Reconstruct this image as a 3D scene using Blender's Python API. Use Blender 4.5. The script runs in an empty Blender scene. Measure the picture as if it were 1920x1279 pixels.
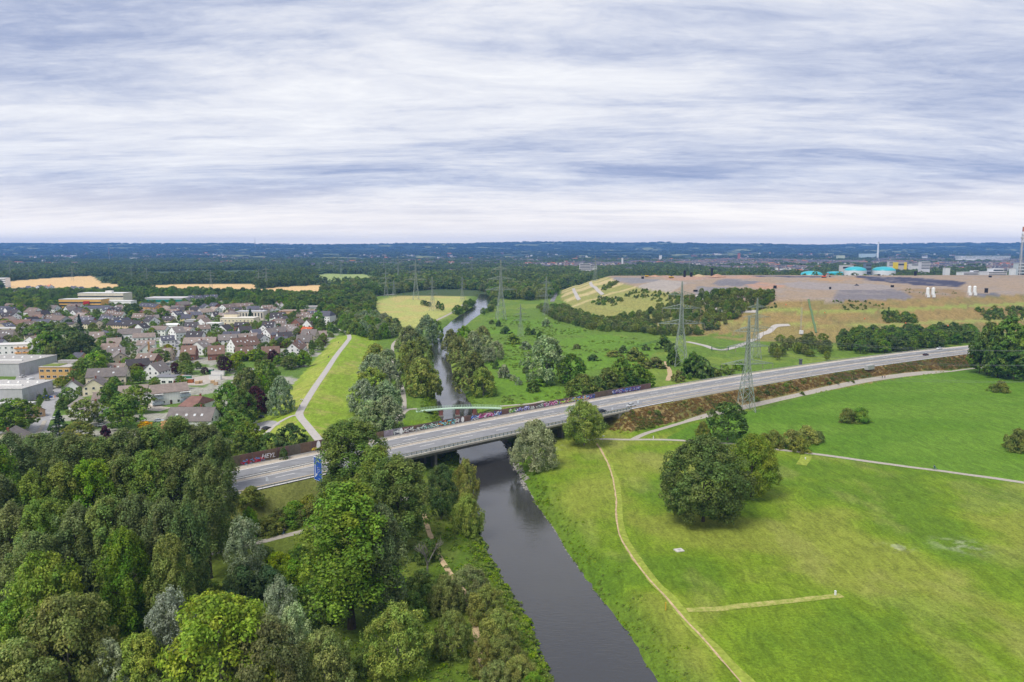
import bpy, bmesh, math, random
import numpy as np
from mathutils import Vector, Matrix

# ---------------------------------------------------------------- camera, sky, sun, exposure
scene = bpy.context.scene
COL = scene.collection
FOC, CAM_H, HORIZON = 1400.0, 80.0, 468.0          # photo pixels (1920 wide), metres, photo row of the level horizon
PITCH = math.atan((639.5 - HORIZON) / FOC)
cam_data = bpy.data.cameras.new('camera')
cam_data.sensor_width = 36.0
cam_data.lens = 36.0 * FOC / 1920.0
cam_data.clip_start = 1.0
cam_data.clip_end = 60000.0
cam = bpy.data.objects.new('camera', cam_data)
COL.objects.link(cam)
cam.location = (0, 0, CAM_H)
cam.rotation_euler = (math.pi / 2 - PITCH, 0, 0)
scene.camera = cam
scene.view_settings.view_transform = 'Standard'
scene.view_settings.look = 'None'
scene.view_settings.gamma = 1.0
scene.view_settings.exposure = 0.28
scene.cycles.max_bounces = 5
scene.cycles.diffuse_bounces = 3
scene.cycles.glossy_bounces = 2
scene.cycles.transmission_bounces = 3
scene.cycles.transparent_max_bounces = 4
scene.cycles.volume_bounces = 0
scene.cycles.caustics_reflective = False
scene.cycles.caustics_refractive = False
scene.cycles.use_denoising = True

SUN_EL, SUN_AZ = math.radians(54), math.radians(-138)   # azimuth from +Y towards +X
sun_data = bpy.data.lights.new('sun', 'SUN')
sun_data.energy = 3.0
sun_data.angle = math.radians(26)
sun_data.color = (1.0, 0.96, 0.88)
sun = bpy.data.objects.new('sun', sun_data)
COL.objects.link(sun)
sdir = Vector((math.sin(SUN_AZ) * math.cos(SUN_EL), math.cos(SUN_AZ) * math.cos(SUN_EL), math.sin(SUN_EL)))
sun.rotation_euler = sdir.to_track_quat('Z', 'Y').to_euler()
sun.location = (-200, -100, 400)


class NT:
    """small helper round a node tree"""
    def __init__(self, tree):
        self.t = tree
        tree.nodes.clear()

    def n(self, typ, **kw):
        nd = self.t.nodes.new(typ)
        for k, v in kw.items():
            setattr(nd, k, v)
        return nd

    def l(self, a, b):
        self.t.links.new(a, b)

    def val(self, sock, v):
        if hasattr(v, 'is_linked') or hasattr(v, 'links'):
            self.l(v, sock)
        else:
            sock.default_value = v

    def math(self, op, a, b=None, c=None, clamp=False):
        nd = self.n('ShaderNodeMath', operation=op, use_clamp=clamp)
        self.val(nd.inputs[0], a)
        if b is not None:
            self.val(nd.inputs[1], b)
        if c is not None:
            self.val(nd.inputs[2], c)
        return nd.outputs[0]

    def mix(self, f, a, b, mode='MIX'):
        nd = self.n('ShaderNodeMix', data_type='RGBA', blend_type=mode)
        self.val(nd.inputs[0], f)
        self.val(nd.inputs[6], a)
        self.val(nd.inputs[7], b)
        return nd.outputs[2]

    def noise(self, vec, scale, detail=3, rough=0.5, distort=0.0):
        nd = self.n('ShaderNodeTexNoise')
        self.val(nd.inputs['Vector'], vec)
        nd.inputs['Scale'].default_value = scale
        nd.inputs['Detail'].default_value = detail
        nd.inputs['Roughness'].default_value = rough
        nd.inputs['Distortion'].default_value = distort
        return nd.outputs['Fac']

    def ramp(self, f, stops):
        nd = self.n('ShaderNodeValToRGB')
        e = nd.color_ramp.elements
        while len(e) < len(stops):
            e.new(0.5)
        for el, (p, c) in zip(e, stops):
            el.position = p
            el.color = c if len(c) == 4 else (*c, 1)
        self.val(nd.inputs[0], f)
        return nd.outputs[0]

    def maprange(self, v, a, b, c, d):
        nd = self.n('ShaderNodeMapRange')
        self.val(nd.inputs[0], v)
        for i, q in enumerate((a, b, c, d)):
            nd.inputs[i + 1].default_value = q
        return nd.outputs[0]

    def mapping(self, vec, scale=(1, 1, 1), rot=(0, 0, 0), loc=(0, 0, 0)):
        nd = self.n('ShaderNodeMapping')
        self.val(nd.inputs[0], vec)
        nd.inputs['Scale'].default_value = scale
        nd.inputs['Rotation'].default_value = rot
        nd.inputs['Location'].default_value = loc
        return nd.outputs[0]


world = bpy.data.worlds.new('World')
scene.world = world
world.use_nodes = True
w = NT(world.node_tree)
sky = w.n('ShaderNodeTexSky', sky_type='NISHITA')
sky.sun_disc = False
sky.sun_elevation = SUN_EL
sky.sun_rotation = SUN_AZ
tc = w.n('ShaderNodeTexCoord')
sep = w.n('ShaderNodeSeparateXYZ')
w.l(tc.outputs['Generated'], sep.inputs[0])
up = w.math('MAXIMUM', sep.outputs[2], 0.0)
den = w.math('ADD', up, 0.11)
comb = w.n('ShaderNodeCombineXYZ')
w.l(w.math('DIVIDE', sep.outputs[0], den), comb.inputs[0])
w.l(w.math('DIVIDE', sep.outputs[1], den), comb.inputs[1])
plane = comb.outputs[0]
wl_ = w.n('ShaderNodeTexNoise')
w.l(w.mapping(plane, scale=(0.35, 0.7, 1)), wl_.inputs['Vector'])
wl_.inputs['Scale'].default_value = 0.9
wl_.inputs['Detail'].default_value = 3
wv_ = w.n('ShaderNodeVectorMath', operation='MULTIPLY_ADD')
w.l(wl_.outputs['Color'], wv_.inputs[0])
wv_.inputs[1].default_value = (1.3, 0.75, 0)
w.l(plane, wv_.inputs[2])
warp = wv_.outputs[0]
big = w.noise(w.mapping(warp, scale=(0.30, 0.62, 1), rot=(0, 0, math.radians(-9)), loc=(3.1, 1.9, 0)), 1.0, 3, 0.5, 0.2)
mid = w.noise(w.mapping(warp, scale=(0.45, 1.5, 1), rot=(0, 0, math.radians(-8)), loc=(7.3, 0.4, 2)), 1.5, 6, 0.58, 0.3)
fine = w.noise(w.mapping(warp, scale=(1.0, 2.6, 1), rot=(0, 0, math.radians(-15)), loc=(1.3, 5.4, 4)), 2.6, 8, 0.66, 0.3)
wisp = w.noise(w.mapping(warp, scale=(1.0, 1.6, 1), rot=(0, 0, math.radians(10)), loc=(4.3, 2.4, 9)), 6.5, 6, 0.7, 0.4)
cl = w.math('ADD', w.math('ADD', w.math('MULTIPLY', big, 0.42), w.math('MULTIPLY', mid, 0.30)), w.math('ADD', w.math('MULTIPLY', fine, 0.19), w.math('MULTIPLY', wisp, 0.09)))
CLOUD_RAMP = [(0.37, (0.255, 0.31, 0.485)), (0.435, (0.36, 0.41, 0.56)), (0.49, (0.53, 0.565, 0.67)), (0.54, (0.68, 0.695, 0.75)), (0.61, (0.81, 0.815, 0.83))]
ccol = w.ramp(cl, CLOUD_RAMP)
low = w.maprange(up, 0.0, 0.085, 1.0, 0.0)
ccol = w.mix(w.math('MULTIPLY', low, 0.85), ccol, (1.45, 1.28, 1.02, 1))
bg1 = w.n('ShaderNodeBackground')
w.l(sky.outputs[0], bg1.inputs[0])
bg1.inputs[1].default_value = 0.09
bg2 = w.n('ShaderNodeBackground')
w.l(ccol, bg2.inputs[0])
bg2.inputs[1].default_value = 1.0
mixs = w.n('ShaderNodeMixShader')
w.l(w.maprange(cl, 0.30, 0.42, 0.86, 1.0), mixs.inputs[0])
w.l(bg1.outputs[0], mixs.inputs[1])
w.l(bg2.outputs[0], mixs.inputs[2])
wo = w.n('ShaderNodeOutputWorld')
w.l(mixs.outputs[0], wo.inputs[0])

# ---------------------------------------------------------------- helpers
rng = np.random.default_rng(11)
random.seed(5)
_cp, _sp = math.cos(PITCH), math.sin(PITCH)


def ray(x, y):
    dx, dy = (x - 960.0) / FOC, (639.5 - y) / FOC
    return np.array([dx, _cp + dy * _sp, -_sp + dy * _cp])


def P(x, y, z=0.0):
    """point of the horizontal plane z that the photograph shows at pixel x, y"""
    d = ray(x, y)
    return np.array([0, 0, CAM_H]) + d * ((z - CAM_H) / d[2])


def smooth(a, b, x):
    t = np.clip((x - a) / (b - a), 0, 1)
    return t * t * (3 - 2 * t)


def _hash(i, j, s):
    v = np.sin(i * 127.1 + j * 311.7 + s * 74.7) * 43758.5453
    return v - np.floor(v)


def vnoise(x, y, s=0):
    xi, yi = np.floor(x), np.floor(y)
    fx, fy = x - xi, y - yi
    fx, fy = fx * fx * (3 - 2 * fx), fy * fy * (3 - 2 * fy)
    a, b = _hash(xi, yi, s), _hash(xi + 1, yi, s)
    c, d = _hash(xi, yi + 1, s), _hash(xi + 1, yi + 1, s)
    return (a * (1 - fx) + b * fx) * (1 - fy) + (c * (1 - fx) + d * fx) * fy


def fbm(x, y, s=0, o=4):
    t, a, n = 0, 0.5, 0
    for k in range(o):
        t = t + a * vnoise(x, y, s + k)
        n += a
        x, y, a = x * 2.03, y * 2.03, a * 0.5
    return t / n


def inpoly(X, Y, poly):
    X, Y = np.asarray(X, float), np.asarray(Y, float)
    r = np.zeros(X.shape, bool)
    n = len(poly)
    for i in range(n):
        x1, y1 = poly[i][:2]
        x2, y2 = poly[(i + 1) % n][:2]
        if y1 == y2:
            continue
        c = ((y1 > Y) != (y2 > Y)) & (X < (x2 - x1) * (Y - y1) / (y2 - y1) + x1)
        r ^= c
    return r


def segdist(X, Y, pts, closed=False):
    """distance to a polyline and the running length of the nearest point"""
    best = np.full(np.shape(X), 1e9)
    along = np.zeros(np.shape(X))
    acc = 0.0
    n = len(pts)
    for i in range(n if closed else n - 1):
        x1, y1 = pts[i][:2]
        x2, y2 = pts[(i + 1) % n][:2]
        L2 = (x2 - x1) ** 2 + (y2 - y1) ** 2
        L = math.sqrt(L2) + 1e-9
        t = np.clip(((X - x1) * (x2 - x1) + (Y - y1) * (y2 - y1)) / (L2 + 1e-9), 0, 1)
        d = np.hypot(X - (x1 + t * (x2 - x1)), Y - (y1 + t * (y2 - y1)))
        m = d < best
        best = np.where(m, d, best)
        along = np.where(m, acc + t * L, along)
        acc += L
    return best, along


def polysd(X, Y, poly):
    d, _ = segdist(X, Y, poly, True)
    return np.where(inpoly(X, Y, poly), -d, d)


def wpoly(px, z=0.0):
    return [tuple(P(x, y, z)[:2]) for x, y in px]


# river banks as X of Y, motorway as Y of X (half width 13.6 m, deck 7 m above the meadow)
WATER_Z = -2.5
_R = [P(*q, WATER_Z) for q in [(1225, 1279), (1190, 1215), (1130, 1130), (1075, 1060), (1040, 1000), (1000, 940), (965, 880), (945, 835), (884, 762), (866, 735), (846, 700), (838, 650), (836, 640), (884, 600), (919, 575), (921, 555)]]
_L = [P(*q, WATER_Z) for q in [(1040, 1279), (990, 1160), (930, 1060), (900, 1000), (884, 930), (862, 860), (818, 770), (818, 700), (806, 640), (850, 600), (888, 575), (897, 557)]]
_RY = np.array([20] + [p[1] for p in _R] + [1420]); _RX = np.array([58] + [p[0] for p in _R] + [-42])
_LY = np.array([20] + [p[1] for p in _L] + [1420]); _LX = np.array([38] + [p[0] for p in _L] + [-58])


def river_x(Y):
    wob = 1.0 * (vnoise(Y / 9.0, Y * 0 + 3.3, 5) - 0.5)
    return np.interp(Y, _LY, _LX) + wob, np.interp(Y, _RY, _RX) + wob


ROAD_Z, ROAD_HW = 7.0, 13.6


def road_y(X):
    return -4.66e-4 * X * X + 0.8576 * X + 309.4


def road_s(X):
    return -9.32e-4 * X + 0.8576


def road_frame(X):
    s = road_s(X)
    c = 1 / math.sqrt(1 + s * s)
    return np.array([X, road_y(X), ROAD_Z]), np.array([c, s * c, 0]), np.array([-s * c, c, 0])


def road_pt(X, off, z=ROAD_Z):
    c, t, n = road_frame(X)
    q = c + n * off
    return np.array([q[0], q[1], z])


GAP0, GAP1 = -64.0, 42.0        # the bridge spans this stretch of X
DIKE = [tuple(P(x, y, 4)[:2]) for x, y in [(601, 838), (580, 805), (560, 778), (590, 727), (625, 680), (648, 648), (658, 628)]]
LANDFILL = [(184, 1440), (172, 1200), (176, 985), (204, 838), (261, 761), (330, 752), (430, 790), (600, 872), (1100, 1010), (1300, 1500), (700, 1470), (420, 1480)]
LF_H = 30.0


def hgt(X, Y):
    X, Y = np.asarray(X, float), np.asarray(Y, float)
    h = (fbm(X / 45, Y / 45, 3, 3) - 0.5) * 1.3
    # dike
    d, al = segdist(X, Y, DIKE)
    h = np.maximum(h, 4.0 - np.maximum(d - 3.0, 0) * 0.28)
    # river
    xl, xr = river_x(Y)
    dr = np.maximum(xl - X, X - xr)
    on = Y < 1400
    ch = np.where(dr < 0, np.maximum(-2.75 + dr * 0.5, -4.5), -2.75 + dr * 0.42 + 0.5 * (vnoise(X / 3, Y / 3, 9) - 0.5) * np.clip(dr, 0, 1))
    h = np.where(on, np.minimum(h, ch), h)
    # motorway embankment
    s = road_s(X)
    c = 1 / np.sqrt(1 + s * s)
    o = (Y - road_y(X)) * c
    xf = X + o * s * c
    e = 6.75 - np.maximum(np.abs(o) - ROAD_HW - 0.6, 0) / 1.75
    inside = np.minimum(xf - GAP0, GAP1 - xf)
    e = np.where(inside > 0, np.minimum(e, 6.6 - inside / c / 1.3), e)
    e = np.where(np.abs(X) < 700, e, -50)
    h = np.where(e > h, e, h)
    # landfill
    m = (Y > 550) & (Y < 1700) & (X > -50)
    if np.any(m):
        sd = polysd(X[m], Y[m], LANDFILL) if X.ndim else polysd(X, Y, LANDFILL)
        sd = sd + (fbm(X[m] / 60, Y[m] / 60, 8, 2) - 0.5) * 8 if X.ndim else sd
        prof = np.interp(sd, [-200, -8, 0, 26, 33, 60, 67, 92, 100], [LF_H + 2.5, LF_H + 0.4, LF_H - 0.6, 21.5, 21, 11, 10.5, 0.8, -5])
        if X.ndim:
            lump = np.where(sd < -10, (fbm(X[m] / 35, Y[m] / 35, 4, 3) - 0.5) * 5.0 * smooth(-10, -90, sd), 0)
            hm = h[m]
            h[m] = np.maximum(hm, prof + lump)
        else:
            h = np.maximum(h, prof)
    # far hills
    k = smooth(5200, 13000, Y)
    ridge = 40 + 75 * fbm(X / 1900, Y / 1500, 2, 4) + 75 * smooth(9500, 13500, Y) * (0.65 + 0.7 * fbm(X / 2600 + 5, Y / 9000, 7, 3))
    h = h + np.where(Y > 5200, k * ridge * 1.15 + smooth(5200, 7500, Y) * 14 * (fbm(X / 260, Y / 260, 6, 3) - 0.5), 0)
    return h


def H1(x, y):
    return float(hgt(np.array([x]), np.array([y]))[0])


def G(x, y):
    """first point of the terrain along the pixel's line of sight"""
    d = ray(x, y)
    d = d / d[1]
    t = np.concatenate([np.arange(60, 800, 0.7), np.arange(800, 3000, 4.0), np.arange(3000, 14000, 20.0)])
    pz = CAM_H + d[2] * t
    hz = hgt(d[0] * t, t)
    k = np.argmax(pz < hz)
    if not (pz < hz).any():
        k = len(t) - 1
    return np.array([d[0] * t[k], t[k], hz[k]])


MATS = {}


def new_mat(name):
    m = bpy.data.materials.new(name)
    m.use_nodes = True
    MATS[name] = m
    return m, NT(m.node_tree)


def finish(nt, color, rough=0.8, spec=0.25, bump=None, bstr=0.3, bdist=0.1, metal=0.0):
    b = nt.n('ShaderNodeBsdfPrincipled')
    nt.val(b.inputs['Base Color'], color)
    nt.val(b.inputs['Roughness'], rough)
    b.inputs['Specular IOR Level'].default_value = spec
    b.inputs['Metallic'].default_value = metal
    if bump is not None:
        bp = nt.n('ShaderNodeBump')
        bp.inputs['Strength'].default_value = bstr
        bp.inputs['Distance'].default_value = bdist
        nt.l(bump, bp.inputs['Height'])
        nt.l(bp.outputs[0], b.inputs['Normal'])
    o = nt.n('ShaderNodeOutputMaterial')
    nt.l(b.outputs[0], o.inputs[0])
    return b


def worldpos(nt):
    return nt.n('ShaderNodeNewGeometry').outputs['Position']


def objcol(nt):
    return nt.n('ShaderNodeObjectInfo').outputs['Color']


def plain(name, col, rough=0.7, spec=0.3, var=0.25, scale=0.6, metal=0.0, bstr=0.0):
    m, nt = new_mat(name)
    n = nt.noise(worldpos(nt), scale, 4, 0.6)
    c = nt.mix(nt.maprange(n, 0.3, 0.7, 0, 1), tuple(q * (1 - var) for q in col) + (1,), tuple(min(1, q * (1 + var)) for q in col) + (1,))
    finish(nt, c, rough, spec, n if bstr else None, bstr, 0.05, metal)
    return m


def oc_mat(name, rough=0.8, var=0.18, scale=0.5, spec=0.25, bscale=None, bstr=0.4, streak=False, metal=0.0):
    """material that takes its base colour from the object's own colour"""
    m, nt = new_mat(name)
    pos = worldpos(nt)
    n = nt.noise(pos, scale, 5, 0.6)
    f = nt.maprange(n, 0.3, 0.7, 1 - var, 1 + var)
    if streak:
        n2 = nt.noise(nt.mapping(pos, scale=(1, 1, 0.12)), 1.7, 3, 0.6)
        f = nt.math('MULTIPLY', f, nt.maprange(n2, 0.35, 0.7, 1.0, 0.86))
    sc = nt.n('ShaderNodeVectorMath', operation='SCALE')
    nt.l(objcol(nt), sc.inputs[0])
    nt.l(f, sc.inputs['Scale'])
    bump = None
    if bscale:
        bump = nt.noise(pos, bscale, 2, 0.5)
    finish(nt, sc.outputs[0], rough, spec, bump, bstr, 0.08, metal)
    return m


def set_mesh(me, V, Fc, smooth_shade=False):
    """Fc: list of index arrays, each (n, k)"""
    V = np.asarray(V, np.float32)
    me.vertices.add(len(V))
    me.vertices.foreach_set('co', V.ravel())
    li = np.concatenate([f.ravel() for f in Fc]).astype(np.int32)
    st, tot = [], []
    off = 0
    for f in Fc:
        n, k = f.shape
        st.append(off + np.arange(n) * k)
        tot.append(np.full(n, k))
        off += n * k
    st = np.concatenate(st).astype(np.int32)
    me.loops.add(len(li))
    me.loops.foreach_set('vertex_index', li)
    me.polygons.add(len(st))
    me.polygons.foreach_set('loop_start', st)
    if smooth_shade:
        me.polygons.foreach_set('use_smooth', np.ones(len(st), bool))
    me.update(calc_edges=True)


def link(name, me, mat=None, parent=None, color=None, loc=None):
    if mat is not None and len(me.materials) == 0:
        me.materials.append(mat)
    o = bpy.data.objects.new(name, me)
    COL.objects.link(o)
    if parent is not None:
        o.parent = parent
    if color is not None:
        o.color = (*color[:3], 1)
    if loc is not None:
        o.location = loc
    return o


def tag(o, label=None, cat=None, group=None, kind=None):
    if label:
        o['label'] = label
    if cat:
        o['category'] = cat
    if group:
        o['group'] = group
    if kind:
        o['kind'] = kind
    return o


def empty(name, loc=(0, 0, 0), rz=0.0, label=None, cat=None, group=None):
    e = bpy.data.objects.new(name, None)
    COL.objects.link(e)
    e.location = loc
    e.rotation_euler = (0, 0, rz)
    e.empty_display_size = 0.5
    return tag(e, label, cat, group)


def kids(o):
    return KIDS.get(o.name, [])


KIDS = {}


class MB:
    """collects polygons and links them as one mesh"""
    def __init__(self):
        self.v, self.f, self.mi = [], [], []

    def add(self, vs, fs, mi=0):
        b = len(self.v)
        self.v += [tuple(map(float, q)) for q in vs]
        self.f += [tuple(b + i for i in f) for f in fs]
        self.mi += [mi] * len(fs)
        return self

    def box(self, c, s, mi=0, rz=0.0, taper=1.0):
        x, y, z = s[0] / 2, s[1] / 2, s[2] / 2
        vs = []
        ca, sa = math.cos(rz), math.sin(rz)
        for k, t in ((-1, 1.0), (1, taper)):
            for (i, j) in ((-1, -1), (1, -1), (1, 1), (-1, 1)):
                px, py = i * x * t, j * y * t
                vs.append((c[0] + px * ca - py * sa, c[1] + px * sa + py * ca, c[2] + k * z))
        return self.add(vs, [(3, 2, 1, 0), (4, 5, 6, 7), (0, 1, 5, 4), (1, 2, 6, 5), (2, 3, 7, 6), (3, 0, 4, 7)], mi)

    def tube(self, a, b, r1, r2=None, n=6, mi=0, cap=True):
        a, b = Vector(a), Vector(b)
        r2 = r1 if r2 is None else r2
        d = (b - a)
        if d.length < 1e-6:
            return self
        d.normalize()
        u = d.orthogonal().normalized()
        v = d.cross(u)
        vs = []
        for c, r in ((a, r1), (b, r2)):
            for k in range(n):
                t = 2 * math.pi * k / n
                vs.append(c + u * (r * math.cos(t)) + v * (r * math.sin(t)))
        fs = [(k, (k + 1) % n, n + (k + 1) % n, n + k) for k in range(n)]
        if cap:
            fs += [tuple(range(n - 1, -1, -1)), tuple(range(n, 2 * n))]
        return self.add(vs, fs, mi)

    def prism(self, poly, z0, z1, mi=0):
        n = len(poly)
        vs = [(x, y, z0) for x, y in poly] + [(x, y, z1) for x, y in poly]
        fs = [(i, (i + 1) % n, n + (i + 1) % n, n + i) for i in range(n)]
        fs += [tuple(range(n - 1, -1, -1)), tuple(range(n, 2 * n))]
        return self.add(vs, fs, mi)

    def mesh(self, name, mats=(), smooth_shade=False):
        me = bpy.data.meshes.new(name)
        me.from_pydata(self.v, [], self.f)
        for m in mats:
            me.materials.append(m)
        if len(mats) > 1:
            me.polygons.foreach_set('material_index', self.mi)
        if smooth_shade:
            me.polygons.foreach_set('use_smooth', [True] * len(self.f))
        me.update()
        return me

    def build(self, name, mat, parent=None, color=None, smooth_shade=False):
        mats = mat if isinstance(mat, (list, tuple)) else [mat]
        return link(name, self.mesh(name, mats, smooth_shade), None, parent, color)


def strip(pts, width, lift=0.0, flat=None, step=1.5, wob=0.0, cross=(-0.5, 0.0, 0.5), cross_z=None, seed=0):
    """ribbon draped over the terrain (or at fixed heights when pts carry z and flat is set)"""
    pts = [np.asarray(p, float) for p in pts]
    dens = []
    # Catmull-Rom through the points
    n = len(pts)
    for i in range(n - 1):
        p0, p1, p2, p3 = pts[max(i - 1, 0)], pts[i], pts[i + 1], pts[min(i + 2, n - 1)]
        k = max(2, int(np.linalg.norm((p2 - p1)[:2]) / step))
        for t in np.linspace(0, 1, k, endpoint=False):
            dens.append(0.5 * ((2 * p1) + (-p0 + p2) * t + (2 * p0 - 5 * p1 + 4 * p2 - p3) * t * t + (-p0 + 3 * p1 - 3 * p2 + p3) * t ** 3))
    dens.append(pts[-1])
    D = np.array(dens)
    T = np.gradient(D[:, :2], axis=0)
    T /= np.linalg.norm(T, axis=1)[:, None] + 1e-9
    Nn = np.stack([-T[:, 1], T[:, 0]], 1)
    wv = np.full(len(D), width) if np.isscalar(width) else np.interp(np.linspace(0, 1, len(D)), np.linspace(0, 1, len(width)), width)
    s = np.arange(len(D)) * step
    rows = []
    for j, c in enumerate(cross):
        w_ = wv * c
        if wob and c != 0:
            w_ = w_ + np.sign(c) * wob * (fbm(s / 4.0, s * 0 + j * 7.7 + seed, 3, 2) - 0.5) * 2
        xy = D[:, :2] + Nn * w_[:, None]
        z = hgt(xy[:, 0], xy[:, 1]) + lift if flat is None else (D[:, 2] if D.shape[1] > 2 else np.full(len(D), flat)) + lift
        if cross_z is not None:
            z = z + cross_z[j]
        rows.append(np.column_stack([xy, z]))
    k = len(cross)
    V = np.stack(rows, 1).reshape(-1, 3)
    i = np.arange(len(D) - 1)
    Fs = []
    for j in range(k - 1):
        Fs.append(np.column_stack([i * k + j + 1, i * k + j, (i + 1) * k + j, (i + 1) * k + j + 1]))
    return V, np.concatenate(Fs), D


def strip_obj(name, pts, width, mat, parent=None, **kw):
    V, Fq, D = strip(pts, width, **kw)
    me = bpy.data.meshes.new(name)
    set_mesh(me, V, [Fq])
    return link(name, me, mat, parent)

# ---------------------------------------------------------------- ground
def ground_rows():
    ys = [30.0, 50, 70, 85, 100]
    d = 112.0
    while d < 16000:
        ys.append(d)
        d += min(max(d * d * 1.9 / (FOC * CAM_H), 0.45), 110.0 if d > 5000 else 60.0)
    return np.array(ys)


GY = ground_rows()
GT = np.linspace(-0.98, 0.98, 620)
GXX = GT[None, :] * (GY[:, None] + 50)
GYY = np.repeat(GY[:, None], len(GT), 1)
GZZ = hgt(GXX.ravel(), GYY.ravel()).reshape(GXX.shape)

VILLAGE = wpoly([(-420, 640), (-60, 556), (140, 548), (330, 555), (560, 568), (640, 590), (640, 622), (622, 640), (585, 680), (520, 760), (470, 800), (440, 830), (-420, 860)])
FIELD_RIGHT = wpoly([(1240, 828), (1300, 795), (1440, 763), (1640, 715), (1835, 692), (2300, 640), (2600, 990), (1920, 906), (1700, 876), (1600, 864), (1450, 842), (1330, 828)])
GOLF = wpoly([(700, 566), (745, 552), (830, 545), (870, 550), (880, 566), (845, 590), (800, 612), (760, 628), (745, 612), (700, 585)])
GREEN_MID = wpoly([(905, 606), (960, 590), (1030, 600), (1120, 625), (1235, 640), (1235, 655), (1190, 690), (1110, 740), (950, 760), (880, 735), (900, 690), (930, 650)])
WHEAT = [wpoly([(0, 531), (21, 527), (60, 524), (100, 521), (172, 517), (190, 530), (225, 534), (225, 541), (150, 541), (0, 541)]),
         wpoly([(262, 535), (350, 533), (480, 532), (480, 543), (300, 543)]),
         wpoly([(470, 544), (520, 539), (585, 535), (640, 537), (688, 541), (700, 549), (600, 551), (470, 549)])]
GREENFIELD = [wpoly([(-20, 493), (110, 491), (112, 495), (-20, 496)]), wpoly([(425, 479), (520, 476), (560, 478), (540, 481), (430, 482)]), wpoly([(580, 517), (612, 513), (690, 515), (705, 523), (690, 528), (600, 527)]),
              wpoly([(800, 521), (860, 519), (862, 524), (800, 525)])]
SLOPE_PATCH = [  # (pixel polygon, colour) on the landfill, by line of sight
]


def lf_poly(px, z=LF_H + 1.0):
    return [tuple(P(x, y, z)[:2]) for x, y in px]


LF_TOP = [
    (lf_poly([(1180, 519), (1640, 516), (1930, 522), (1930, 560), (1560, 562), (1440, 562), (1300, 556), (1200, 546)]), (0.29, 0.222, 0.155)),
    (lf_poly([(1150, 519), (1235, 523), (1250, 527), (1190, 531), (1150, 524)]), (0.20, 0.19, 0.19)),
    (lf_poly([(1185, 538), (1240, 524), (1290, 530), (1260, 545), (1215, 546)]), (0.33, 0.29, 0.25)),
    (lf_poly([(1330, 534), (1360, 524), (1425, 530), (1420, 541)]), (0.165, 0.155, 0.165)),
    (lf_poly([(1300, 548), (1310, 536), (1378, 541), (1365, 552), (1320, 556)]), (0.20, 0.19, 0.19)),
    (lf_poly([(1560, 562), (1575, 541), (1640, 540), (1690, 544), (1712, 557), (1640, 561)]), (0.17, 0.155, 0.16)),
    (lf_poly([(1440, 534), (1500, 531), (1620, 533), (1690, 541), (1600, 544), (1500, 543)]), (0.27, 0.235, 0.215)),
    (lf_poly([(1604, 517), (1640, 518), (1740, 524), (1812, 533), (1790, 539), (1700, 534), (1610, 526)]), (0.055, 0.055, 0.085)),
    (lf_poly([(1395, 518.6), (1560, 518.3), (1560, 521), (1395, 520.6)]), (0.07, 0.07, 0.10)),
    (lf_poly([(1240, 518), (1400, 517), (1430, 522), (1340, 526), (1250, 524)]), (0.36, 0.23, 0.16)),
    (lf_poly([(1395, 537), (1425, 531), (1470, 536), (1468, 541), (1420, 543)]), (0.36, 0.22, 0.15)),
    (lf_poly([(1545, 522), (1610, 521), (1625, 526), (1570, 530), (1520, 527)]), (0.35, 0.22, 0.11)),
    (lf_poly([(1690, 544), (1720, 541), (1810, 543), (1812, 555), (1720, 558)]), (0.24, 0.17, 0.09)),
    (lf_poly([(1830, 549), (1930, 549), (1930, 553), (1830, 551)]), (0.13, 0.13, 0.14)),
    (lf_poly([(1360, 549), (1370, 546), (1362, 550)]), (0.28, 0.27, 0.09)),
]


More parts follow.
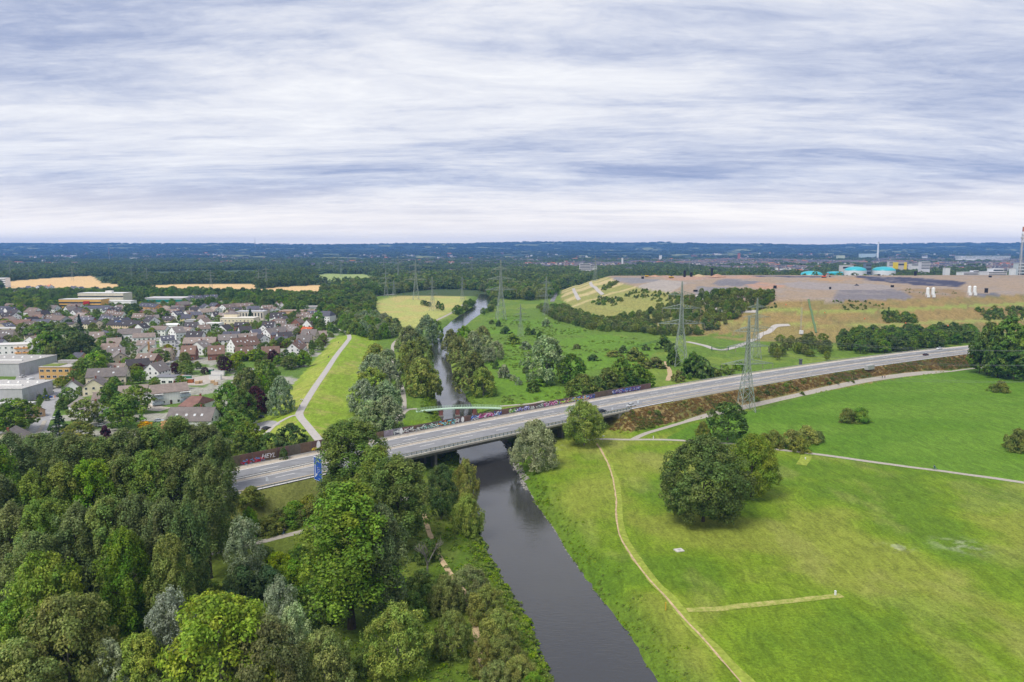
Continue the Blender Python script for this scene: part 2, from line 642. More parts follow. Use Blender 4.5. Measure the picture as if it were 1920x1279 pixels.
def cover(X, Y, Z):
    n1 = fbm(X / 30, Y / 30, 21, 4)
    n2 = fbm(X / 7, Y / 7, 31, 3)
    C = np.empty(X.shape + (4,))
    base = np.array([0.128, 0.200, 0.012])
    C[..., :3] = base
    C[..., 3] = 1.0

    def put(mask, col, soft=None):
        m = mask.astype(float) if soft is None else soft
        C[..., :3] = C[..., :3] * (1 - m[..., None]) + np.array(col) * m[..., None]

    # tone patches of the near meadow
    put(None, (0.185, 0.222, 0.030), smooth(0.50, 0.68, n1))
    put(None, (0.088, 0.16, 0.011), smooth(0.52, 0.36, n1) * 0.8)
    put(None, (0.25, 0.245, 0.075), smooth(0.56, 0.74, fbm(X / 11, Y / 19, 88, 4)) * 0.28 * (Y < 340))
    for (fx, fy, fr_) in ((1680, 1026, 4.5), (1800, 1022, 7.0), (1040, 838, 5.0)):
        q = P(fx, fy)
        put(None, (0.34, 0.36, 0.24), smooth(fr_ * 1.3, 0, np.hypot((X - q[0]) * 0.8, Y - q[1])) * smooth(0.45, 0.68, fbm(X / 1.6, Y / 1.6, 17, 3)) * 0.55)
    put(inpoly(X, Y, FIELD_RIGHT), (0.084, 0.172, 0.012))
    fr = inpoly(X, Y, FIELD_RIGHT)
    put(None, (0.108, 0.20, 0.018), fr * smooth(0.45, 0.65, fbm(X / 60, Y / 25, 77, 3)) * 0.8)
    # woods floor on the left of the river
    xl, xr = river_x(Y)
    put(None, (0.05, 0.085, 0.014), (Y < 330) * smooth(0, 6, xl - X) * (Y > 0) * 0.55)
    bank = smooth(11, 2, X - xr) * (X > xr) * (Y < 620)
    put(None, (0.078, 0.15, 0.012), bank * 0.8)
    far_mid = (Y > 345) & (Y < 1500) & ~fr
    put(far_mid, (0.105, 0.175, 0.022))
    put(None, (0.15, 0.21, 0.03), far_mid * smooth(0.5, 0.66, n1))
    put(None, (0.105, 0.20, 0.017), inpoly(X, Y, GREEN_MID) * smooth(0.35, 0.6, n1))
    put(None, (0.33, 0.345, 0.10), smooth(10, -14, polysd(X, Y, GOLF)))
    put(None, (0.40, 0.33, 0.12), smooth(5, -14, polysd(X, Y, GOLF)) * smooth(0.48, 0.7, n1) * 0.8)
    d, al = segdist(X, Y, DIKE)
    put(None, (0.195, 0.285, 0.026), smooth(26, 17, d) * (Y > 300))
    put(None, (0.29, 0.31, 0.06), smooth(22, 12, d) * (Y > 300) * smooth(0.5, 0.7, n1) * 0.7)
    put(None, (0.33, 0.28, 0.10), smooth(20, 12, d) * smooth(680, 640, Y) * smooth(0.57, 0.7, n2) * 0.5)
    v = inpoly(X, Y, VILLAGE) & (d > 17)
    put(v, (0.10, 0.17, 0.03))
    put(None, (0.33, 0.31, 0.28), v * smooth(0.5, 0.56, fbm(X / 16, Y / 16, 55, 3)) * 0.85)
    # embankment verges
    s = road_s(X)
    cc = 1 / np.sqrt(1 + s * s)
    o = (Y - road_y(X)) * cc
    emb = (np.abs(X) < 600) * smooth(27.5, 25.0, np.abs(o)) * (Z > 0.6)
    put(None, (0.13, 0.145, 0.035), emb)
    dry = smooth(0.40, 0.56, fbm(X / 9, Y / 9, 41, 3))
    put(None, (0.25, 0.18, 0.075), emb * (o < 0) * (X > 30) * np.maximum(dry * 0.9, 0.25 * (X < 190)))
    # landfill
    m = (Y > 560) & (Y < 1700) & (X > -20)
    sd = np.full(X.shape, 900.0)
    sd[m] = polysd(X[m], Y[m], LANDFILL)
    on = (sd < 96) & (Z > 0.9)
    put(on, (0.245, 0.178, 0.068))
    put(None, (0.18, 0.158, 0.058), on * smooth(0.47, 0.6, fbm(X / 14, Y / 14, 19, 4)) * 0.85)
    put(None, (0.22, 0.27, 0.06), on * (np.abs(sd - 30) < 5) * 0.8)
    put(None, (0.24, 0.27, 0.07), on * (np.abs(sd - 64) < 5) * 0.8)
    put(None, (0.24, 0.25, 0.07), on * (X < 190) * 0.8)
    put(None, (0.16, 0.12, 0.05), on * (sd > 3) * (X > 230) * (((X * 0.94 + Y * 0.3) / 62.0) % 1.0 < 0.045) * 0.7)
    # striped cells on the western slope
    stripe = ((Y / 22.0) % 1.0) < 0.62
    put(None, (0.47, 0.38, 0.19), on * (sd > 2) * (X < 176) * (Y > 1030) * stripe * 0.8)
    dryf = wpoly([(1285, 612), (1440, 606), (1600, 598), (1600, 640), (1540, 645), (1470, 640), (1400, 640), (1330, 634), (1290, 632)])
    put(None, (0.225, 0.18, 0.065), smooth(4, -6, polysd(X, Y, dryf)) * (sd > 60) * smooth(0.30, 0.5, n1))
    top = sd < 3
    put(top, (0.27, 0.208, 0.145))
    for poly, col in LF_TOP:
        put(None, col, smooth(3.5, -2.5, polysd(X + 14 * (n2 - 0.5), Y + 30 * (n2 - 0.5), poly)) * top)
    put(None, (0.26, 0.23, 0.21), top * smooth(0.54, 0.66, fbm(X / 18, Y / 40, 66, 4)) * 0.45)
    # fields far off
    far = (Y > 1300) & (sd > 96)
    put(far, (0.055, 0.085, 0.025))
    for f in WHEAT:
        put(inpoly(X, Y + 0, f), (0.60, 0.41, 0.19))
    for f in GREENFIELD:
        put(inpoly(X, Y, f), (0.25, 0.31, 0.10))
    hill = Y > 4800
    put(hill, (0.032, 0.055, 0.018))
    hn = fbm(X / 320, Y / 420, 91, 4)
    put(None, (0.20, 0.21, 0.075), hill * smooth(0.63, 0.66, hn))
    put(None, (0.02, 0.036, 0.012), hill * smooth(0.5, 0.38, fbm(X / 120, Y / 200, 93, 3)))
    var = 1 + (vnoise(X / 1.3, Y / 1.3, 13) - 0.5) * 0.18 * (Y < 700)
    C[..., :3] *= var[..., None]
    return C


m, nt = new_mat('grass_ground')
pos = worldpos(nt)
att = nt.n('ShaderNodeAttribute', attribute_name='cover')
tuft = nt.noise(pos, 1.5, 5, 0.68, 0.4)
blade = nt.noise(nt.mapping(pos, scale=(1, 1.6, 1)), 4.5, 4, 0.7)
streak = nt.noise(nt.mapping(pos, scale=(1.0, 0.28, 1), rot=(0, 0, 0.9)), 0.42, 4, 0.62, 1.2)
fine = nt.math('ADD', nt.math('MULTIPLY', tuft, 0.6), nt.math('MULTIPLY', blade, 0.4))
f = nt.math('MULTIPLY', nt.maprange(fine, 0.33, 0.67, 0.50, 1.50), nt.maprange(streak, 0.32, 0.68, 0.76, 1.24))
sc = nt.n('ShaderNodeVectorMath', operation='SCALE')
nt.l(att.outputs['Color'], sc.inputs[0])
nt.l(f, sc.inputs['Scale'])
patchy = nt.maprange(nt.noise(pos, 0.16, 4, 0.6), 0.5, 0.72, 0.0, 0.32)
colr = nt.mix(patchy, sc.outputs[0], nt.mix(1.0, sc.outputs[0], (1.35, 1.18, 1.5, 1), 'MULTIPLY'))
finish(nt, colr, 0.9, 0.12, fine, 0.55, 0.35)

me = bpy.data.meshes.new('ground')
V = np.stack([GXX, GYY, GZZ], -1).reshape(-1, 3)
nr, nc = GXX.shape
ii, jj = np.meshgrid(np.arange(nr - 1), np.arange(nc - 1), indexing='ij')
a = (ii * nc + jj).ravel()
set_mesh(me, V, [np.column_stack([a, a + 1, a + nc + 1, a + nc])], True)
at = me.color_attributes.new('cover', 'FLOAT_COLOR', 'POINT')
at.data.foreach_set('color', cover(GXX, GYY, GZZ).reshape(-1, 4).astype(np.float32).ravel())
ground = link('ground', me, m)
tag(ground, 'grassy river plain with fields, landfill mound and distant hills', kind='structure')

# ---------------------------------------------------------------- river
m, nt = new_mat('river_water')
pos = worldpos(nt)
r1 = nt.noise(nt.mapping(pos, scale=(0.55, 1.5, 1), rot=(0, 0, 0.12)), 0.8, 4, 0.6, 0.6)
r2 = nt.noise(pos, 0.10, 2, 0.5)
hh = nt.math('ADD', nt.math('MULTIPLY', r1, nt.maprange(r2, 0.35, 0.65, 0.35, 1.0)), nt.math('MULTIPLY', nt.noise(pos, 3.2, 2, 0.5), 0.12))
b = finish(nt, (0.036, 0.036, 0.037, 1), 0.03, 1.0, hh, 0.34, 0.14)
b.inputs['IOR'].default_value = 1.333
ry = np.concatenate([np.arange(20, 700, 4.0), np.arange(700, 1420, 12.0)])
xl, xr = river_x(ry)
nx = 9
tt = np.linspace(-0.35, 1.35, nx)
V = np.stack([np.stack([xl + (xr - xl) * t, ry, np.full_like(ry, WATER_Z)], 1) for t in tt], 1).reshape(-1, 3)
i = np.arange(len(ry) - 1)
Fq = np.concatenate([np.column_stack([i * nx + j, i * nx + j + 1, (i + 1) * nx + j + 1, (i + 1) * nx + j]) for j in range(nx - 1)])
me = bpy.data.meshes.new('river')
set_mesh(me, V, [Fq], True)
tag(link('river', me, m), 'dark calm river winding under the motorway bridge', kind='structure')

# ---------------------------------------------------------------- paths
plain('path_gravel', (0.36, 0.325, 0.28), 0.9, 0.1, 0.18, 1.2, bstr=0.2)
plain('path_asphalt', (0.40, 0.37, 0.345), 0.85, 0.2, 0.12, 0.9)
plain('path_earth', (0.43, 0.32, 0.19), 0.95, 0.1, 0.3, 0.9, bstr=0.3)
plain('mown_grass', (0.235, 0.285, 0.045), 0.95, 0.1, 0.3, 0.8, bstr=0.4)
plain('street_asphalt', (0.30, 0.295, 0.30), 0.85, 0.2, 0.14, 0.5)
plain('yard_paving', (0.40, 0.355, 0.31), 0.85, 0.2, 0.16, 0.4)
plain('dark_gravel', (0.20, 0.195, 0.20), 0.9, 0.2, 0.2, 0.4)
m, nt = new_mat('worn_mown')
pos = worldpos(nt)
k = nt.maprange(nt.noise(pos, 0.9, 5, 0.7), 0.36, 0.64, 0, 1)
finish(nt, nt.mix(k, (0.18, 0.245, 0.03, 1), (0.40, 0.36, 0.13, 1)), 0.95, 0.1, nt.noise(pos, 3, 3, 0.6), 0.5, 0.2)


def gp(lst):
    return [G(x, y)[:2] for x, y in lst]


def path(name, px, width, mat, label, lift=0.05, **kw):
    o = strip_obj(name, gp(px), width, MATS[mat], lift=lift, **kw)
    return tag(o, label, kind='structure')


path('mown_strip', [(1118, 826), (1140, 866), (1156, 905), (1160, 945), (1163, 985), (1176, 1020), (1196, 1052), (1226, 1092), (1262, 1130), (1300, 1178), (1345, 1222), (1400, 1279), (1440, 1320)], [1.2, 1.6, 2.0, 2.3, 2.5, 2.6, 2.6], 'mown_grass', 'pale mown strip of grass following the trodden trail', lift=0.06, wob=0.35, step=1.0)
path('meadow_trail', [(1116, 828), (1130, 850), (1146, 886), (1155, 935), (1155, 960), (1160, 998), (1172, 1025), (1190, 1053), (1214, 1083), (1245, 1118), (1282, 1160), (1320, 1202), (1350, 1236), (1386, 1279), (1420, 1320)], [0.9, 0.6, 0.5, 0.55, 0.5, 0.5, 0.5], 'path_earth', 'narrow trodden earth trail across the meadow', lift=0.11, wob=0.16, step=0.8)
path('mown_strip', [(1288, 1147), (1350, 1142), (1420, 1134), (1500, 1126), (1560, 1119), (1578, 1117)], [2.0, 2.1, 2.0, 1.9, 1.9], 'worn_mown', 'short dry mown strip ending at a white marker post', lift=0.07, wob=0.25, step=0.8)
path('mown_strip', [(1503, 872), (1513, 855)], [4.0, 4.0], 'mown_grass', 'small mown square beside the field path', lift=0.07, wob=0.3)
path('field_path', [(1095, 826), (1130, 824), (1185, 825), (1250, 825.5), (1320, 829), (1390, 834), (1450, 842), (1520, 851), (1600, 862), (1700, 876), (1800, 889), (1920, 906), (2080, 930)], 2.6, 'path_gravel', 'pale gravel path crossing the meadow below the field')
path('embankment_path', [(1186, 825), (1215, 812), (1262, 798), (1330, 780), (1420, 760), (1500, 741), (1560, 727), (1640, 711), (1735, 700), (1835, 690), (1990, 672)], 2.9, 'path_gravel', 'pale cycle path along the foot of the motorway embankment', lift=0.07)
path('wood_path', [(360, 1052), (420, 1033), (480, 1020), (540, 1005), (590, 992), (640, 976), (700, 958), (780, 930)], 2.7, 'path_gravel', 'pale gravel path with a cyclist below the motorway slope')
path('wood_trail', [(912, 1330), (905, 1279), (898, 1230), (891, 1180), (880, 1130), (850, 1085), (822, 1040), (800, 985), (790, 940)], 1.5, 'path_earth', 'sandy trail under the shrubs on the river bank', wob=0.2)
path('dike_path', [(606, 836), (592, 818), (575, 797), (562, 780), (566, 766), (590, 727), (612, 695), (632, 665), (650, 642), (655, 632), (648, 623), (630, 617), (600, 614), (590, 618)], 3.6, 'path_asphalt', 'pale asphalt path running along the top of the grassy dike', lift=0.10)
path('dike_ramp', [(558, 779), (535, 786), (517, 797), (505, 808), (494, 818)], 2.4, 'path_asphalt', 'light path from the dike down to the car park', lift=0.12)
path('willow_path', [(735, 800), (752, 776), (757, 770), (757, 745), (752, 722), (744, 705), (738, 680), (736, 650), (742, 640), (760, 625), (768, 610)], 2.6, 'path_gravel', 'gravel path winding between the silver willows and the river')
path('footbridge_path', [(748, 790), (753, 778), (764, 769), (782, 767)], 3.0, 'path_gravel', 'gravel approach to the pale green footbridge', lift=0.09)
path('east_path', [(938, 762), (965, 760), (1000, 757), (1020, 752)], 2.6, 'path_gravel', 'gravel path leaving the far end of the footbridge')
path('meadow_path', [(800, 610), (825, 598), (848, 586), (866, 574), (875, 565)], 4.0, 'path_gravel', 'pale path curving along the far meadow')
path('sandy_track', [(1252, 714), (1256, 700), (1252, 688), (1248, 678)], 3.0, 'path_earth', 'sandy vehicle track climbing from the motorway through scrub', wob=0.3)
path('site_road', [(1288, 641), (1320, 648), (1340, 655), (1360, 656), (1390, 647), (1420, 635), (1442, 622), (1455, 612), (1480, 609)], 5.5, 'path_asphalt', 'grey site road leading to the gate below the landfill', lift=0.15)
path('site_road', [(1306, 556), (1318, 566), (1335, 577), (1352, 583), (1368, 585), (1420, 585)], 6.0, 'path_asphalt', 'grey access road bending up the landfill slope', lift=0.3)
path('site_road', [(1107, 529), (1110, 536), (1122, 546), (1130, 553)], 5.0, 'path_asphalt', 'grey service road on the western landfill slope', lift=0.3)
path('site_road', [(1075, 541), (1079, 550), (1086, 563)], 5.0, 'path_asphalt', 'narrow grey service road at the western toe of the landfill', lift=0.3)
path('site_road', [(1035, 566), (1040, 556), (1043, 548)], 7.0, 'dark_gravel', 'dark track passing west of the landfill', lift=0.3)
path('village_street', [(118, 728), (104, 741), (94, 757), (84, 776), (73, 800), (62, 828)], 7.5, 'street_asphalt', 'grey village street running past the industrial halls', lift=0.08)
path('village_street', [(-60, 812), (20, 815), (62, 815), (100, 814), (150, 812)], 8.0, 'street_asphalt', 'grey village street in front of the cream house', lift=0.09)
path('village_street', [(318, 690), (326, 675), (331, 660), (333, 648), (330, 640), (318, 636)], 6.0, 'street_asphalt', 'narrow grey lane between brick houses and gardens', lift=0.08)
path('village_street', [(280, 690), (300, 682), (318, 684)], 6.0, 'street_asphalt', 'short grey cul-de-sac beside the hedge', lift=0.09)
path('pavement', [(84, 790), (78, 803), (70, 816), (84, 817), (100, 818)], 1.8, 'path_gravel', 'pale kerbed pavement along the village street', lift=0.2)
path('yard', [(62, 690), (56, 715), (52, 732)], 16.0, 'street_asphalt', 'tarmac yard between the industrial halls', lift=0.06)
path('yard', [(44, 752), (60, 744), (76, 733)], 13.0, 'yard_paving', 'paved yard beside the street', lift=0.07)
path('yard', [(345, 722), (380, 712), (420, 706)], 24.0, 'yard_paving', 'gravel storage yard with crates and containers', lift=0.06)
path('yard', [(262, 762), (290, 766), (312, 768)], 9.0, 'yard_paving', 'sandy drive behind the long brown roof', lift=0.06)
path('car_park', [(478, 796), (492, 800), (500, 806)], 12.0, 'street_asphalt', 'small tarmac car park behind the noise wall', lift=0.08)
path('road', [(700, 556), (720, 554), (740, 552)], 7.0, 'path_asphalt', 'far country road at the edge of the meadow', lift=0.3)

# ---------------------------------------------------------------- motorway
m, nt = new_mat('motorway_asphalt')
pos = worldpos(nt)
n1 = nt.noise(pos, 0.35, 5, 0.65)
n2 = nt.noise(nt.mapping(pos, scale=(0.05, 1.2, 1), rot=(0, 0, -0.70)), 0.9, 3, 0.6)
c = nt.mix(nt.maprange(n1, 0.3, 0.7, 0, 1), (0.20, 0.20, 0.21, 1), (0.265, 0.265, 0.27, 1))
c = nt.mix(nt.math('MULTIPLY', nt.maprange(n2, 0.42, 0.62, 0, 1), 0.5), c, (0.15, 0.15, 0.16, 1))
finish(nt, c, 0.85, 0.25)
plain('road_shoulder', (0.44, 0.385, 0.32), 0.9, 0.1, 0.2, 0.5)
plain('white_paint', (0.78, 0.76, 0.72), 0.6, 0.3, 0.1, 2.0)
plain('yellow_paint', (0.72, 0.50, 0.20), 0.6, 0.3, 0.12, 2.0)
plain('galvanised', (0.42, 0.42, 0.41), 0.5, 0.4, 0.15, 1.0, metal=0.3)
plain('concrete', (0.42, 0.39, 0.34), 0.85, 0.2, 0.18, 0.5)
plain('dark_concrete', (0.16, 0.15, 0.14), 0.9, 0.2, 0.25, 0.4)
plain('green_rail', (0.02, 0.085, 0.065), 0.5, 0.4, 0.15, 1.0)
oc_mat('panel_paint', 0.85, 0.22, 0.8, 0.15, streak=True)
oc_mat('paint', 0.55, 0.06, 0.8, 0.35)
oc_mat('graffiti_paint', 0.6, 0.12, 1.2, 0.3)

RX0, RX1 = -330.0, 640.0


def road_strip(name, o0, o1, mat, x0=RX0, x1=RX1, lift=0.0, parent=None, step=4.0, me_only=False):
    n = max(2, int((x1 - x0) / step) + 1)
    xs = np.linspace(x0, x1, n)
    V = []
    for x in xs:
        V.append(road_pt(x, o0, ROAD_Z + lift))
        V.append(road_pt(x, o1, ROAD_Z + lift))
    i = np.arange(n - 1) * 2
    me = bpy.data.meshes.new(name)
    set_mesh(me, np.array(V), [np.column_stack([i, i + 2, i + 3, i + 1])])
    return link(name, me, MATS[mat], parent)


road = tag(road_strip('motorway', -ROAD_HW, ROAD_HW, 'motorway_asphalt'), 'grey two-carriageway motorway on a low embankment', kind='structure')
road_strip('verge_strip', 10.6, ROAD_HW + 0.4, 'road_shoulder', lift=0.012, parent=road)
road_strip('central_reserve', -1.3, 1.5, 'road_shoulder', lift=0.012, parent=road)
for o_, wd, mt in ((-13.0, 0.45, 'white_paint'), (-1.9, 0.30, 'white_paint'), (10.2, 0.40, 'white_paint'), (2.0, 0.30, 'white_paint'), (-10.6, 0.24, 'yellow_paint')):
    road_strip('edge_line', o_ - wd / 2, o_ + wd / 2, mt, lift=0.02, parent=road)
road_strip('edge_line', -7.4, -7.1, 'yellow_paint', x0=58, lift=0.02, parent=road)
for o_, mt in ((-5.4, 'white_paint'), (6.0, 'white_paint')):
    x = -150.0
    while x < 360:
        road_strip('lane_dash', o_ - 0.12, o_ + 0.12, mt, x, x + 5, lift=0.021, parent=road, step=5)
        x += 14.0


# guard rails: every barrier is a thing with its rail and its posts
def rail_mesh(x0, x1, off, zc, h, th, step=4.0):
    mb = MB()
    n = int((x1 - x0) / step) + 1
    xs = np.linspace(x0, x1, n)
    prof = [(-th, -h), (th, -h), (th, h), (-th, h)]
    rows = [[road_pt(x, off + a, ROAD_Z + zc + b_) for a, b_ in prof] for x in xs]
    vs = [p for r in rows for p in r]
    fs = []
    for i in range(n - 1):
        for k in range(4):
            fs.append((4 * i + k, 4 * i + (k + 1) % 4, 4 * i + 4 + (k + 1) % 4, 4 * i + 4 + k))
    fs += [(3, 2, 1, 0), tuple(4 * (n - 1) + k for k in range(4))]
    mb.add(vs, fs)
    return mb


post_me = MB().box((0, 0, 0.35), (0.12, 0.10, 0.75)).mesh('guard_post', [MATS['galvanised']])


def guard(name, x0, x1, off, label, post_step=4.0):
    e = empty(name, tuple(road_pt((x0 + x1) / 2, off)), 0, label, 'guard rail')
    inv = Matrix.Translation(e.location).inverted()
    r = rail_mesh(x0, x1, off, 0.62, 0.16, 0.05).build('rail', MATS['galvanised'], e)
    r.matrix_parent_inverse = inv
    x = x0
    k = 0
    while x < x1 and k < 290:
        o = link('post', post_me, None, e)
        o.location = Vector(road_pt(x, off)) - e.location
        x += post_step
        k += 1
    return e


guard('guard_rail', -110, 330, -0.75, 'steel guard rail on the median side of the sign carriageway', 3.0)
guard('guard_rail', -110, 330, 0.95, 'steel guard rail on the median side of the graffiti carriageway', 3.0)
guard('guard_rail', -90, 105, 12.6, 'steel guard rail in front of the graffiti wall', 3.0)
guard('guard_rail', 105, 330, 13.3, 'steel guard rail along the verge beyond the graffiti wall', 4.0)
guard('guard_rail', -110, -66, -13.4, 'steel guard rail beside the blue sign', 3.0)

# white concrete barrier segments on the near edge past the bridge
bar_me = MB().add([(-2.9, -0.3, 0), (2.9, -0.3, 0), (2.9, 0.3, 0), (-2.9, 0.3, 0), (-2.9, -0.1, 0.85), (2.9, -0.1, 0.85), (2.9, 0.1, 0.85), (-2.9, 0.1, 0.85)],
                  [(3, 2, 1, 0), (4, 5, 6, 7), (0, 1, 5, 4), (1, 2, 6, 5), (2, 3, 7, 6), (3, 0, 4, 7)]).mesh('concrete_barrier', [plain('pale_concrete', (0.5, 0.47, 0.43), 0.8, 0.2, 0.1, 0.8)])
for x in np.arange(72, 150, 4.75):
    o = link('concrete_barrier', bar_me)
    o.location = road_pt(x, -13.75, ROAD_Z - 0.15)
    o.rotation_euler = (0, 0, math.atan(road_s(x)))
    tag(o, 'pale concrete barrier segment above the dry embankment', 'barrier', 'concrete barriers on the motorway edge')

# ---------------------------------------------------------------- bridge
br = empty('motorway_bridge', tuple(road_pt((GAP0 + GAP1) / 2, 0, 0)), 0, 'concrete motorway bridge with green railing over the river', 'bridge')
INV = Matrix.Translation(br.location).inverted()


def under(o, parent_inv):
    o.matrix_parent_inverse = parent_inv
    return o


def road_solid(o0, o1, z0, z1, x0, x1, step=3.0):
    mb = MB()
    n = max(2, int((x1 - x0) / step) + 1)
    xs = np.linspace(x0, x1, n)
    vs = []
    for x in xs:
        vs += [road_pt(x, o0, z0), road_pt(x, o1, z0), road_pt(x, o1, z1), road_pt(x, o0, z1)]
    fs = []
    for i in range(n - 1):
        for k in range(4):
            fs.append((4 * i + (k + 1) % 4, 4 * i + k, 4 * i + 4 + k, 4 * i + 4 + (k + 1) % 4))
    fs += [(0, 1, 2, 3), tuple(4 * (n - 1) + k for k in (3, 2, 1, 0))]
    return mb.add(vs, fs)


under(road_solid(-14.6, 14.4, ROAD_Z - 0.75, ROAD_Z - 0.02, GAP0 - 3, GAP1 + 3).build('deck_slab', MATS['dark_concrete'], br), INV)
under(road_solid(-14.8, -13.5, ROAD_Z - 0.45, ROAD_Z + 0.22, GAP0 - 3, GAP1 + 3).build('near_kerb', MATS['concrete'], br), INV)
under(road_solid(13.7, 14.6, ROAD_Z - 0.45, ROAD_Z + 0.22, GAP0 - 3, GAP1 + 3).build('far_kerb', MATS['concrete'], br), INV)
for o_ in (-12.6, -8.5, -4.5, 0.0, 4.5, 8.5, 12.4):
    under(road_solid(o_ - 0.35, o_ + 0.35, ROAD_Z - 2.0, ROAD_Z - 0.74, GAP0 - 3, GAP1 + 3).build('girder', MATS['dark_concrete'], br), INV)
for xx in (GAP0 + 1.5, GAP1 - 1.5):
    under(road_solid(-14.2, 14.0, -1.5, ROAD_Z - 0.76, xx - 1.2, xx + 1.2, 2.4).build('abutment', MATS['concrete'], br), INV)
for xx in (-36.0, 14.0):
    for o_ in (-10.5, -3.5, 3.5, 10.5):
        c, t, n_ = road_frame(xx)
        q = road_pt(xx, o_, 1.0)
        p_ = MB().box((q[0], q[1], 0.6), (1.1, 2.6, 8.7), rz=math.atan(road_s(xx))).build('pier', MATS['dark_concrete'], br)
        under(p_, INV)
rl = rail_mesh(GAP0 - 6, GAP1 + 4, -14.2, 1.28, 0.05, 0.06, 3.0).build('top_rail', MATS['green_rail'], br)
under(rl, INV)
rl = rail_mesh(GAP0 - 6, GAP1 + 4, -14.2, 0.42, 0.04, 0.04, 3.0).build('bottom_rail', MATS['green_rail'], br)
under(rl, INV)
pm = MB().box((0, 0, 0.65), (0.14, 0.14, 1.3)).mesh('railing_post', [MATS['green_rail']])
bm_ = MB()
for k in range(-5, 6):
    bm_.box((k * 0.16, 0, 0.85), (0.03, 0.03, 0.85))
bal = bm_.mesh('baluster_panel', [MATS['green_rail']])
for x in np.arange(GAP0 - 6, GAP1 + 4.1, 1.55):
    o = link('railing_post', pm, None, br)
    o.location = Vector(road_pt(x, -14.2)) - br.location
    o.rotation_euler = (0, 0, math.atan(road_s(x)))
    o = link('baluster_panel', bal, None, br)
    o.location = Vector(road_pt(x + 0.775, -14.2)) - br.location
    o.rotation_euler = (0, 0, math.atan(road_s(x)))
    o['kind'] = 'stuff'

# ---------------------------------------------------------------- noise wall with graffiti
wall_col = (0.165, 0.115, 0.095)
nw = empty('noise_wall', tuple(road_pt(0, 15.2, ROAD_Z)), 0, 'brown noise wall with coloured graffiti along the motorway', 'wall')
WL = nw.location.copy()


def wall_h(x):
    return 3.9 if x < -45 else (2.7 if x < 52 else 3.1)


def graffiti_bits(parent, W, Hh, pal, seed, cover_=0.9):
    """chunky letter-like strokes painted on the wall face, thin plates 2 cm proud"""
    r = random.Random(seed)
    groups = {}
    n = max(3, int(W / 0.75))
    for i in range(n):
        x0 = -W / 2 + W * (i + 0.5) / n
        for s in range(r.choice((2, 3, 3))):
            c = r.choice(pal)
            mb = groups.setdefault(c, MB())
            cx, cz = x0 + r.uniform(-0.25, 0.25), Hh * (0.30 + 0.22 * s) + r.uniform(-0.15, 0.15)
            a = r.uniform(-1.3, 1.3) + (1.57 if r.random() < 0.5 else 0)
            L, T = r.uniform(0.5, 0.95) * Hh * 0.36, r.uniform(0.12, 0.26)
            dx, dz = math.cos(a), math.sin(a)
            y = -0.115 - 0.006 * s - 0.002 * (i % 3)
            pts = []
            for k in range(8):
                t = k / 7 - 0.5
                bend = 0.3 * math.sin(t * 3.0 + i)
                pts.append((cx + dx * L * t * 2 - dz * bend * 0.5, max(0.12, min(Hh - 0.08, cz + dz * L * t + dx * bend * 0.5))))
            vs, fs = [], []
            for (px, pz) in pts:
                vs += [(px - dz * T, y, pz + dx * T), (px + dz * T, y, pz - dx * T)]
            for k in range(7):
                fs.append((2 * k, 2 * k + 1, 2 * k + 3, 2 * k + 2))
            mb.add([(vx, vy, max(0.05, min(Hh - 0.04, vz))) for vx, vy, vz in vs], fs)
    for c, mb in groups.items():
        mb.build('graffiti_stroke', MATS['graffiti_paint'], parent, c)


PALS = {
    'blue': [(0.05, 0.10, 0.5), (0.25, 0.4, 0.8), (0.6, 0.7, 0.9), (0.75, 0.78, 0.85)],
    'lilac': [(0.35, 0.35, 0.75), (0.6, 0.6, 0.9), (0.8, 0.8, 0.9), (0.25, 0.25, 0.55)],
    'pink': [(0.65, 0.1, 0.35), (0.8, 0.35, 0.55), (0.45, 0.05, 0.3), (0.8, 0.7, 0.8)],
    'cyan': [(0.1, 0.5, 0.7), (0.3, 0.7, 0.8), (0.75, 0.35, 0.08), (0.15, 0.5, 0.15)],
    'white': [(0.75, 0.75, 0.72), (0.55, 0.6, 0.6), (0.7, 0.78, 0.7), (0.12, 0.13, 0.15)],
    'green': [(0.35, 0.65, 0.1), (0.15, 0.45, 0.2), (0.6, 0.75, 0.4), (0.75, 0.78, 0.7)],
    'lime': [(0.4, 0.7, 0.05), (0.75, 0.75, 0.3), (0.2, 0.4, 0.7), (0.8, 0.4, 0.35)],
    'fire': [(0.8, 0.12, 0.03), (0.85, 0.4, 0.03), (0.85, 0.65, 0.05)],
    'red': [(0.45, 0.02, 0.05), (0.6, 0.08, 0.12), (0.15, 0.25, 0.5)],
    'mint': [(0.4, 0.7, 0.6), (0.7, 0.85, 0.75), (0.1, 0.25, 0.2), (0.75, 0.75, 0.7)],
    'navy': [(0.03, 0.06, 0.3), (0.1, 0.2, 0.6), (0.5, 0.5, 0.7), (0.2, 0.1, 0.3)],
}
# photo column (pixel x) -> palette of that stretch of wall
STRETCH = [(455, 490, 'red'), (585, 608, 'fire'), (746, 762, 'white'), (768, 786, 'white'), (792, 818, 'mint'), (818, 844, 'cyan'), (844, 862, 'white'), (878, 898, 'blue'), (902, 924, 'pink'), (924, 944, 'blue'),
           (950, 968, 'green'), (976, 998, 'lilac'), (1000, 1016, 'white'), (1018, 1046, 'pink'), (1046, 1074, 'lime'), (1074, 1096, 'lime'), (1096, 1114, 'navy'), (1154, 1194, 'navy')]


def wall_px(X):
    q = road_pt(X, 15.2)
    d = q - np.array([0, 0, CAM_H])
    fz = d[1] * _cp - d[2] * _sp
    return 960 + FOC * d[0] / fz


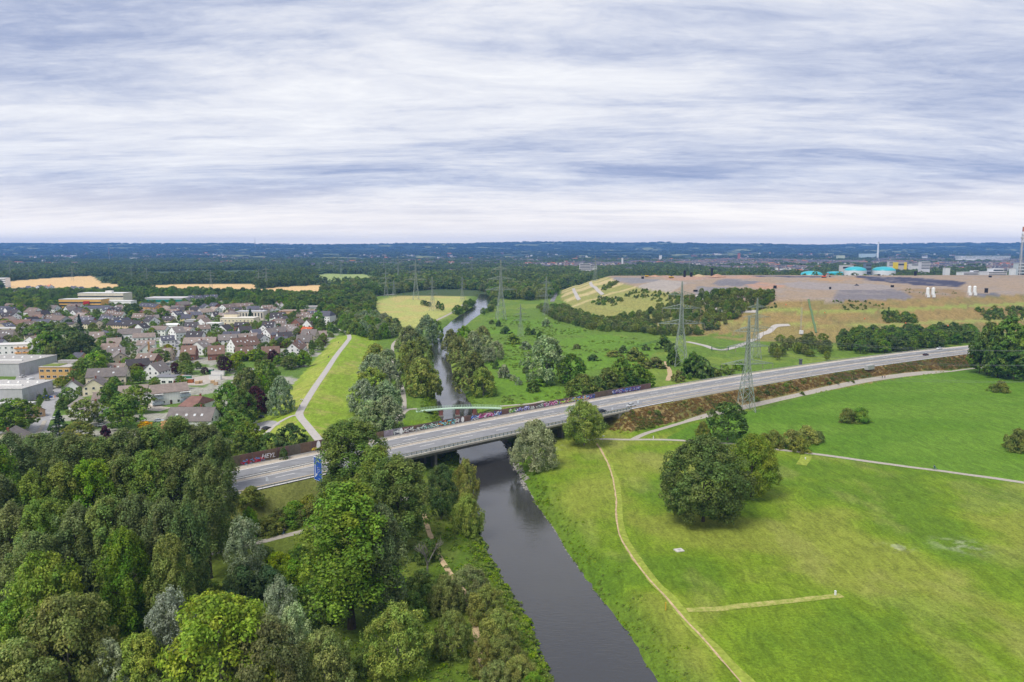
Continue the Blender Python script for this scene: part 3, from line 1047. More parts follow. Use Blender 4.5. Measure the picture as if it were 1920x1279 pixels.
STEP = 4.2
xs = np.arange(-108, 86, STEP * 0.77)
k = 0
for a_, b_ in zip(xs[:-1], xs[1:]):
    pa, pb = road_pt(a_, 15.2), road_pt(b_, 15.2)
    L = float(np.linalg.norm(pb - pa))
    xm = (a_ + b_) / 2
    hh_ = wall_h(xm)
    base = ROAD_Z - 0.15
    px = wall_px(xm)
    col = wall_col if not (715 < px < 760) else (0.30, 0.30, 0.32)
    col = tuple(q * random.uniform(0.85, 1.18) for q in col)
    pan = MB().box((0, 0, hh_ / 2), (L - 0.14, 0.14, hh_))
    for g in range(1, int(hh_ / 0.5)):
        pan.box((0, -0.085, g * 0.5), (L - 0.2, 0.03, 0.05))
    po = pan.build('wall_panel', MATS['panel_paint'], nw, col)
    c_ = (pa + pb) / 2
    po.location = Vector((c_[0], c_[1], base)) - WL
    po.rotation_euler = (0, 0, math.atan2(pb[1] - pa[1], pb[0] - pa[0]))
    q = MB().box((0, 0, hh_ / 2 + 0.05), (0.2, 0.24, hh_ + 0.1)).build('wall_post', MATS['panel_paint'], nw, (0.15, 0.13, 0.11))
    q.location = Vector((pa[0], pa[1], base)) - WL
    q.rotation_euler = po.rotation_euler
    pals = [s_ for s_ in STRETCH if s_[0] - 2 < px < s_[1] + 2]
    if pals:
        holder = po
        r = graffiti_bits(po, L - 0.2, hh_ * (0.96 if px > 700 else 0.55), PALS[pals[0][2]], 100 + k)
    k += 1
# white ovals and the white four-letter tag
for px in (597, 752, 867):
    X = float(np.interp(px, [wall_px(v) for v in np.linspace(-100, 80, 200)], np.linspace(-100, 80, 200)))
    q = road_pt(X, 15.02)
    mb = MB()
    hh_ = wall_h(X)
    mb.add([(0.8 * math.cos(t), 0, hh_ * 0.5 + hh_ * 0.45 * math.sin(t)) for t in np.linspace(0, 2 * math.pi, 24, endpoint=False)], [tuple(range(24))])
    o = mb.build('white_oval', MATS['graffiti_paint'], nw, (0.82, 0.82, 0.8))
    o.location = Vector((q[0], q[1], ROAD_Z - 0.1)) - WL
    o.rotation_euler = (0, 0, math.atan(road_s(X)))


def text_mesh(s, size, extr=0.0):
    cu = bpy.data.curves.new('lettering', 'FONT')
    cu.body = s
    cu.size = size
    cu.align_x = 'CENTER'
    cu.align_y = 'CENTER'
    cu.resolution_u = 2
    cu.shear = 0.25
    cu.offset = 0.03
    cu.extrude = extr
    ob = bpy.data.objects.new('lettering', cu)
    COL.objects.link(ob)
    bpy.context.view_layer.update()
    me = bpy.data.meshes.new_from_object(ob.evaluated_get(bpy.context.evaluated_depsgraph_get()))
    bpy.data.objects.remove(ob)
    return me


X = float(np.interp(503, [wall_px(v) for v in np.linspace(-100, 80, 200)], np.linspace(-100, 80, 200)))
q = road_pt(X, 15.03, ROAD_Z + 1.6)
o = link('graffiti_tag', text_mesh('HEYL', 2.2), MATS['graffiti_paint'], nw, (0.72, 0.70, 0.74))
o.location = Vector(q) - WL
o.rotation_euler = (math.pi / 2, 0.07, math.atan(road_s(X)))

# ---------------------------------------------------------------- blue motorway sign
plain('sign_blue', (0.012, 0.075, 0.36), 0.45, 0.4, 0.06, 0.8)
plain('sign_white', (0.75, 0.78, 0.82), 0.5, 0.4, 0.04, 0.8)
sp = P(520, 945, 3.0)
# face turned towards traffic coming from the right of the bridge
cS, tS, nS = road_frame(-76.0)
sc_ = road_pt(-73.5, -17.2, 0)
sg = empty('motorway_sign', (sc_[0], sc_[1], H1(sc_[0], sc_[1])), math.atan(road_s(-76)) - math.pi / 2 + math.radians(4), 'tall blue motorway direction sign with white arrow and lettering', 'sign')
SW, SH, SB = 4.4, 7.4, 3.2 + (ROAD_Z - H1(sc_[0], sc_[1])) - 3.4
mb = MB().box((0, 0, SB + SH / 2), (SW, 0.12, SH))
mb.build('board', MATS['sign_blue'], sg)
fr = MB()
for s_ in (-1, 1):
    fr.box((s_ * (SW / 2 + 0.04), 0, SB + SH / 2), (0.08, 0.16, SH + 0.16))
    fr.box((0, 0, SB + SH / 2 + s_ * (SH / 2 + 0.04)), (SW, 0.16, 0.08))
fr.build('border', MATS['sign_white'], sg)
for s_ in (-1, 1):
    MB().tube((s_ * 1.4, 0.25, -0.5), (s_ * 1.4, 0.25, SB + SH - 0.3), 0.11, n=8).build('support_post', MATS['galvanised'], sg)
ar = MB()
Y_ = -0.075


def quad(mb, x0, z0, x1, z1, w0):
    d = Vector((x1 - x0, 0, z1 - z0)).normalized()
    n_ = Vector((-d.z, 0, d.x)) * w0
    mb.add([(x0 + n_.x, Y_, z0 + n_.z), (x0 - n_.x, Y_, z0 - n_.z), (x1 - n_.x, Y_, z1 - n_.z), (x1 + n_.x, Y_, z1 + n_.z)], [(0, 1, 2, 3)])


quad(ar, -1.55, SB + 0.9, -1.55, SB + 4.8, 0.11)
ar.add([(-1.9, Y_, SB + 4.8), (-1.2, Y_, SB + 4.8), (-1.55, Y_, SB + 5.4)], [(0, 1, 2)])
quad(ar, -1.52, SB + 1.0, -0.7, SB + 1.9, 0.13)
ar.add([(-1.0, Y_, SB + 2.1), (-0.45, Y_, SB + 1.55), (-0.35, Y_, SB + 2.3)], [(0, 1, 2)])
ar.build('arrow', MATS['sign_white'], sg)
# the place names are too small in the photograph to read: rows of short marks in their places
for (x, z, ln) in ((-0.75, 6.75, 1.9), (-0.85, 6.2, 1.6), (-1.3, 5.75, 0.5), (0.35, 4.3, 1.7), (0.75, 3.75, 2.3), (0.4, 3.2, 1.5), (0.0, 2.7, 0.8), (0.9, 0.7, 1.2)):
    tm = MB()
    xx = x - ln / 2
    while xx < x + ln / 2:
        wv = random.uniform(0.05, 0.10)
        hv = random.choice((0.14, 0.14, 0.20))
        tm.add([(xx, Y_, SB + z - 0.12), (xx + wv, Y_, SB + z - 0.12), (xx + wv, Y_, SB + z - 0.12 + hv), (xx, Y_, SB + z - 0.12 + hv)], [(0, 1, 2, 3)])
        xx += wv + 0.08
    tm.build('lettering_row', MATS['sign_white'], sg)
tm = MB().add([(0.35, Y_, SB + 6.0), (0.95, Y_, SB + 6.0), (0.95, Y_, SB + 6.55), (0.35, Y_, SB + 6.55)], [(0, 1, 2, 3)])
tm.build('route_shield', MATS['sign_white'], sg)

# ---------------------------------------------------------------- footbridge
plain('pale_green_paint', (0.45, 0.60, 0.46), 0.5, 0.4, 0.08, 0.8)
plain('pier_brick', (0.20, 0.085, 0.075), 0.9, 0.1, 0.25, 1.2)
plain('pale_stone', (0.25, 0.235, 0.21), 0.85, 0.2, 0.15, 0.8)
fa, fb = P(780, 768, 1.4), P(940, 762, 1.4)
fv = fb - fa
FL = float(np.linalg.norm(fv))
fbx = empty('footbridge', tuple((fa + fb) / 2), math.atan2(fv[1], fv[0]), 'pale green footbridge on brick piers beyond the motorway', 'bridge')


def fz_(t):
    return 1.1 * (1 - (2 * t) ** 2)


seg = 16
dk = MB()
rows = []
for i in range(seg + 1):
    t = i / seg - 0.5
    z = fz_(t) - 0.9
    for (yy, zz) in ((-1.3, -0.5), (1.3, -0.5), (1.3, 0), (-1.3, 0)):
        rows.append((t * FL, yy, z + zz))
fs = []
for i in range(seg):
    for k in range(4):
        fs.append((4 * i + (k + 1) % 4, 4 * i + k, 4 * i + 4 + k, 4 * i + 4 + (k + 1) % 4))
fs += [(0, 1, 2, 3), tuple(4 * seg + k for k in (3, 2, 1, 0))]
dk.add(rows, fs)
dk.build('deck', MATS['pale_green_paint'], fbx)
for s_ in (-1, 1):
    rm = MB()
    for i in range(seg):
        t0, t1 = i / seg - 0.5, (i + 1) / seg - 0.5
        for zz in (0.55, 1.1):
            rm.tube((t0 * FL, s_ * 1.25, fz_(t0) - 0.9 + zz), (t1 * FL, s_ * 1.25, fz_(t1) - 0.9 + zz), 0.05, n=5)
    rm.build('handrail', MATS['pale_green_paint'], fbx)
    for i in range(2 * seg + 1):
        t = i / (2 * seg) - 0.5
        MB().box((t * FL, s_ * 1.25, fz_(t) - 0.35), (0.08, 0.08, 1.1)).build('railing_post', MATS['pale_green_paint'], fbx)
for px in (828, 860, 893):
    q = P(px, 775, 0)
    loc = fbx.matrix_basis.inverted() @ Vector((q[0], q[1], 0))
    MB().box((loc.x, 0, -2.6), (1.9, 2.4, 4.0)).build('pier', MATS['pier_brick'], fbx)
    MB().box((loc.x, 0, -4.1), (2.4, 3.0, 1.8)).build('pier_base', MATS['pale_stone'], fbx)

# ---------------------------------------------------------------- trees
m, nt = new_mat('leaf')
oi = nt.n('ShaderNodeObjectInfo')
att = nt.n('ShaderNodeAttribute', attribute_name='var')
sp_ = nt.n('ShaderNodeSeparateColor')
nt.l(att.outputs['Color'], sp_.inputs[0])
hsv = nt.n('ShaderNodeHueSaturation')
nt.l(nt.maprange(sp_.outputs[1], 0, 1, 0.475, 0.525), hsv.inputs['Hue'])
nt.l(nt.maprange(oi.outputs['Random'], 0, 1, 0.85, 1.1), hsv.inputs['Saturation'])
v1 = nt.maprange(sp_.outputs[0], 0, 1, 1.0, 2.9)
v2 = nt.maprange(oi.outputs['Random'], 0, 1, 0.84, 1.16)
v3 = nt.maprange(sp_.outputs[2], 0, 1, 0.75, 1.25)
nt.l(nt.math('MULTIPLY', nt.math('MULTIPLY', v1, v2), v3), hsv.inputs['Value'])
nt.l(nt.mix(1.0, oi.outputs['Color'], (1.10, 1.0, 0.80, 1), 'MULTIPLY'), hsv.inputs['Color'])
df = nt.n('ShaderNodeBsdfPrincipled')
nt.l(hsv.outputs[0], df.inputs['Base Color'])
df.inputs['Roughness'].default_value = 0.55
df.inputs['Specular IOR Level'].default_value = 0.22
tr = nt.n('ShaderNodeBsdfTranslucent')
nt.l(nt.mix(1.0, hsv.outputs[0], (1.15, 1.25, 0.55, 1), 'MULTIPLY'), tr.inputs['Color'])
mx = nt.n('ShaderNodeMixShader')
mx.inputs[0].default_value = 0.36
nt.l(df.outputs[0], mx.inputs[1])
nt.l(tr.outputs[0], mx.inputs[2])
oo = nt.n('ShaderNodeOutputMaterial')
nt.l(mx.outputs[0], oo.inputs[0])
plain('bark', (0.085, 0.07, 0.055), 0.95, 0.1, 0.35, 2.0, bstr=0.5)
plain('pale_bark', (0.20, 0.185, 0.16), 0.95, 0.1, 0.35, 2.0, bstr=0.5)


def unit(a):
    return a / (np.linalg.norm(a, axis=-1, keepdims=True) + 1e-9)


def leaves_mesh(name, C, N, S, var, r, slim=0.62):
    n = len(C)
    T = unit(np.cross(N, r.normal(size=(n, 3))))
    B = np.cross(N, T)
    S = S[:, None]
    bend = N * S * r.uniform(-0.25, 0.25, (n, 1))
    V = np.stack([C + T * S + bend, C + B * S * slim, C - T * S + bend, C - B * S * slim], 1).reshape(-1, 3)
    me = bpy.data.meshes.new(name)
    set_mesh(me, V, [np.arange(4 * n).reshape(n, 4)])
    at = me.color_attributes.new('var', 'FLOAT_COLOR', 'POINT')
    vv = np.repeat(np.column_stack([var, np.ones(n)]), 4, 0).astype(np.float32)
    at.data.foreach_set('color', vv.ravel())
    me.materials.append(MATS['leaf'])
    return me


def lobes(shape, H, R, n, r):
    """centres and radii of the leaf masses of one crown"""
    out = []
    ga = 2.39996
    for i in range(n):
        u = (i + 0.5) / n
        a = i * ga + r.uniform(-0.5, 0.5)
        if shape == 'poplar':
            t = u ** 0.9
            z = H * (0.14 + 0.83 * t)
            pr = R * (0.62 + 0.75 * t) * (1 - t ** 3.0) ** 0.6 * 0.95
            rad = R * r.uniform(0.26, 0.42) * (0.75 + 0.4 * (1 - t))
            q = pr * r.uniform(0.35, 1.0)
        elif shape == 'oak':
            t = u
            z = H * (0.16 + 0.78 * t)
            pr = R * (1 - (abs(t - 0.36) / 0.66) ** 2.4 if t > 0.36 else 1 - (abs(t - 0.36) / 0.62) ** 2.0) * 0.9
            pr = max(pr, 0.05 * R)
            rad = R * r.uniform(0.2, 0.3)
            q = pr * math.sqrt(r.uniform(0.35, 1.0))
        elif shape == 'willow':
            t = u
            z = H * (0.10 + 0.80 * t)
            pr = R * max(0.05, 1 - (abs(t - 0.30) / 0.72) ** 2.2) * 0.92
            rad = R * r.uniform(0.18, 0.32)
            q = pr * math.sqrt(r.uniform(0.3, 1.0))
            z += H * 0.05 * r.uniform(-1, 1)
        elif shape == 'bush':
            t = u
            z = H * (0.05 + 0.75 * t)
            pr = R * max(0.1, 1 - t ** 1.8) * 0.85
            rad = R * r.uniform(0.25, 0.4)
            q = pr * math.sqrt(r.uniform(0.1, 1.0))
        elif shape == 'conifer':
            t = u
            z = H * (0.06 + 0.9 * t)
            pr = R * (1 - t) * 0.85 + 0.02 * R
            rad = R * (0.12 + 0.25 * (1 - t))
            q = pr * r.uniform(0.5, 1.0)
        else:   # round
            t = u
            z = H * (0.20 + 0.72 * t)
            pr = R * max(0.08, 1 - (abs(t - 0.42) / 0.64) ** 2.2) * 0.88
            rad = R * r.uniform(0.22, 0.36)
            q = pr * math.sqrt(r.uniform(0.25, 1.0))
        out.append((np.array([q * math.cos(a), q * math.sin(a), z]), rad))
    return out


def make_crown(name, shape, H, R, nl, nsub, nleaf, leaf, seed, droop=0.0):
    r = np.random.default_rng(seed)
    Cs, Ns, Vs = [], [], []
    axis_z = H * 0.45
    lb = lobes(shape, H, R, nl, r)
    for c, rad in lb:
        out = unit(c - np.array([0, 0, axis_z * 0.8 if shape != 'poplar' else c[2] - 0.35 * R]))
        tone, hue = r.uniform(0, 1), r.uniform(0, 1)
        for s in range(nsub):
            d = unit(r.normal(size=3) + out * 0.9 + np.array([0, 0, 0.35 if shape != 'poplar' else 1.1]))
            sc_c = c + d * rad * 0.75
            sr = rad * r.uniform(0.38, 0.62)
            n = int(nleaf * r.uniform(0.7, 1.3))
            ld = unit(r.normal(size=(n, 3)) + d * 0.7 + np.array([0, 0, 0.3]))
            el = np.array([1, 1, 0.8 if shape != 'poplar' else 1.9])
            rr = sr * r.uniform(0.55, 1.08, (n, 1))
            pos_ = sc_c + ld * rr * el
            if droop:
                pos_[:, 2] -= droop * rad * r.uniform(0, 1, n) ** 2
            Cs.append(pos_)
            Ns.append(unit(ld * 0.75 + d * 0.3 + np.array([0, 0, 0.35]) + r.normal(size=(n, 3)) * 0.42))
            Vs.append(np.column_stack([r.uniform(0, 1, n), np.clip(hue + r.normal(size=n) * 0.2, 0, 1), np.full(n, tone)]))
    C = np.concatenate(Cs)
    N = np.concatenate(Ns)
    Va = np.concatenate(Vs)
    S = leaf * r.uniform(0.6, 1.25, len(C))
    rad_ = np.hypot(C[:, 0], C[:, 1])
    kxy = R / np.percentile(rad_, 97.5)
    kz = H / np.percentile(C[:, 2], 99.7)
    C = C * np.array([kxy, kxy, kz])
    lb = [(c * np.array([kxy, kxy, kz]), q) for c, q in lb]
    C[:, 2] = np.maximum(C[:, 2], 0.05 * H if shape in ('bush', 'willow') else 0.08 * H)
    return leaves_mesh(name, C, N, S, Va, r), lb


def make_trunk(name, H, R, lb, seed, bark='bark', tr=None, lean=0.02):
    r = random.Random(seed)
    mb = MB()
    r0 = tr or H * 0.018
    top = 0.8 * H
    pts = []
    for i in range(7):
        t = i / 6
        pts.append(Vector((r.uniform(-1, 1) * lean * H * t, r.uniform(-1, 1) * lean * H * t, -0.4 + top * t)))
    for i in range(6):
        mb.tube(pts[i], pts[i + 1], r0 * (1.25 if i == 0 else 1 - i / 6.8), r0 * (1 - (i + 1) / 6.8), 7, cap=False)
    sel = r.sample(range(len(lb)), min(len(lb), 14))
    for k in sel:
        c, rad = lb[k]
        z = max(0.16 * H, min(0.7 * H, c[2] - 0.75 * math.hypot(c[0], c[1])))
        i = min(5, int((z + 0.4) / top * 6))
        a = pts[i].lerp(pts[i + 1], 0.5)
        a.z = z
        mid_ = a.lerp(Vector(c), 0.55) + Vector((r.uniform(-1, 1), r.uniform(-1, 1), 0.6)) * 0.03 * H
        mb.tube(a, mid_, r0 * 0.42, r0 * 0.26, 5, cap=False)
        mb.tube(mid_, Vector(c), r0 * 0.26, r0 * 0.08, 5, cap=False)
    return mb.mesh(name, [MATS[bark]], True)


PROTO = {}


def proto(key, shape, H, R, nl, nsub, nleaf, leaf, seeds, bark='bark', droop=0.0, tr=None):
    lst = []
    for s in seeds:
        cm, lb = make_crown('crown_' + key, shape, H, R, nl, nsub, nleaf, leaf, s, droop)
        tm = make_trunk('trunk_' + key, H, R, lb, s, bark, tr)
        lst.append((cm, tm, H, R))
    PROTO[key] = lst


# near, finely leaved
proto('poplar', 'poplar', 30, 6.6, 105, 6, 42, 0.26, (1, 2, 3, 4), 'bark')
proto('oak', 'oak', 24, 12.5, 110, 7, 40, 0.33, (11, 12), 'bark')
proto('round_near', 'round', 19, 9.5, 80, 6, 44, 0.30, (21, 22, 23), 'pale_bark')
proto('silver', 'poplar', 17, 5.0, 56, 6, 34, 0.22, (31, 32), 'pale_bark')
proto('willow_near', 'willow', 14, 9.0, 80, 6, 40, 0.27, (41, 42, 43), 'pale_bark', droop=0.3)
proto('bush_near', 'bush', 5, 4.2, 36, 6, 32, 0.19, (51, 52, 53), 'bark')
# middle distance
proto('willow', 'willow', 16, 9.5, 60, 5, 24, 0.48, (61, 62, 63), 'pale_bark', droop=0.35)
proto('round', 'round', 16, 7.5, 44, 5, 22, 0.46, (71, 72, 73, 74), 'bark')
proto('broad', 'oak', 16, 8.5, 56, 5, 22, 0.46, (75, 76), 'bark')
proto('tall', 'poplar', 24, 6.5, 48, 5, 22, 0.50, (81, 82), 'bark')
proto('conifer', 'conifer', 16, 4.2, 60, 4, 16, 0.36, (91,), 'bark')
proto('bush', 'bush', 4, 3.4, 18, 4, 18, 0.36, (95, 96), 'bark')
# far woods
proto('far', 'round', 16, 8.0, 22, 3, 9, 1.15, (101, 102, 103), 'bark')
proto('far_wide', 'oak', 14, 16.0, 26, 3, 9, 1.7, (105, 106), 'bark')
proto('tuft', 'bush', 1.2, 1.1, 9, 3, 9, 0.17, (111, 112), 'bark')

COLR = {
    'poplar': (0.080, 0.115, 0.036), 'poplar2': (0.066, 0.115, 0.020), 'olive': (0.100, 0.125, 0.030), 'silver': (0.150, 0.195, 0.145), 'willow': (0.125, 0.168, 0.112), 'willow2': (0.112, 0.145, 0.045),
    'green': (0.070, 0.125, 0.018), 'dark': (0.044, 0.082, 0.017), 'bright': (0.080, 0.150, 0.009), 'oak': (0.058, 0.105, 0.012), 'oak2': (0.075, 0.105, 0.022), 'purple': (0.030, 0.011, 0.020),
    'yellow': (0.125, 0.135, 0.015), 'lime': (0.095, 0.145, 0.013), 'bluegreen': (0.052, 0.100, 0.034), 'scrub': (0.088, 0.115, 0.024), 'autumn': (0.26, 0.17, 0.015), 'conifer': (0.022, 0.046, 0.020), 'teal': (0.042, 0.095, 0.030),
}
NTREE = [0]
ADJ = {'green': 'mid-green', 'dark': 'dark green', 'oak2': 'dull olive', 'scrub': 'brownish olive', 'willow2': 'pale olive', 'lime': 'yellow-green', 'willow': 'silver-grey', 'oak': 'deep green', 'olive': 'olive', 'bluegreen': 'bluish green', 'teal': 'cool green', 'bright': 'bright green', 'poplar': 'grey-green', 'poplar2': 'fresh green', 'yellow': 'yellowish'}


def plant(key, x, y, h, wd, col, label, group=None, name='tree', z=None, cat=None, rot=None, jit=0.14):
    """one tree: an empty with trunk and crown, h metres high and wd metres wide"""
    r = random.Random(int(x * 131 + y * 17 + h * 7))
    cm, tm, H, R = r.choice(PROTO[key])
    if z is None:
        z = H1(x, y)
    e = empty(name, (x, y, z), rot if rot is not None else r.uniform(0, 6.28), label, cat or ('bush' if 'bush' in name or 'shrub' in name else 'tree'), group)
    sx = wd / (2 * R)
    e.scale = (sx, sx, h / H)
    c = COLR[col] if isinstance(col, str) else col
    j = [r.uniform(1 - jit, 1 + jit) for _ in range(3)]
    a = link('crown', cm, None, e, (c[0] * j[0], c[1] * (j[0] + j[1]) / 2, c[2] * j[2]))
    b = link('trunk' if 'shrub' not in name and 'bush' not in name else 'stem', tm, None, e)
    NTREE[0] += 1
    TREES.append((x, y, wd / 2))
    return e


TREES = []


def T(key, px, ytop, ybase, wpx, col, label, group=None, name='tree', **kw):
    """tree whose foot shows at (px, ybase) and whose top reaches row ytop"""
    g = G(px, ybase)
    D = g[1]
    h = (ybase - ytop) * D / FOC * 1.03
    return plant(key, g[0], g[1], h, wpx * D / FOC, col, label, group, name, z=g[2], **kw)


def TT(key, px, ytop, h, wpx, col, label, group=None, name='tree', **kw):
    """tree of height h whose top shows at (px, ytop), foot hidden"""
    q = P(px, ytop, h)
    for _ in range(3):
        q = P(px, ytop, h + H1(q[0], q[1]))
    return plant(key, q[0], q[1], h, wpx * q[1] / FOC, col, label, group, name, **kw)


# poplar wood on the left, between the river path and the motorway
PW = 'tall poplar of the dense dark wood in front of the village'
gpw = 'poplars of the dark wood'
for (x, y, h, wd) in [(-30, 842, 27, 85), (20, 838, 28, 80), (72, 842, 28, 78), (128, 826, 29, 80), (182, 832, 28, 76), (232, 818, 29, 80), (280, 812, 30, 80), (330, 800, 31, 84), (380, 806, 31, 80), (408, 832, 29, 62),
                      (-5, 900, 28, 88), (55, 892, 28, 84), (112, 884, 29, 82), (170, 876, 29, 84), (222, 868, 29, 80), (276, 858, 30, 84), (330, 856, 30, 86), (384, 872, 30, 72),
                      (15, 958, 27, 92), (78, 950, 28, 90), (140, 958, 28, 90), (196, 946, 29, 88), (250, 942, 29, 88), (304, 950, 29, 88), (352, 950, 29, 74), (60, 1010, 25, 92), (228, 1004, 26, 84), (318, 1016, 25, 76)]:
    r_ = random.Random(x * 3 + y)
    yt = y - 12
    for _ in range(60):                     # keep the feet off the motorway and its slopes
        q = P(x, yt, h)
        s = road_s(q[0])
        o_ = (q[1] - road_y(q[0])) / math.sqrt(1 + s * s)
        if abs(o_) > 24:
            break
        h += -0.4 if y < 850 else 0.4
    pc_ = r_.choice(('poplar', 'poplar', 'poplar2'))
    row_ = 'back row, next to the village street' if y < 850 else ('middle rows' if y < 930 else 'front rows, above the low broadleaf trees')
    TT('poplar', x, yt, h, wd * 1.18, pc_, '%s tall poplar of the dense wood, %s' % (ADJ[pc_], row_), '%s poplars, %s' % (ADJ[pc_], row_), 'poplar_tree')
# big poplars at the bridge
TT('poplar', 655, 790, 30, 140, 'poplar2', 'tall poplar hiding part of the motorway, nearest the graffiti wall', None, 'poplar_tree')
TT('poplar', 742, 856, 26, 130, 'poplar2', 'broad poplar in front of the bridge railing, beside the river', None, 'poplar_tree')
TT('poplar', 705, 836, 27, 90, 'poplar', 'slim poplar wedged between the two bridge poplars', None, 'poplar_tree')
TT('poplar', 652, 905, 32, 190, 'poplar2', 'biggest poplar by the gravel path, its trunk showing', None, 'poplar_tree')
TT('poplar', 712, 950, 27, 110, 'poplar', 'lower poplar leaning on the biggest poplar', None, 'poplar_tree')
# light green broadleaves in the near corner
TT('round_near', 78, 1042, 25, 170, (0.085, 0.130, 0.016), 'bright green broadleaf tree below the poplar wood', None, 'broadleaf_tree')
TT('round_near', 120, 1112, 22, 190, 'olive', 'olive broadleaf tree with pale twigs below the poplar wood', None, 'broadleaf_tree')
TT('round_near', 10, 1130, 20, 150, 'bright', 'fresh green broadleaf tree at the wood edge with dense leaves', None, 'broadleaf_tree')
TT('round_near', 20, 1208, 18, 180, 'willow2', 'dull green broadleaf tree among the lowest trees of the wood', None, 'broadleaf_tree')
TT('round_near', 408, 1112, 23, 240, (0.095, 0.140, 0.018), 'big bright yellow-green broadleaf tree standing forward of the poplars', None, 'broadleaf_tree')
TT('round_near', 492, 1160, 19, 150, 'olive', 'olive broadleaf tree against the big yellow-green one', None, 'broadleaf_tree')
TT('silver', 312, 1108, 19, 92, 'silver', 'silvery white poplar in front of the dark poplar wood', None, 'white_poplar_tree')
TT('silver', 522, 1085, 19, 80, 'silver', 'silvery white poplar beside the biggest poplar', None, 'white_poplar_tree')
TT('silver', 455, 972, 18, 78, 'willow', 'pale grey-green white poplar beside the gravel path', None, 'white_poplar_tree')
TT('silver', 545, 1135, 15, 70, 'silver', 'low silvery white poplar among the dark shrubs', None, 'white_poplar_tree')
TT('silver', 205, 1200, 14, 80, 'silver', 'small silvery white poplar behind the olive broadleaf', None, 'white_poplar_tree')
TT('willow_near', 262, 1190, 14, 140, 'willow2', 'soft grey-green willow between the olive and the yellow-green trees', None, 'willow_tree')
TT('willow_near', 606, 1180, 13, 140, 'willow2', 'soft grey-green willow below the biggest poplar', None, 'willow_tree')
TT('willow_near', 744, 1135, 13, 140, 'willow2', 'soft willow on the grass beside the sandy trail', None, 'willow_tree')
TT('willow_near', 345, 1235, 12, 150, 'olive', 'olive willow crown under the silvery poplar', None, 'willow_tree')
# right of the big poplars
TT('round_near', 826, 870, 17, 66, 'dark', 'dark green round tree between poplar and river', None, 'broadleaf_tree')
TT('willow_near', 872, 862, 15, 56, 'willow2', 'pale willow on the bank beside the bridge', None, 'willow_tree')
TT('willow_near', 876, 925, 12, 66, 'willow2', 'pale willow at the water edge below the bridge', None, 'willow_tree')
TT('willow_near', 848, 1148, 9, 86, 'olive', 'olive willow shrub beside the sandy trail', None, 'willow_tree')
for (x, y, h, wd, c) in [(880, 1062, 9, 88, 'willow2'), (836, 1078, 9, 70, 'willow2'), (912, 1098, 8, 80, 'olive'), (935, 1142, 8, 84, 'willow2'), (948, 1192, 7, 84, 'olive'), (975, 1232, 6, 80, 'willow2'), (905, 1200, 7, 60, 'olive'), (1000, 1262, 5, 60, 'bright'), (930, 1240, 6, 70, 'willow2')]:
    TT('willow_near', x, y, h, wd, c, ADJ[c] + ' bushy willow of the scrub on the steep river bank', ADJ[c] + ' willow scrub on the river bank', 'willow_shrub')
# undergrowth of the wood
UG = 'leafy shrub of the undergrowth between the poplars'
for (x, y, h, wd, c) in [(452, 1062, 8, 90, 'bluegreen'), (500, 1062, 7, 80, 'teal'), (548, 1050, 7, 80, 'green'), (490, 1022, 5, 60, 'green'), (540, 1100, 7, 80, 'dark'), (430, 1110, 7, 80, 'bluegreen'), (580, 1090, 7, 80, 'dark'), (390, 1090, 6, 80, 'green'), (600, 1120, 6, 80, 'dark'),
                         (340, 1120, 6, 90, 'dark'), (290, 1150, 6, 90, 'dark'), (230, 1130, 6, 90, 'dark'), (800, 1010, 6, 60, 'dark'), (790, 1070, 6, 80, 'green'), (770, 1110, 6, 80, 'green'), (560, 1150, 6, 80, 'bluegreen'), (690, 1210, 5, 80, 'green'), (815, 1105, 5, 60, 'lime'), (150, 1180, 6, 90, 'green'),
                         (560, 1020, 4, 50, 'green'), (600, 1030, 5, 60, 'green'), (520, 1035, 4, 60, 'lime')]:
    TT('bush_near', x, y, h, wd, c, ADJ[c] + ' ' + UG, ADJ[c] + ' shrubs under the poplars', 'undergrowth_shrub')
# shrubs on the motorway slope under the sign
for (x, y, h, wd, c) in [(468, 897, 6, 62, 'scrub'), (520, 912, 5, 56, 'scrub'), (548, 898, 6, 70, 'green'), (585, 896, 6, 66, 'scrub'), (440, 930, 6, 60, 'green'), (500, 932, 5, 60, 'scrub'), (540, 932, 5, 64, 'green'), (580, 930, 6, 60, 'scrub'), (520, 952, 4, 56, 'green'), (560, 956, 4, 56, 'scrub'), (425, 985, 6, 60, 'dark')]:
    TT('bush_near', x, y, h, wd, c, ADJ[c] + ' shrub on the motorway slope below the blue sign', ADJ[c] + ' shrubs on the motorway slope', 'roadside_shrub')
TT('bush_near', 466, 928, 8, 44, 'bright', 'fresh green conical young tree below the blue sign', None, 'young_tree')

# bare dead tree
g = G(800, 1085)
dt = empty('dead_tree', tuple(g), 0, 'bare grey dead tree between poplar and river', 'tree')
mb = MB()
rr = random.Random(3)


def dead(a, d, L, r0, n):
    b_ = a + d * L
    mb.tube(a, b_, r0, r0 * 0.6, 5, cap=False)
    if n:
        for k in range(3):
            dd = (d + Vector((rr.uniform(-1, 1), rr.uniform(-1, 1), rr.uniform(-0.1, 0.7))) * 0.65).normalized()
            dead(a + d * L * rr.uniform(0.5, 1.0), dd, L * rr.uniform(0.55, 0.8), r0 * 0.55, n - 1)


trunk_mb = MB().tube((0, 0, -0.4), (0.3, 0.1, 4.0), 0.32, 0.22, 7)
trunk_mb.build('trunk', MATS['pale_bark'], dt)
for k in range(4):
    mb = MB()
    dead(Vector((0.3, 0.1, 3.0 + 0.3 * k)), Vector((rr.uniform(-0.6, 0.9), rr.uniform(-0.5, 0.5), 0.9)).normalized(), 3.4, 0.15, 3)
    mb.build('branch', MATS['pale_bark'], dt)

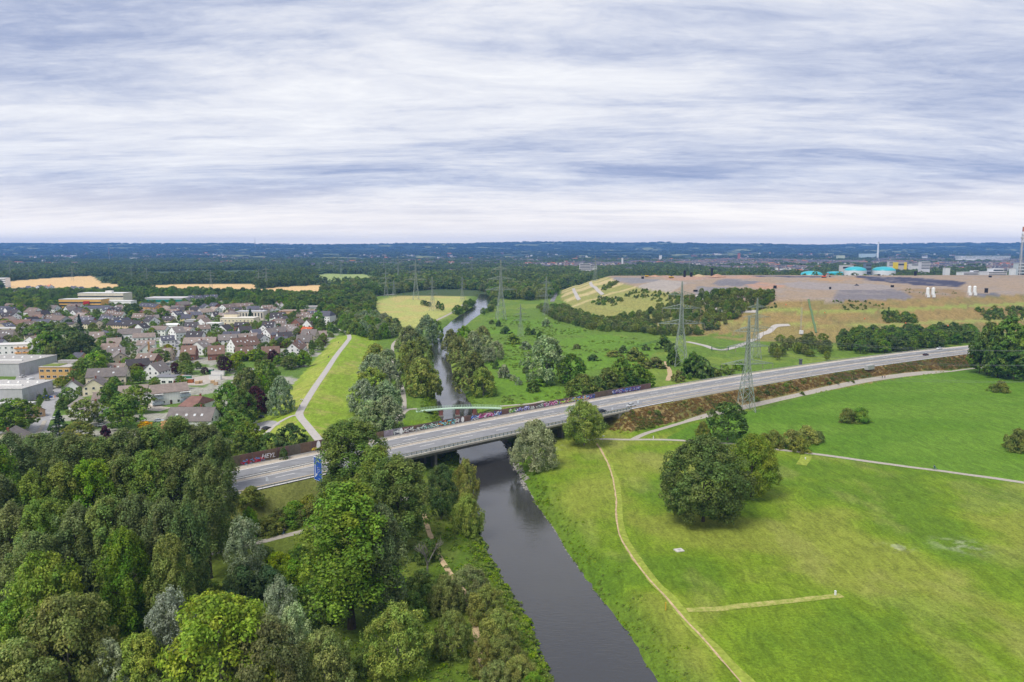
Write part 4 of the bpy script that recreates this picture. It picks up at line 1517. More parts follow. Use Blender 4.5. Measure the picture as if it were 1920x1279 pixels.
# right meadow
T('oak', 1318, 815, 978, 178, 'oak', 'huge dark green oak, the larger of the pair in the meadow', None, 'oak_tree')
T('oak', 1408, 812, 932, 104, 'oak2', 'duller oak half hidden behind the huge oak', None, 'oak_tree')
T('round', 1364, 754, 826, 82, 'oak', 'round dark tree behind the oak pair, beside the pylon', None, 'broadleaf_tree')
T('round_near', 1095, 752, 836, 84, 'willow2', 'olive-green tree with forked trunk at the end of the bridge', None, 'willow_tree')
T('willow_near', 1003, 787, 878, 94, 'willow', 'wide silver willow leaning over the water by the bridge', None, 'willow_tree')
T('bush_near', 1318, 790, 820, 34, 'scrub', 'dull shrub at the foot of the round dark tree', None, 'shrub')
for (x, a_, b_, wd, c) in [(1450, 806, 838, 46, 'scrub'), (1482, 806, 842, 52, 'olive'), (1512, 798, 830, 56, 'willow2'), (1432, 812, 834, 40, 'scrub'), (1500, 818, 846, 46, 'scrub'), (1535, 808, 828, 30, 'green')]:
    T('bush_near', x, a_, b_, wd, c, ADJ[c] + ' shrub of the thicket beside the field path, next to the oaks', ADJ[c] + ' thicket beside the field path', 'thicket_shrub')
T('bush_near', 1588, 765, 792, 36, 'scrub', 'ragged olive bush alone in the green field', None, 'field_bush')
T('bush_near', 1612, 763, 792, 40, 'green', 'ragged bush with pale dry grass at its foot in the green field', None, 'field_bush')
T('bush_near', 1876, 714, 735, 40, 'scrub', 'small dark bush high up in the green field, near the big wood', None, 'field_bush')
T('bush_near', 1908, 803, 846, 60, 'oak2', 'dull bush in the green field below the small dark bush', None, 'field_bush')
for (x, a_, b_, wd) in [(1850, 606, 702, 60), (1890, 597, 706, 78), (1930, 605, 708, 80), (1836, 640, 700, 40), (1968, 600, 700, 80), (1900, 655, 712, 56), (1870, 630, 708, 52)]:
    T('broad', x, a_, b_, wd * 1.1, random.choice(('green', 'oak', 'dark')), 'big dark tree of the clump where the motorway disappears', 'clump at the end of the motorway', 'clump_tree')
# embankment shrubs on the dry slope
for k in range(26):
    X = random.uniform(46, 190)
    q = road_pt(X, -random.uniform(17.0, 25.0))
    hh_ = random.uniform(0.8, 2.2)
    plant('bush', q[0], q[1], hh_, hh_ * 2.2, random.choice(('green', 'scrub', 'scrub', 'dark')), 'low scrub bush growing on the dry motorway embankment', 'scrub on the dry embankment', 'embankment_shrub')

# willows along the dike and the river beyond the motorway
WR = 'silver willow of the long row between dike and gravel path'
for (x, a_, b_, wd, c) in [(698, 752, 812, 84, 'willow'), (728, 742, 808, 60, 'willow'), (682, 712, 776, 60, 'willow'), (722, 715, 772, 64, 'willow'), (700, 690, 745, 66, 'willow2'), (730, 680, 738, 52, 'willow'), (700, 664, 716, 58, 'willow'), (726, 655, 704, 48, 'willow'), (705, 645, 690, 48, 'willow2')]:
    T('willow', x, a_, b_, wd * 1.06, c, ADJ[c] + ' ' + WR.replace('silver ', ''), ADJ[c] + ' willows beside the dike', 'willow_tree')
for (x, a_, b_, wd, c) in [(790, 672, 742, 76, 'willow2'), (806, 690, 744, 56, 'willow2'), (772, 640, 698, 60, 'olive'), (790, 632, 684, 54, 'olive'), (768, 612, 660, 60, 'willow2'), (800, 592, 642, 56, 'willow'), (815, 600, 640, 40, 'green'), (780, 655, 706, 50, 'olive')]:
    T('willow', x, a_, b_, wd * 0.90, c, ADJ[c] + ' willow on the strip between gravel path and river', ADJ[c] + ' willows on the near river strip', 'willow_tree')
for (x, a_, b_, wd, c) in [(886, 660, 738, 84, 'olive'), (906, 690, 742, 60, 'willow2'), (862, 632, 684, 56, 'olive'), (888, 622, 672, 50, 'willow'), (910, 630, 668, 42, 'willow'), (846, 618, 660, 40, 'olive'), (872, 612, 648, 40, 'green'), (930, 640, 674, 36, 'willow'), (916, 652, 680, 34, 'willow'), (905, 612, 645, 40, 'willow2')]:
    T('willow', x, a_, b_, wd * 0.90, c, ADJ[c] + ' willow on the river bank across from the gravel path', ADJ[c] + ' willows on the far river bank', 'willow_tree')
T('willow', 1025, 632, 718, 92, 'willow', 'great silver willow standing alone in the green meadow beyond the motorway', None, 'willow_tree')
T('broad', 1070, 664, 722, 56, 'dark', 'dark tree leaning against the great silver willow', None, 'broadleaf_tree')
for (x, a_, b_, wd, c) in [(1092, 702, 750, 66, 'oak2'), (1118, 706, 748, 40, 'green'), (1138, 690, 742, 44, 'oak2'), (1162, 672, 736, 50, 'green'), (1174, 690, 736, 46, 'dark'), (1196, 684, 730, 44, 'oak'), (1210, 694, 728, 36, 'oak'), (1150, 712, 740, 40, 'dark')]:
    T('broad', x, a_, b_, wd * 1.05, c, ADJ[c] + ' broadleaf tree close behind the graffiti wall', ADJ[c] + ' trees behind the graffiti wall', 'broadleaf_tree')
for (x, a_, b_, wd, c) in [(1300, 660, 708, 50, 'dark'), (1318, 672, 710, 44, 'green'), (1290, 676, 706, 30, 'dark'), (1338, 690, 706, 30, 'scrub'), (1272, 694, 716, 28, 'scrub'), (1360, 684, 702, 34, 'green'), (1262, 655, 686, 30, 'dark'), (1245, 630, 655, 34, 'dark'), (1258, 642, 660, 26, 'dark'), (1385, 676, 694, 28, 'green'),
                         (1210, 646, 657, 18, 'dark'), (1190, 652, 676, 44, 'scrub'), (1230, 670, 690, 44, 'scrub'), (1205, 668, 688, 36, 'scrub')]:
    T('bush', x, a_, b_, wd, c, ADJ[c] + ' scrub bush beside the motorway verge near the lattice pylons', ADJ[c] + ' scrub beside the motorway verge', 'scrub_bush')
for (x, a_, b_, wd, c) in [(945, 684, 708, 30, 'willow'), (955, 700, 710, 16, 'willow'), (963, 703, 714, 16, 'willow'), (972, 707, 722, 16, 'willow'), (995, 706, 716, 18, 'willow2'), (1010, 710, 724, 44, 'green'), (930, 676, 692, 16, 'dark'), (985, 686, 700, 14, 'dark'), (1000, 712, 735, 30, 'dark'), (1085, 670, 676, 12, 'dark'), (1112, 664, 676, 28, 'dark'), (1150, 657, 668, 36, 'scrub'),
                         (1168, 648, 662, 20, 'dark'), (1024, 596, 612, 22, 'willow'), (1012, 620, 636, 14, 'dark'), (1000, 616, 628, 14, 'dark'), (990, 612, 628, 16, 'green'), (935, 600, 612, 14, 'dark'), (948, 612, 626, 24, 'dark'), (922, 600, 608, 14, 'dark'), (962, 626, 645, 30, 'green'), (985, 640, 655, 26, 'willow'), (1082, 645, 654, 18, 'scrub')]:
    T('bush', x, a_, b_, wd, c, ADJ[c] + ' round bush dotted over the green meadow beyond the motorway', ADJ[c] + ' bushes dotted over the green meadow', 'meadow_bush')
# avenue trees on the far pale meadow
for (x, a_, b_) in [(793, 563, 573), (798, 564, 574), (804, 566, 576), (822, 565, 582), (829, 569, 584)]:
    T('round', x, a_, b_, 11, 'dark', 'small dark round tree planted on the pale far meadow', 'trees planted on the pale meadow', 'park_tree')
# grey willow and trees at the dike foot
T('willow', 527, 706, 778, 54, 'willow', 'silver-leaved tree standing alone beside the dike path', None, 'willow_tree')
T('broad', 546, 794, 845, 64, 'dark', 'dark round tree on the grass triangle behind the noise wall', None, 'broadleaf_tree')
for (x, a_, b_, wd, c) in [(430, 718, 790, 62, 'green'), (466, 690, 764, 56, 'oak2'), (500, 676, 735, 50, 'green'), (455, 730, 800, 56, 'dark'), (480, 725, 780, 46, 'purple'), (440, 770, 832, 66, 'green'), (410, 790, 850, 60, 'oak'), (470, 790, 852, 56, 'oak2'), (505, 812, 852, 50, 'green'), (448, 812, 862, 60, 'dark'), (388, 800, 856, 60, 'green'), (486, 700, 758, 40, 'green'), (520, 830, 856, 34, 'oak2'), (350, 800, 848, 60, 'green')]:
    T('broad', x, a_, b_, wd * 1.06, c, ADJ[c] + ' broadleaf tree of the belt between car park and last houses' if c != 'purple' else 'dark purple-leaved tree in the belt beside the car park', ADJ[c] + ' tree belt beside the car park' if c != 'purple' else None, 'broadleaf_tree')
T('bush', 532, 838, 862, 20, 'dark', 'dark ivy bush growing against the noise wall', None, 'ivy_bush')
r_ = random.Random(12)
for k in range(34):
    x, y = r_.uniform(1448, 1552), r_.uniform(640, 676)
    T('round', x, y - r_.uniform(12, 24), y, r_.uniform(14, 24), r_.choice(('oak2', 'scrub')), 'slim young alder in the wet scrub beside the motorway', 'young alders beside the motorway', 'alder_tree')

# ---------------------------------------------------------------- village houses
oc_mat('render_wall', 0.85, 0.07, 0.4, 0.2, streak=True)
m, nt = new_mat('roof_tile')
pos = worldpos(nt)
n1 = nt.noise(pos, 0.5, 5, 0.65)
n2 = nt.noise(pos, 5.0, 2, 0.6)
f = nt.math('MULTIPLY', nt.maprange(n1, 0.3, 0.7, 0.78, 1.22), nt.maprange(n2, 0.3, 0.7, 0.86, 1.14))
sc = nt.n('ShaderNodeVectorMath', operation='SCALE')
nt.l(objcol(nt), sc.inputs[0])
nt.l(f, sc.inputs['Scale'])
sx_ = nt.n('ShaderNodeSeparateXYZ')
nt.l(pos, sx_.inputs[0])
wv = nt.math('SINE', nt.math('MULTIPLY', sx_.outputs[2], 26.0))
finish(nt, sc.outputs[0], 0.8, 0.2, wv, 0.35, 0.06)
plain('window_glass', (0.035, 0.045, 0.055), 0.08, 0.6, 0.3, 0.3)
plain('window_frame', (0.72, 0.71, 0.68), 0.5, 0.3, 0.05, 1.0)
plain('solar_glass', (0.02, 0.04, 0.11), 0.15, 0.6, 0.2, 0.4)
plain('brick_red', (0.22, 0.085, 0.055), 0.9, 0.1, 0.25, 1.5)
plain('door_wood', (0.12, 0.06, 0.03), 0.7, 0.2, 0.2, 1.5)
plain('dark_metal', (0.03, 0.03, 0.034), 0.5, 0.4, 0.2, 1.0)
plain('orange_render', (0.66, 0.33, 0.10), 0.8, 0.2, 0.08, 0.5)

W_ME = MB().box((0, 0, 0), (1.25, 0.10, 1.35), 0).box((-0.28, -0.06, 0), (0.50, 0.03, 1.18), 1).box((0.28, -0.06, 0), (0.50, 0.03, 1.18), 1).mesh('window', [MATS['window_frame'], MATS['window_glass']])
WW_ME = MB().box((0, 0, 0), (2.4, 0.10, 1.5), 0).box((-0.58, -0.06, 0), (1.06, 0.03, 1.32), 1).box((0.58, -0.06, 0), (1.06, 0.03, 1.32), 1).mesh('wide_window', [MATS['window_frame'], MATS['window_glass']])
DR_ME = MB().box((0, 0, 1.05), (1.1, 0.10, 2.1), 0).box((0, -0.07, 1.5), (0.6, 0.03, 0.8), 1).mesh('door', [MATS['door_wood'], MATS['window_glass']])
SK_ME = MB().box((0, 0, 0), (0.95, 1.25, 0.12), 0).box((0, 0, 0.07), (0.75, 1.05, 0.03), 1).mesh('skylight', [MATS['window_frame'], plain('sky_glass', (0.5, 0.53, 0.56), 0.05, 0.8, 0.1, 0.3)])
SP_ME = MB().box((0, 0, 0), (1.5, 2.6, 0.06), 0).mesh('solar_panel', [MATS['solar_glass']])

RC = {'brown': (0.215, 0.165, 0.14), 'grey': (0.20, 0.175, 0.165), 'slate': (0.105, 0.105, 0.13), 'dark': (0.075, 0.068, 0.072), 'red': (0.47, 0.11, 0.045), 'redbrown': (0.20, 0.128, 0.10), 'orange': (0.52, 0.21, 0.12), 'taupe': (0.255, 0.205, 0.18), 'tan': (0.30, 0.24, 0.2), 'maroon': (0.20, 0.11, 0.09)}
WC = {'white': (0.84, 0.83, 0.82), 'cream': (0.72, 0.64, 0.47), 'beige': (0.60, 0.50, 0.38), 'yellow': (0.68, 0.60, 0.28), 'brick': (0.27, 0.13, 0.095), 'tan': (0.50, 0.33, 0.19), 'grey': (0.45, 0.45, 0.46), 'blue': (0.40, 0.52, 0.68), 'orange': (0.68, 0.38, 0.15), 'peach': (0.72, 0.55, 0.38)}
HOUSES = []
HG = 'houses of the village'


def house(p1, p2, zr, W, ze, wall, roof, label, group=None, name='house', rows=2, sky=0, solar=0, chim=True, hip=0.0, wide=False, over=0.45, bands=None, detail=True, zb=0.0):
    """gabled house from the two ends of its ridge"""
    p1, p2 = np.array(p1[:2]), np.array(p2[:2])
    if p1[0] > p2[0]:
        p1, p2 = p2, p1
    c = (p1 + p2) / 2
    L = float(np.linalg.norm(p2 - p1))
    L = max(L, 5.0)
    a = math.atan2(p2[1] - p1[1], p2[0] - p1[0])
    e = empty(name, (c[0], c[1], zb), a, label, 'house' if 'house' in name else 'building', group)
    HOUSES.append((c[0], c[1], max(L, W) / 2))
    x, y = L / 2, W / 2
    kw_ = random.uniform(0.92, 1.05)
    mb = MB()
    if hip:
        mb.box((0, 0, ze / 2), (L, W, ze))
    else:
        mb.add([(-x, -y, 0), (x, -y, 0), (x, y, 0), (-x, y, 0), (-x, -y, ze), (x, -y, ze), (x, y, ze), (-x, y, ze), (-x, 0, zr - 0.12), (x, 0, zr - 0.12)],
               [(0, 1, 5, 4), (2, 3, 7, 6), (1, 2, 6, 9, 5), (3, 0, 4, 8, 7), (4, 5, 9, 8), (6, 7, 8, 9)])
    wl = mb.build('wall', MATS['render_wall'] if wall != 'brick' else MATS['render_wall'], e, tuple(q * kw_ for q in WC[wall]))
    sl = (zr - ze) / y
    kr = random.uniform(0.72, 1.1)
    xo, yo, th = x + over * 0.6, y + over, 0.22
    zo = ze - sl * over
    hx = xo - hip * L
    mb = MB()
    mb.add([(-xo, -yo, zo), (xo, -yo, zo), (hx, 0, zr), (-hx, 0, zr), (xo, yo, zo), (-xo, yo, zo),
            (-xo, -yo, zo + th), (xo, -yo, zo + th), (hx, 0, zr + th), (-hx, 0, zr + th), (xo, yo, zo + th), (-xo, yo, zo + th)],
           [(6, 7, 8, 9), (10, 11, 9, 8), (3, 2, 1, 0), (2, 3, 5, 4), (0, 1, 7, 6), (4, 5, 11, 10), (1, 2, 8, 7), (2, 4, 10, 8), (5, 3, 9, 11), (3, 0, 6, 9)] + ([(7, 10, 8), (11, 6, 9)] if hip else []))
    rf = mb.build('roof', MATS['roof_tile'], e, tuple(q * kr for q in RC[roof]))
    if chim:
        MB().box((x * 0.35, 0.5, zr + 0.35), (0.7, 0.7, 1.7)).box((x * 0.35, 0.5, zr + 1.25), (0.85, 0.85, 0.12)).build('chimney', MATS['brick_red'], rf)
    if not detail:
        return e
    tocam = np.array([-c[0], -c[1]])
    ca, sa = math.cos(-a), math.sin(-a)
    lc = (tocam[0] * ca - tocam[1] * sa, tocam[0] * sa + tocam[1] * ca)
    st = 2.75
    wm = WW_ME if wide else W_ME
    # long side facing us
    sy = 1 if lc[1] > 0 else -1
    nw_ = max(2, int(L / (4.2 if wide else 3.0)))
    for r in range(min(rows, int((ze + 0.6) / st))):
        for k in range(nw_):
            xx = -x + L * (k + 0.5) / nw_
            if r == 0 and k == nw_ // 2 and not wide:
                o = link('door', DR_ME, None, e)
                o.location = (xx, sy * (y + 0.03), 0.15)
            else:
                o = link('window', wm, None, e)
                o.location = (xx, sy * (y + 0.03), 1.55 + r * st)
            o.rotation_euler = (0, 0, math.pi if sy > 0 else 0)
    # gable side facing us
    sx = 1 if lc[0] > 0 else -1
    if not hip and abs(lc[0]) > 0.12 * np.linalg.norm(tocam):
        ng = max(2, int(W / 3.6))
        for r in range(int((zr - 1.2) / st)):
            for k in range(ng):
                yy = -y + W * (k + 0.5) / ng
                z = 1.55 + r * st
                if z + 1.0 > zr - abs(yy) * sl:
                    continue
                o = link('window', W_ME, None, e)
                o.location = (sx * (x + 0.03), yy, z)
                o.rotation_euler = (0, 0, math.pi / 2 if sx > 0 else -math.pi / 2)
    ra = math.atan(sl)
    for k in range(sky):
        xx = -x * 0.75 + 1.5 * x * (k + 0.5) / sky + random.uniform(-0.4, 0.4)
        t = random.choice((0.45, 0.62))
        o = link('skylight', SK_ME, None, rf)
        o.location = (xx, sy * y * t, zr - sl * y * t + 0.30)
        o.rotation_euler = (-sy * ra, 0, 0)
    for k in range(solar):
        xx = -x * 0.6 + 1.6 * (k % 5)
        t = 0.35 if k < 5 else 0.78
        o = link('solar_panel', SP_ME, None, rf)
        o.location = (xx, sy * y * t, zr - sl * y * t + 0.33)
        o.rotation_euler = (-sy * ra, 0, 0)
    return e


CROP = {'A': (0, 520, 9.143), 'B': (200, 540, 9.143), 'C': (400, 540, 8), 'D': (0, 600, 9.143), 'E': (200, 630, 8), 'F': (0, 680, 7.525), 'G': (240, 720, 8)}


def HC(c, x1, y1, x2, y2, zr, W, ze, wall, roof, label, group=None, **kw):
    ox, oy, s = CROP[c]
    a = P(ox + x1 / s, oy + y1 / s, zr)
    b = P(ox + x2 / s, oy + y2 / s, zr)
    # limit the length when the ridge runs steeply away and the pixel rows are coarse
    d = b - a
    L = np.linalg.norm(d[:2])
    lim = kw.pop('maxL', 60)
    if L > lim:
        b = a + d * lim / L
    return house(a, b, zr, W, ze, wall, roof, label, group, **kw)


def flat(px0, px1, py, depth, h, wall, label, roofcol=(0.5, 0.49, 0.48), name='flat_roofed_building', rot=0.0, rows=2, z=0.0, wide=True, bands=None, windows=True, y2=None, mat='render_wall', cat='building', wcol=None):
    """flat-roofed block whose front foot shows from px0 to px1 at row py (row y2 at the right end)"""
    a, b = P(px0, py, z), P(px1, py if y2 is None else y2, z)
    d = b - a
    L = float(np.linalg.norm(d[:2]))
    ang = math.atan2(d[1], d[0])
    n = np.array([-math.sin(ang), math.cos(ang)])
    c = (a + b)[:2] / 2 + n * depth / 2
    e = empty(name, (c[0], c[1], z), ang, label, cat)
    HOUSES.append((c[0], c[1], max(L, depth) / 2))
    col = wcol or WC[wall]
    MB().box((0, 0, h / 2), (L, depth, h)).build('wall', MATS[mat], e, col)
    MB().box((0, 0, h + 0.16), (L + 0.5, depth + 0.5, 0.32)).build('roof', MATS['render_wall'], e, roofcol)
    if windows:
        nw_ = max(2, int(L / 3.6))
        for r in range(rows):
            for k in range(nw_):
                o = link('window', WW_ME if wide else W_ME, None, e)
                o.location = (-L / 2 + L * (k + 0.5) / nw_, -depth / 2 - 0.03, 1.6 + r * (h / rows))
    if bands:
        for (z0, z1, cc, proud) in bands:
            MB().box((0, -depth / 2 - proud / 2, (z0 + z1) / 2), (L + 2 * proud, proud, z1 - z0)).build('facade_band', MATS['render_wall'], e, cc)
    return e, L


# nearest houses
HC('F', 30, 1000, 220, 892, 9, 11, 5.5, 'cream', 'grey', 'cream house with grey roof beside the street, poplars in front', maxL=14)
HC('G', 640, 352, 1310, 350, 9, 12, 4.2, 'white', 'grey', 'long low house with grey-brown roof, white gable and dark dormers', sky=4)
HC('E', 1230, 900, 1480, 910, 7, 17, 3.6, 'white', 'maroon', 'white bungalow with reddish hipped roof beside the lawn', hip=0.18)
HC('G', 470, 560, 700, 560, 7, 11, 3.5, 'white', 'orange', 'house with faded orange roof showing above the tree tops', hip=0.2)
e = HC('E', 640, 745, 1195, 692, 10, 11, 6.6, 'white', 'taupe', 'white apartment block with grey roof, glazed balconies and pale awnings', rows=1)
Lb = 18.0
for bx in (-0.28, 0.30):
    for z in (1.0, 3.8):
        MB().box((bx * 23, -6.4, z + 0.5), (5.2, 1.8, 1.05)).box((bx * 23, -6.35, z - 0.1), (5.4, 1.9, 0.15)).build('balcony', plain('balcony_glass', (0.30, 0.36, 0.40), 0.2, 0.5, 0.1) if 'balcony_glass' not in MATS else MATS['balcony_glass'], e)
    MB().box((bx * 23, -6.3, 6.0), (5.4, 1.9, 0.12)).build('awning', MATS['window_frame'], e)
HC('E', 180, 755, 620, 728, 9, 11, 6.0, 'white', 'taupe', 'white wing with plain grey roof joined to the apartment block', chim=False)
HC('F', 1240, 88, 1800, 66, 11, 13, 7.0, 'cream', 'grey', 'large cream building with long grey roof and plain gable', rows=2, sky=2)
HC('F', 1385, 178, 1290, 262, 9.0, 11, 5.0, 'cream', 'grey', 'cream gabled wing in front of the large cream building', maxL=16)
HC('F', 1010, 262, 1035, 228, 8.5, 9, 4.5, 'white', 'grey', 'white gabled house at the bend of the street', maxL=15)
HC('F', 1130, 490, 1440, 590, 7.5, 11, 4.2, 'white', 'grey', 'white house behind the pale green tree, dark roof', sky=1)
HC('F', 1330, 420, 1470, 415, 7, 9, 4.0, 'white', 'taupe', 'low white shed with taupe roof behind the dark round tree', chim=False)
HC('F', 370, 560, 500, 600, 6, 8, 3.2, 'tan', 'grey', 'small brown-walled garage with grey roof beside the yard', chim=False)
HC('E', 205, 250, 160, 212, 10, 12, 5.8, 'beige', 'grey', 'beige house with its plain gable towards the orange cube building', maxL=13)
HC('E', 0, 182, 272, 168, 9.5, 11, 5.8, 'white', 'grey', 'white house with grey roof close behind the beige gable', sky=2)
e = HC('E', 612, 128, 560, 80, 9, 13, 3.6, 'white', 'grey', 'chalet-like house with tall tan chimney on its gable', maxL=13, chim=False)
e2 = MB().box((0, 0, 5.5), (1.2, 1.2, 11.0)).build('tall_chimney', plain('tan_brick', (0.48, 0.27, 0.12), 0.9, 0.1, 0.15, 1.5), e)
e2.location = (6.6 if e.rotation_euler[2] < 1.2 else -7.0, 0.8, 0)
HC('E', 1125, 150, 1345, 146, 10, 10, 4.6, 'brick', 'redbrown', 'brick semi-detached house beside the lane, two bright skylights', sky=2)
HC('E', 1515, 150, 1765, 140, 10, 10, 4.6, 'brick', 'redbrown', 'brick semi-detached house with white chimney next to purple tree', sky=3)
HC('C', 260, 760, 640, 722, 11, 13, 5.0, 'white', 'redbrown', 'large white house with brown roof and a row of skylights', sky=6)
HC('C', 325, 888, 592, 874, 9.5, 10, 5.0, 'brick', 'redbrown', 'brick row house with white gable, below the large white house', sky=2)
HC('C', 722, 882, 992, 874, 9, 10, 4.8, 'brick', 'redbrown', 'brick house behind the dark purple tree beside the dike', sky=1)
HC('C', 1180, 832, 1330, 712, 9.5, 12, 4.0, 'white', 'redbrown', 'stepped terrace with blue solar panels facing the dike', solar=4, maxL=34, sky=3)
HC('C', 1390, 662, 1475, 690, 9.5, 11, 5.0, 'cream', 'grey', 'cream gabled house above the stepped terrace', maxL=13)
HC('C', 1345, 582, 1490, 592, 9, 11, 4.5, 'brick', 'red', 'house with vivid orange-red roof and dark gable', sky=1)
HC('C', 1150, 562, 1262, 578, 9.5, 10, 5.5, 'white', 'grey', 'white gabled house next to the vivid red roof', sky=2)
HC('C', 780, 612, 1070, 578, 10, 12, 5.2, 'white', 'grey', 'white house with broad grey roof and flat dormer', sky=1)
HC('C', 890, 668, 1015, 668, 7, 11, 5.5, 'brick', 'slate', 'brick house with curved grey roof and blue windows')
HC('C', 1560, 645, 1700, 642, 6.5, 9, 3.6, 'brick', 'taupe', 'low brown house beside the bend of the dike path')
HC('C', 70, 702, 355, 692, 9.5, 12, 5.5, 'white', 'grey', 'long grey-brown roof of a terrace with small dormers', sky=2)
HC('C', 365, 690, 655, 672, 9.5, 12, 5.5, 'white', 'taupe', 'taupe roofed terrace with two bright skylights', sky=2)
HC('C', 565, 625, 705, 615, 9, 11, 5.0, 'white', 'slate', 'white house with slate roof behind the taupe terrace')
HC('C', 655, 692, 765, 702, 8.5, 10, 5.0, 'white', 'dark', 'small house with black roof beside the large white house')
HC('C', 150, 655, 400, 650, 7, 10, 4.5, 'white', 'slate', 'low slate-roofed house in front of the cream civic hall')
HC('C', 1595, 345, 1790, 350, 14, 14, 9.5, 'white', 'slate', 'tall white villa with slate roof at the village edge', rows=3, hip=0.15)
HC('B', 1330, 852, 1880, 842, 9, 12, 5.0, 'brick', 'taupe', 'long taupe roofed terrace with white dormers behind brick houses', sky=3)
HC('B', 1112, 668, 1290, 652, 12, 12, 7.0, 'white', 'grey', 'tall white house with steep blank gable beside the lane', sky=1)
HC('B', 1300, 668, 1470, 682, 10, 11, 5.5, 'white', 'taupe', 'house with bright skylights joined to the steep white gable', sky=3)
HC('B', 200, 702, 600, 692, 11, 13, 7.0, 'white', 'grey', 'long white apartment house with white stair gable', rows=2)
HC('B', 450, 782, 830, 768, 9, 10, 6.0, 'white', 'taupe', 'white house with a row of dark dormers under taupe roof', rows=2)
HC('B', 520, 902, 830, 892, 8, 10, 4.8, 'white', 'taupe', 'house with three skylights behind the tall tan chimney', sky=3)
HC('B', 0, 862, 250, 850, 8.5, 13, 4.2, 'beige', 'taupe', 'plain taupe roof above the big dark trees')
HC('B', 70, 542, 600, 562, 10, 12, 5.5, 'peach', 'dark', 'long cream house with many blue solar panels on dark roof', solar=5, sky=3)
HC('B', 700, 482, 838, 496, 10.5, 12, 5.8, 'white', 'dark', 'white house with black roof and large white gable', sky=1, maxL=14)
HC('B', 600, 252, 900, 276, 10, 12, 6.0, 'orange', 'slate', 'orange gabled house with slate roof and four skylights', sky=4)
HC('B', 1112, 302, 1330, 300, 9.5, 12, 5.5, 'cream', 'grey', 'grey roofed house behind the dark green tree cluster')
HC('B', 1205, 238, 1400, 228, 10, 12, 6.0, 'brick', 'grey', 'brick house with grey mossy roof near the long hall')
HC('B', 1292, 452, 1475, 452, 9.5, 11, 5.5, 'yellow', 'slate', 'yellow house with slate roof in the middle of the village')
HC('B', 1585, 465, 1700, 468, 9.5, 11, 5.0, 'white', 'brown', 'white gabled house with brown roof next to the yellow house', maxL=12)
HC('B', 1345, 392, 1480, 382, 8.5, 10, 5.0, 'white', 'taupe', 'small white house above the yellow house')
HC('B', 1580, 362, 1785, 345, 9.5, 11, 5.5, 'white', 'tan', 'white house with tan roof behind the brown gable')
HC('B', 1000, 300, 1100, 330, 8, 11, 4.5, 'white', 'tan', 'low white house with tan roof below the orange gable')
HC('A', 500, 517, 662, 527, 12, 14, 7.0, 'white', 'brown', 'big white gabled apartment house with dormers', rows=2, sky=1)
HC('A', 0, 602, 272, 612, 9.5, 13, 5.5, 'white', 'dark', 'dark roofed house with white clad gable', sky=3)
HC('A', 605, 642, 740, 642, 9.5, 12, 5.5, 'white', 'redbrown', 'red-brown roofed house below the big white gable')
HC('A', 800, 642, 948, 642, 9, 11, 5.2, 'cream', 'brown', 'house with cream gable and brown roof beside the red-brown roof', sky=2)
HC('A', 935, 652, 1135, 668, 9, 12, 5.0, 'grey', 'brown', 'pale grey gabled house with brown roof and small windows')
HC('A', 850, 478, 990, 482, 9, 11, 5.0, 'white', 'grey', 'grey roofed house in front of the orange school')
HC('A', 115, 445, 330, 465, 9.5, 12, 5.5, 'white', 'brown', 'white row house with brown roof and white balconies')
HC('A', 340, 468, 430, 478, 9, 11, 5.5, 'tan', 'dark', 'house with plain tan gable beside the row house')
HC('A', 1120, 502, 1290, 492, 10, 12, 5.5, 'white', 'grey', 'white house with grey roof and white verge line')
HC('A', 1310, 515, 1440, 532, 9.5, 13, 5.0, 'tan', 'dark', 'house with black asymmetric roof and brown gable')
HC('A', 1445, 492, 1915, 482, 7.5, 14, 4.5, 'white', 'slate', 'very long low slate-roofed building in front of the school')
HC('A', 1740, 632, 1900, 622, 9.5, 11, 5.5, 'white', 'grey', 'grey roofed house with white gable beside the cream corner')
HC('A', 1480, 732, 1700, 742, 8.5, 12, 5.2, 'cream', 'dark', 'cream house with dark roof and white roof light', sky=1)
HC('A', 1150, 772, 1300, 772, 8, 12, 6.5, 'cream', 'dark', 'cream block with dark roof beside the tall spruce')
HC('A', 0, 745, 520, 718, 8.5, 12, 4.5, 'beige', 'redbrown', 'long reddish-brown roof above the yellowish tree')
HC('A', 560, 724, 860, 718, 8, 11, 4.5, 'white', 'slate', 'slate roofed house in front of the red-brown roof', sky=1)
HC('A', 1180, 670, 1310, 672, 7.5, 10, 4.5, 'white', 'brown', 'brown roofed cottage behind the tall spruce')
HC('A', 1780, 910, 1860, 930, 5.5, 7, 3.2, 'blue', 'slate', 'small pale blue garden house among trees')
HC('D', 1280, 560, 1440, 562, 7.5, 10, 4.5, 'tan', 'slate', 'slate roof peeping out behind the bright green trees')
HC('C', 130, 250, 380, 225, 9.5, 12, 5.5, 'white', 'brown', 'brown roofed terrace behind the cream civic hall', sky=2)
HC('C', 330, 232, 590, 222, 9.5, 12, 5.5, 'white', 'brown', 'brown roofed terrace with pale yellow gable beside spruce', sky=3)
for k in range(6):
    HC('C', 950 + 68 * k, 205 + 6 * k, 985 + 68 * k, 250 + 6 * k, 9, 9, 4.0, 'white', 'brown', 'brown roofed unit of the staggered terrace below the wood', 'staggered terrace houses', maxL=16, sky=1)
for k in range(4):
    HC('C', 690 + 70 * k, 310 - 8 * k, 740 + 70 * k, 318 - 8 * k, 8, 10, 4.5, 'white', 'brown', 'brown roofed unit of the low front terrace', 'low front terrace houses', maxL=12, sky=1)
for k in range(3):
    HC('C', 830 + 140 * k, 75 + 2 * k, 930 + 140 * k, 72 + 2 * k, 9, 11, 5.5, 'white' if k != 1 else 'brick', 'slate', 'slate roofed house deep among the trees below the wheat field', 'slate houses among the trees')
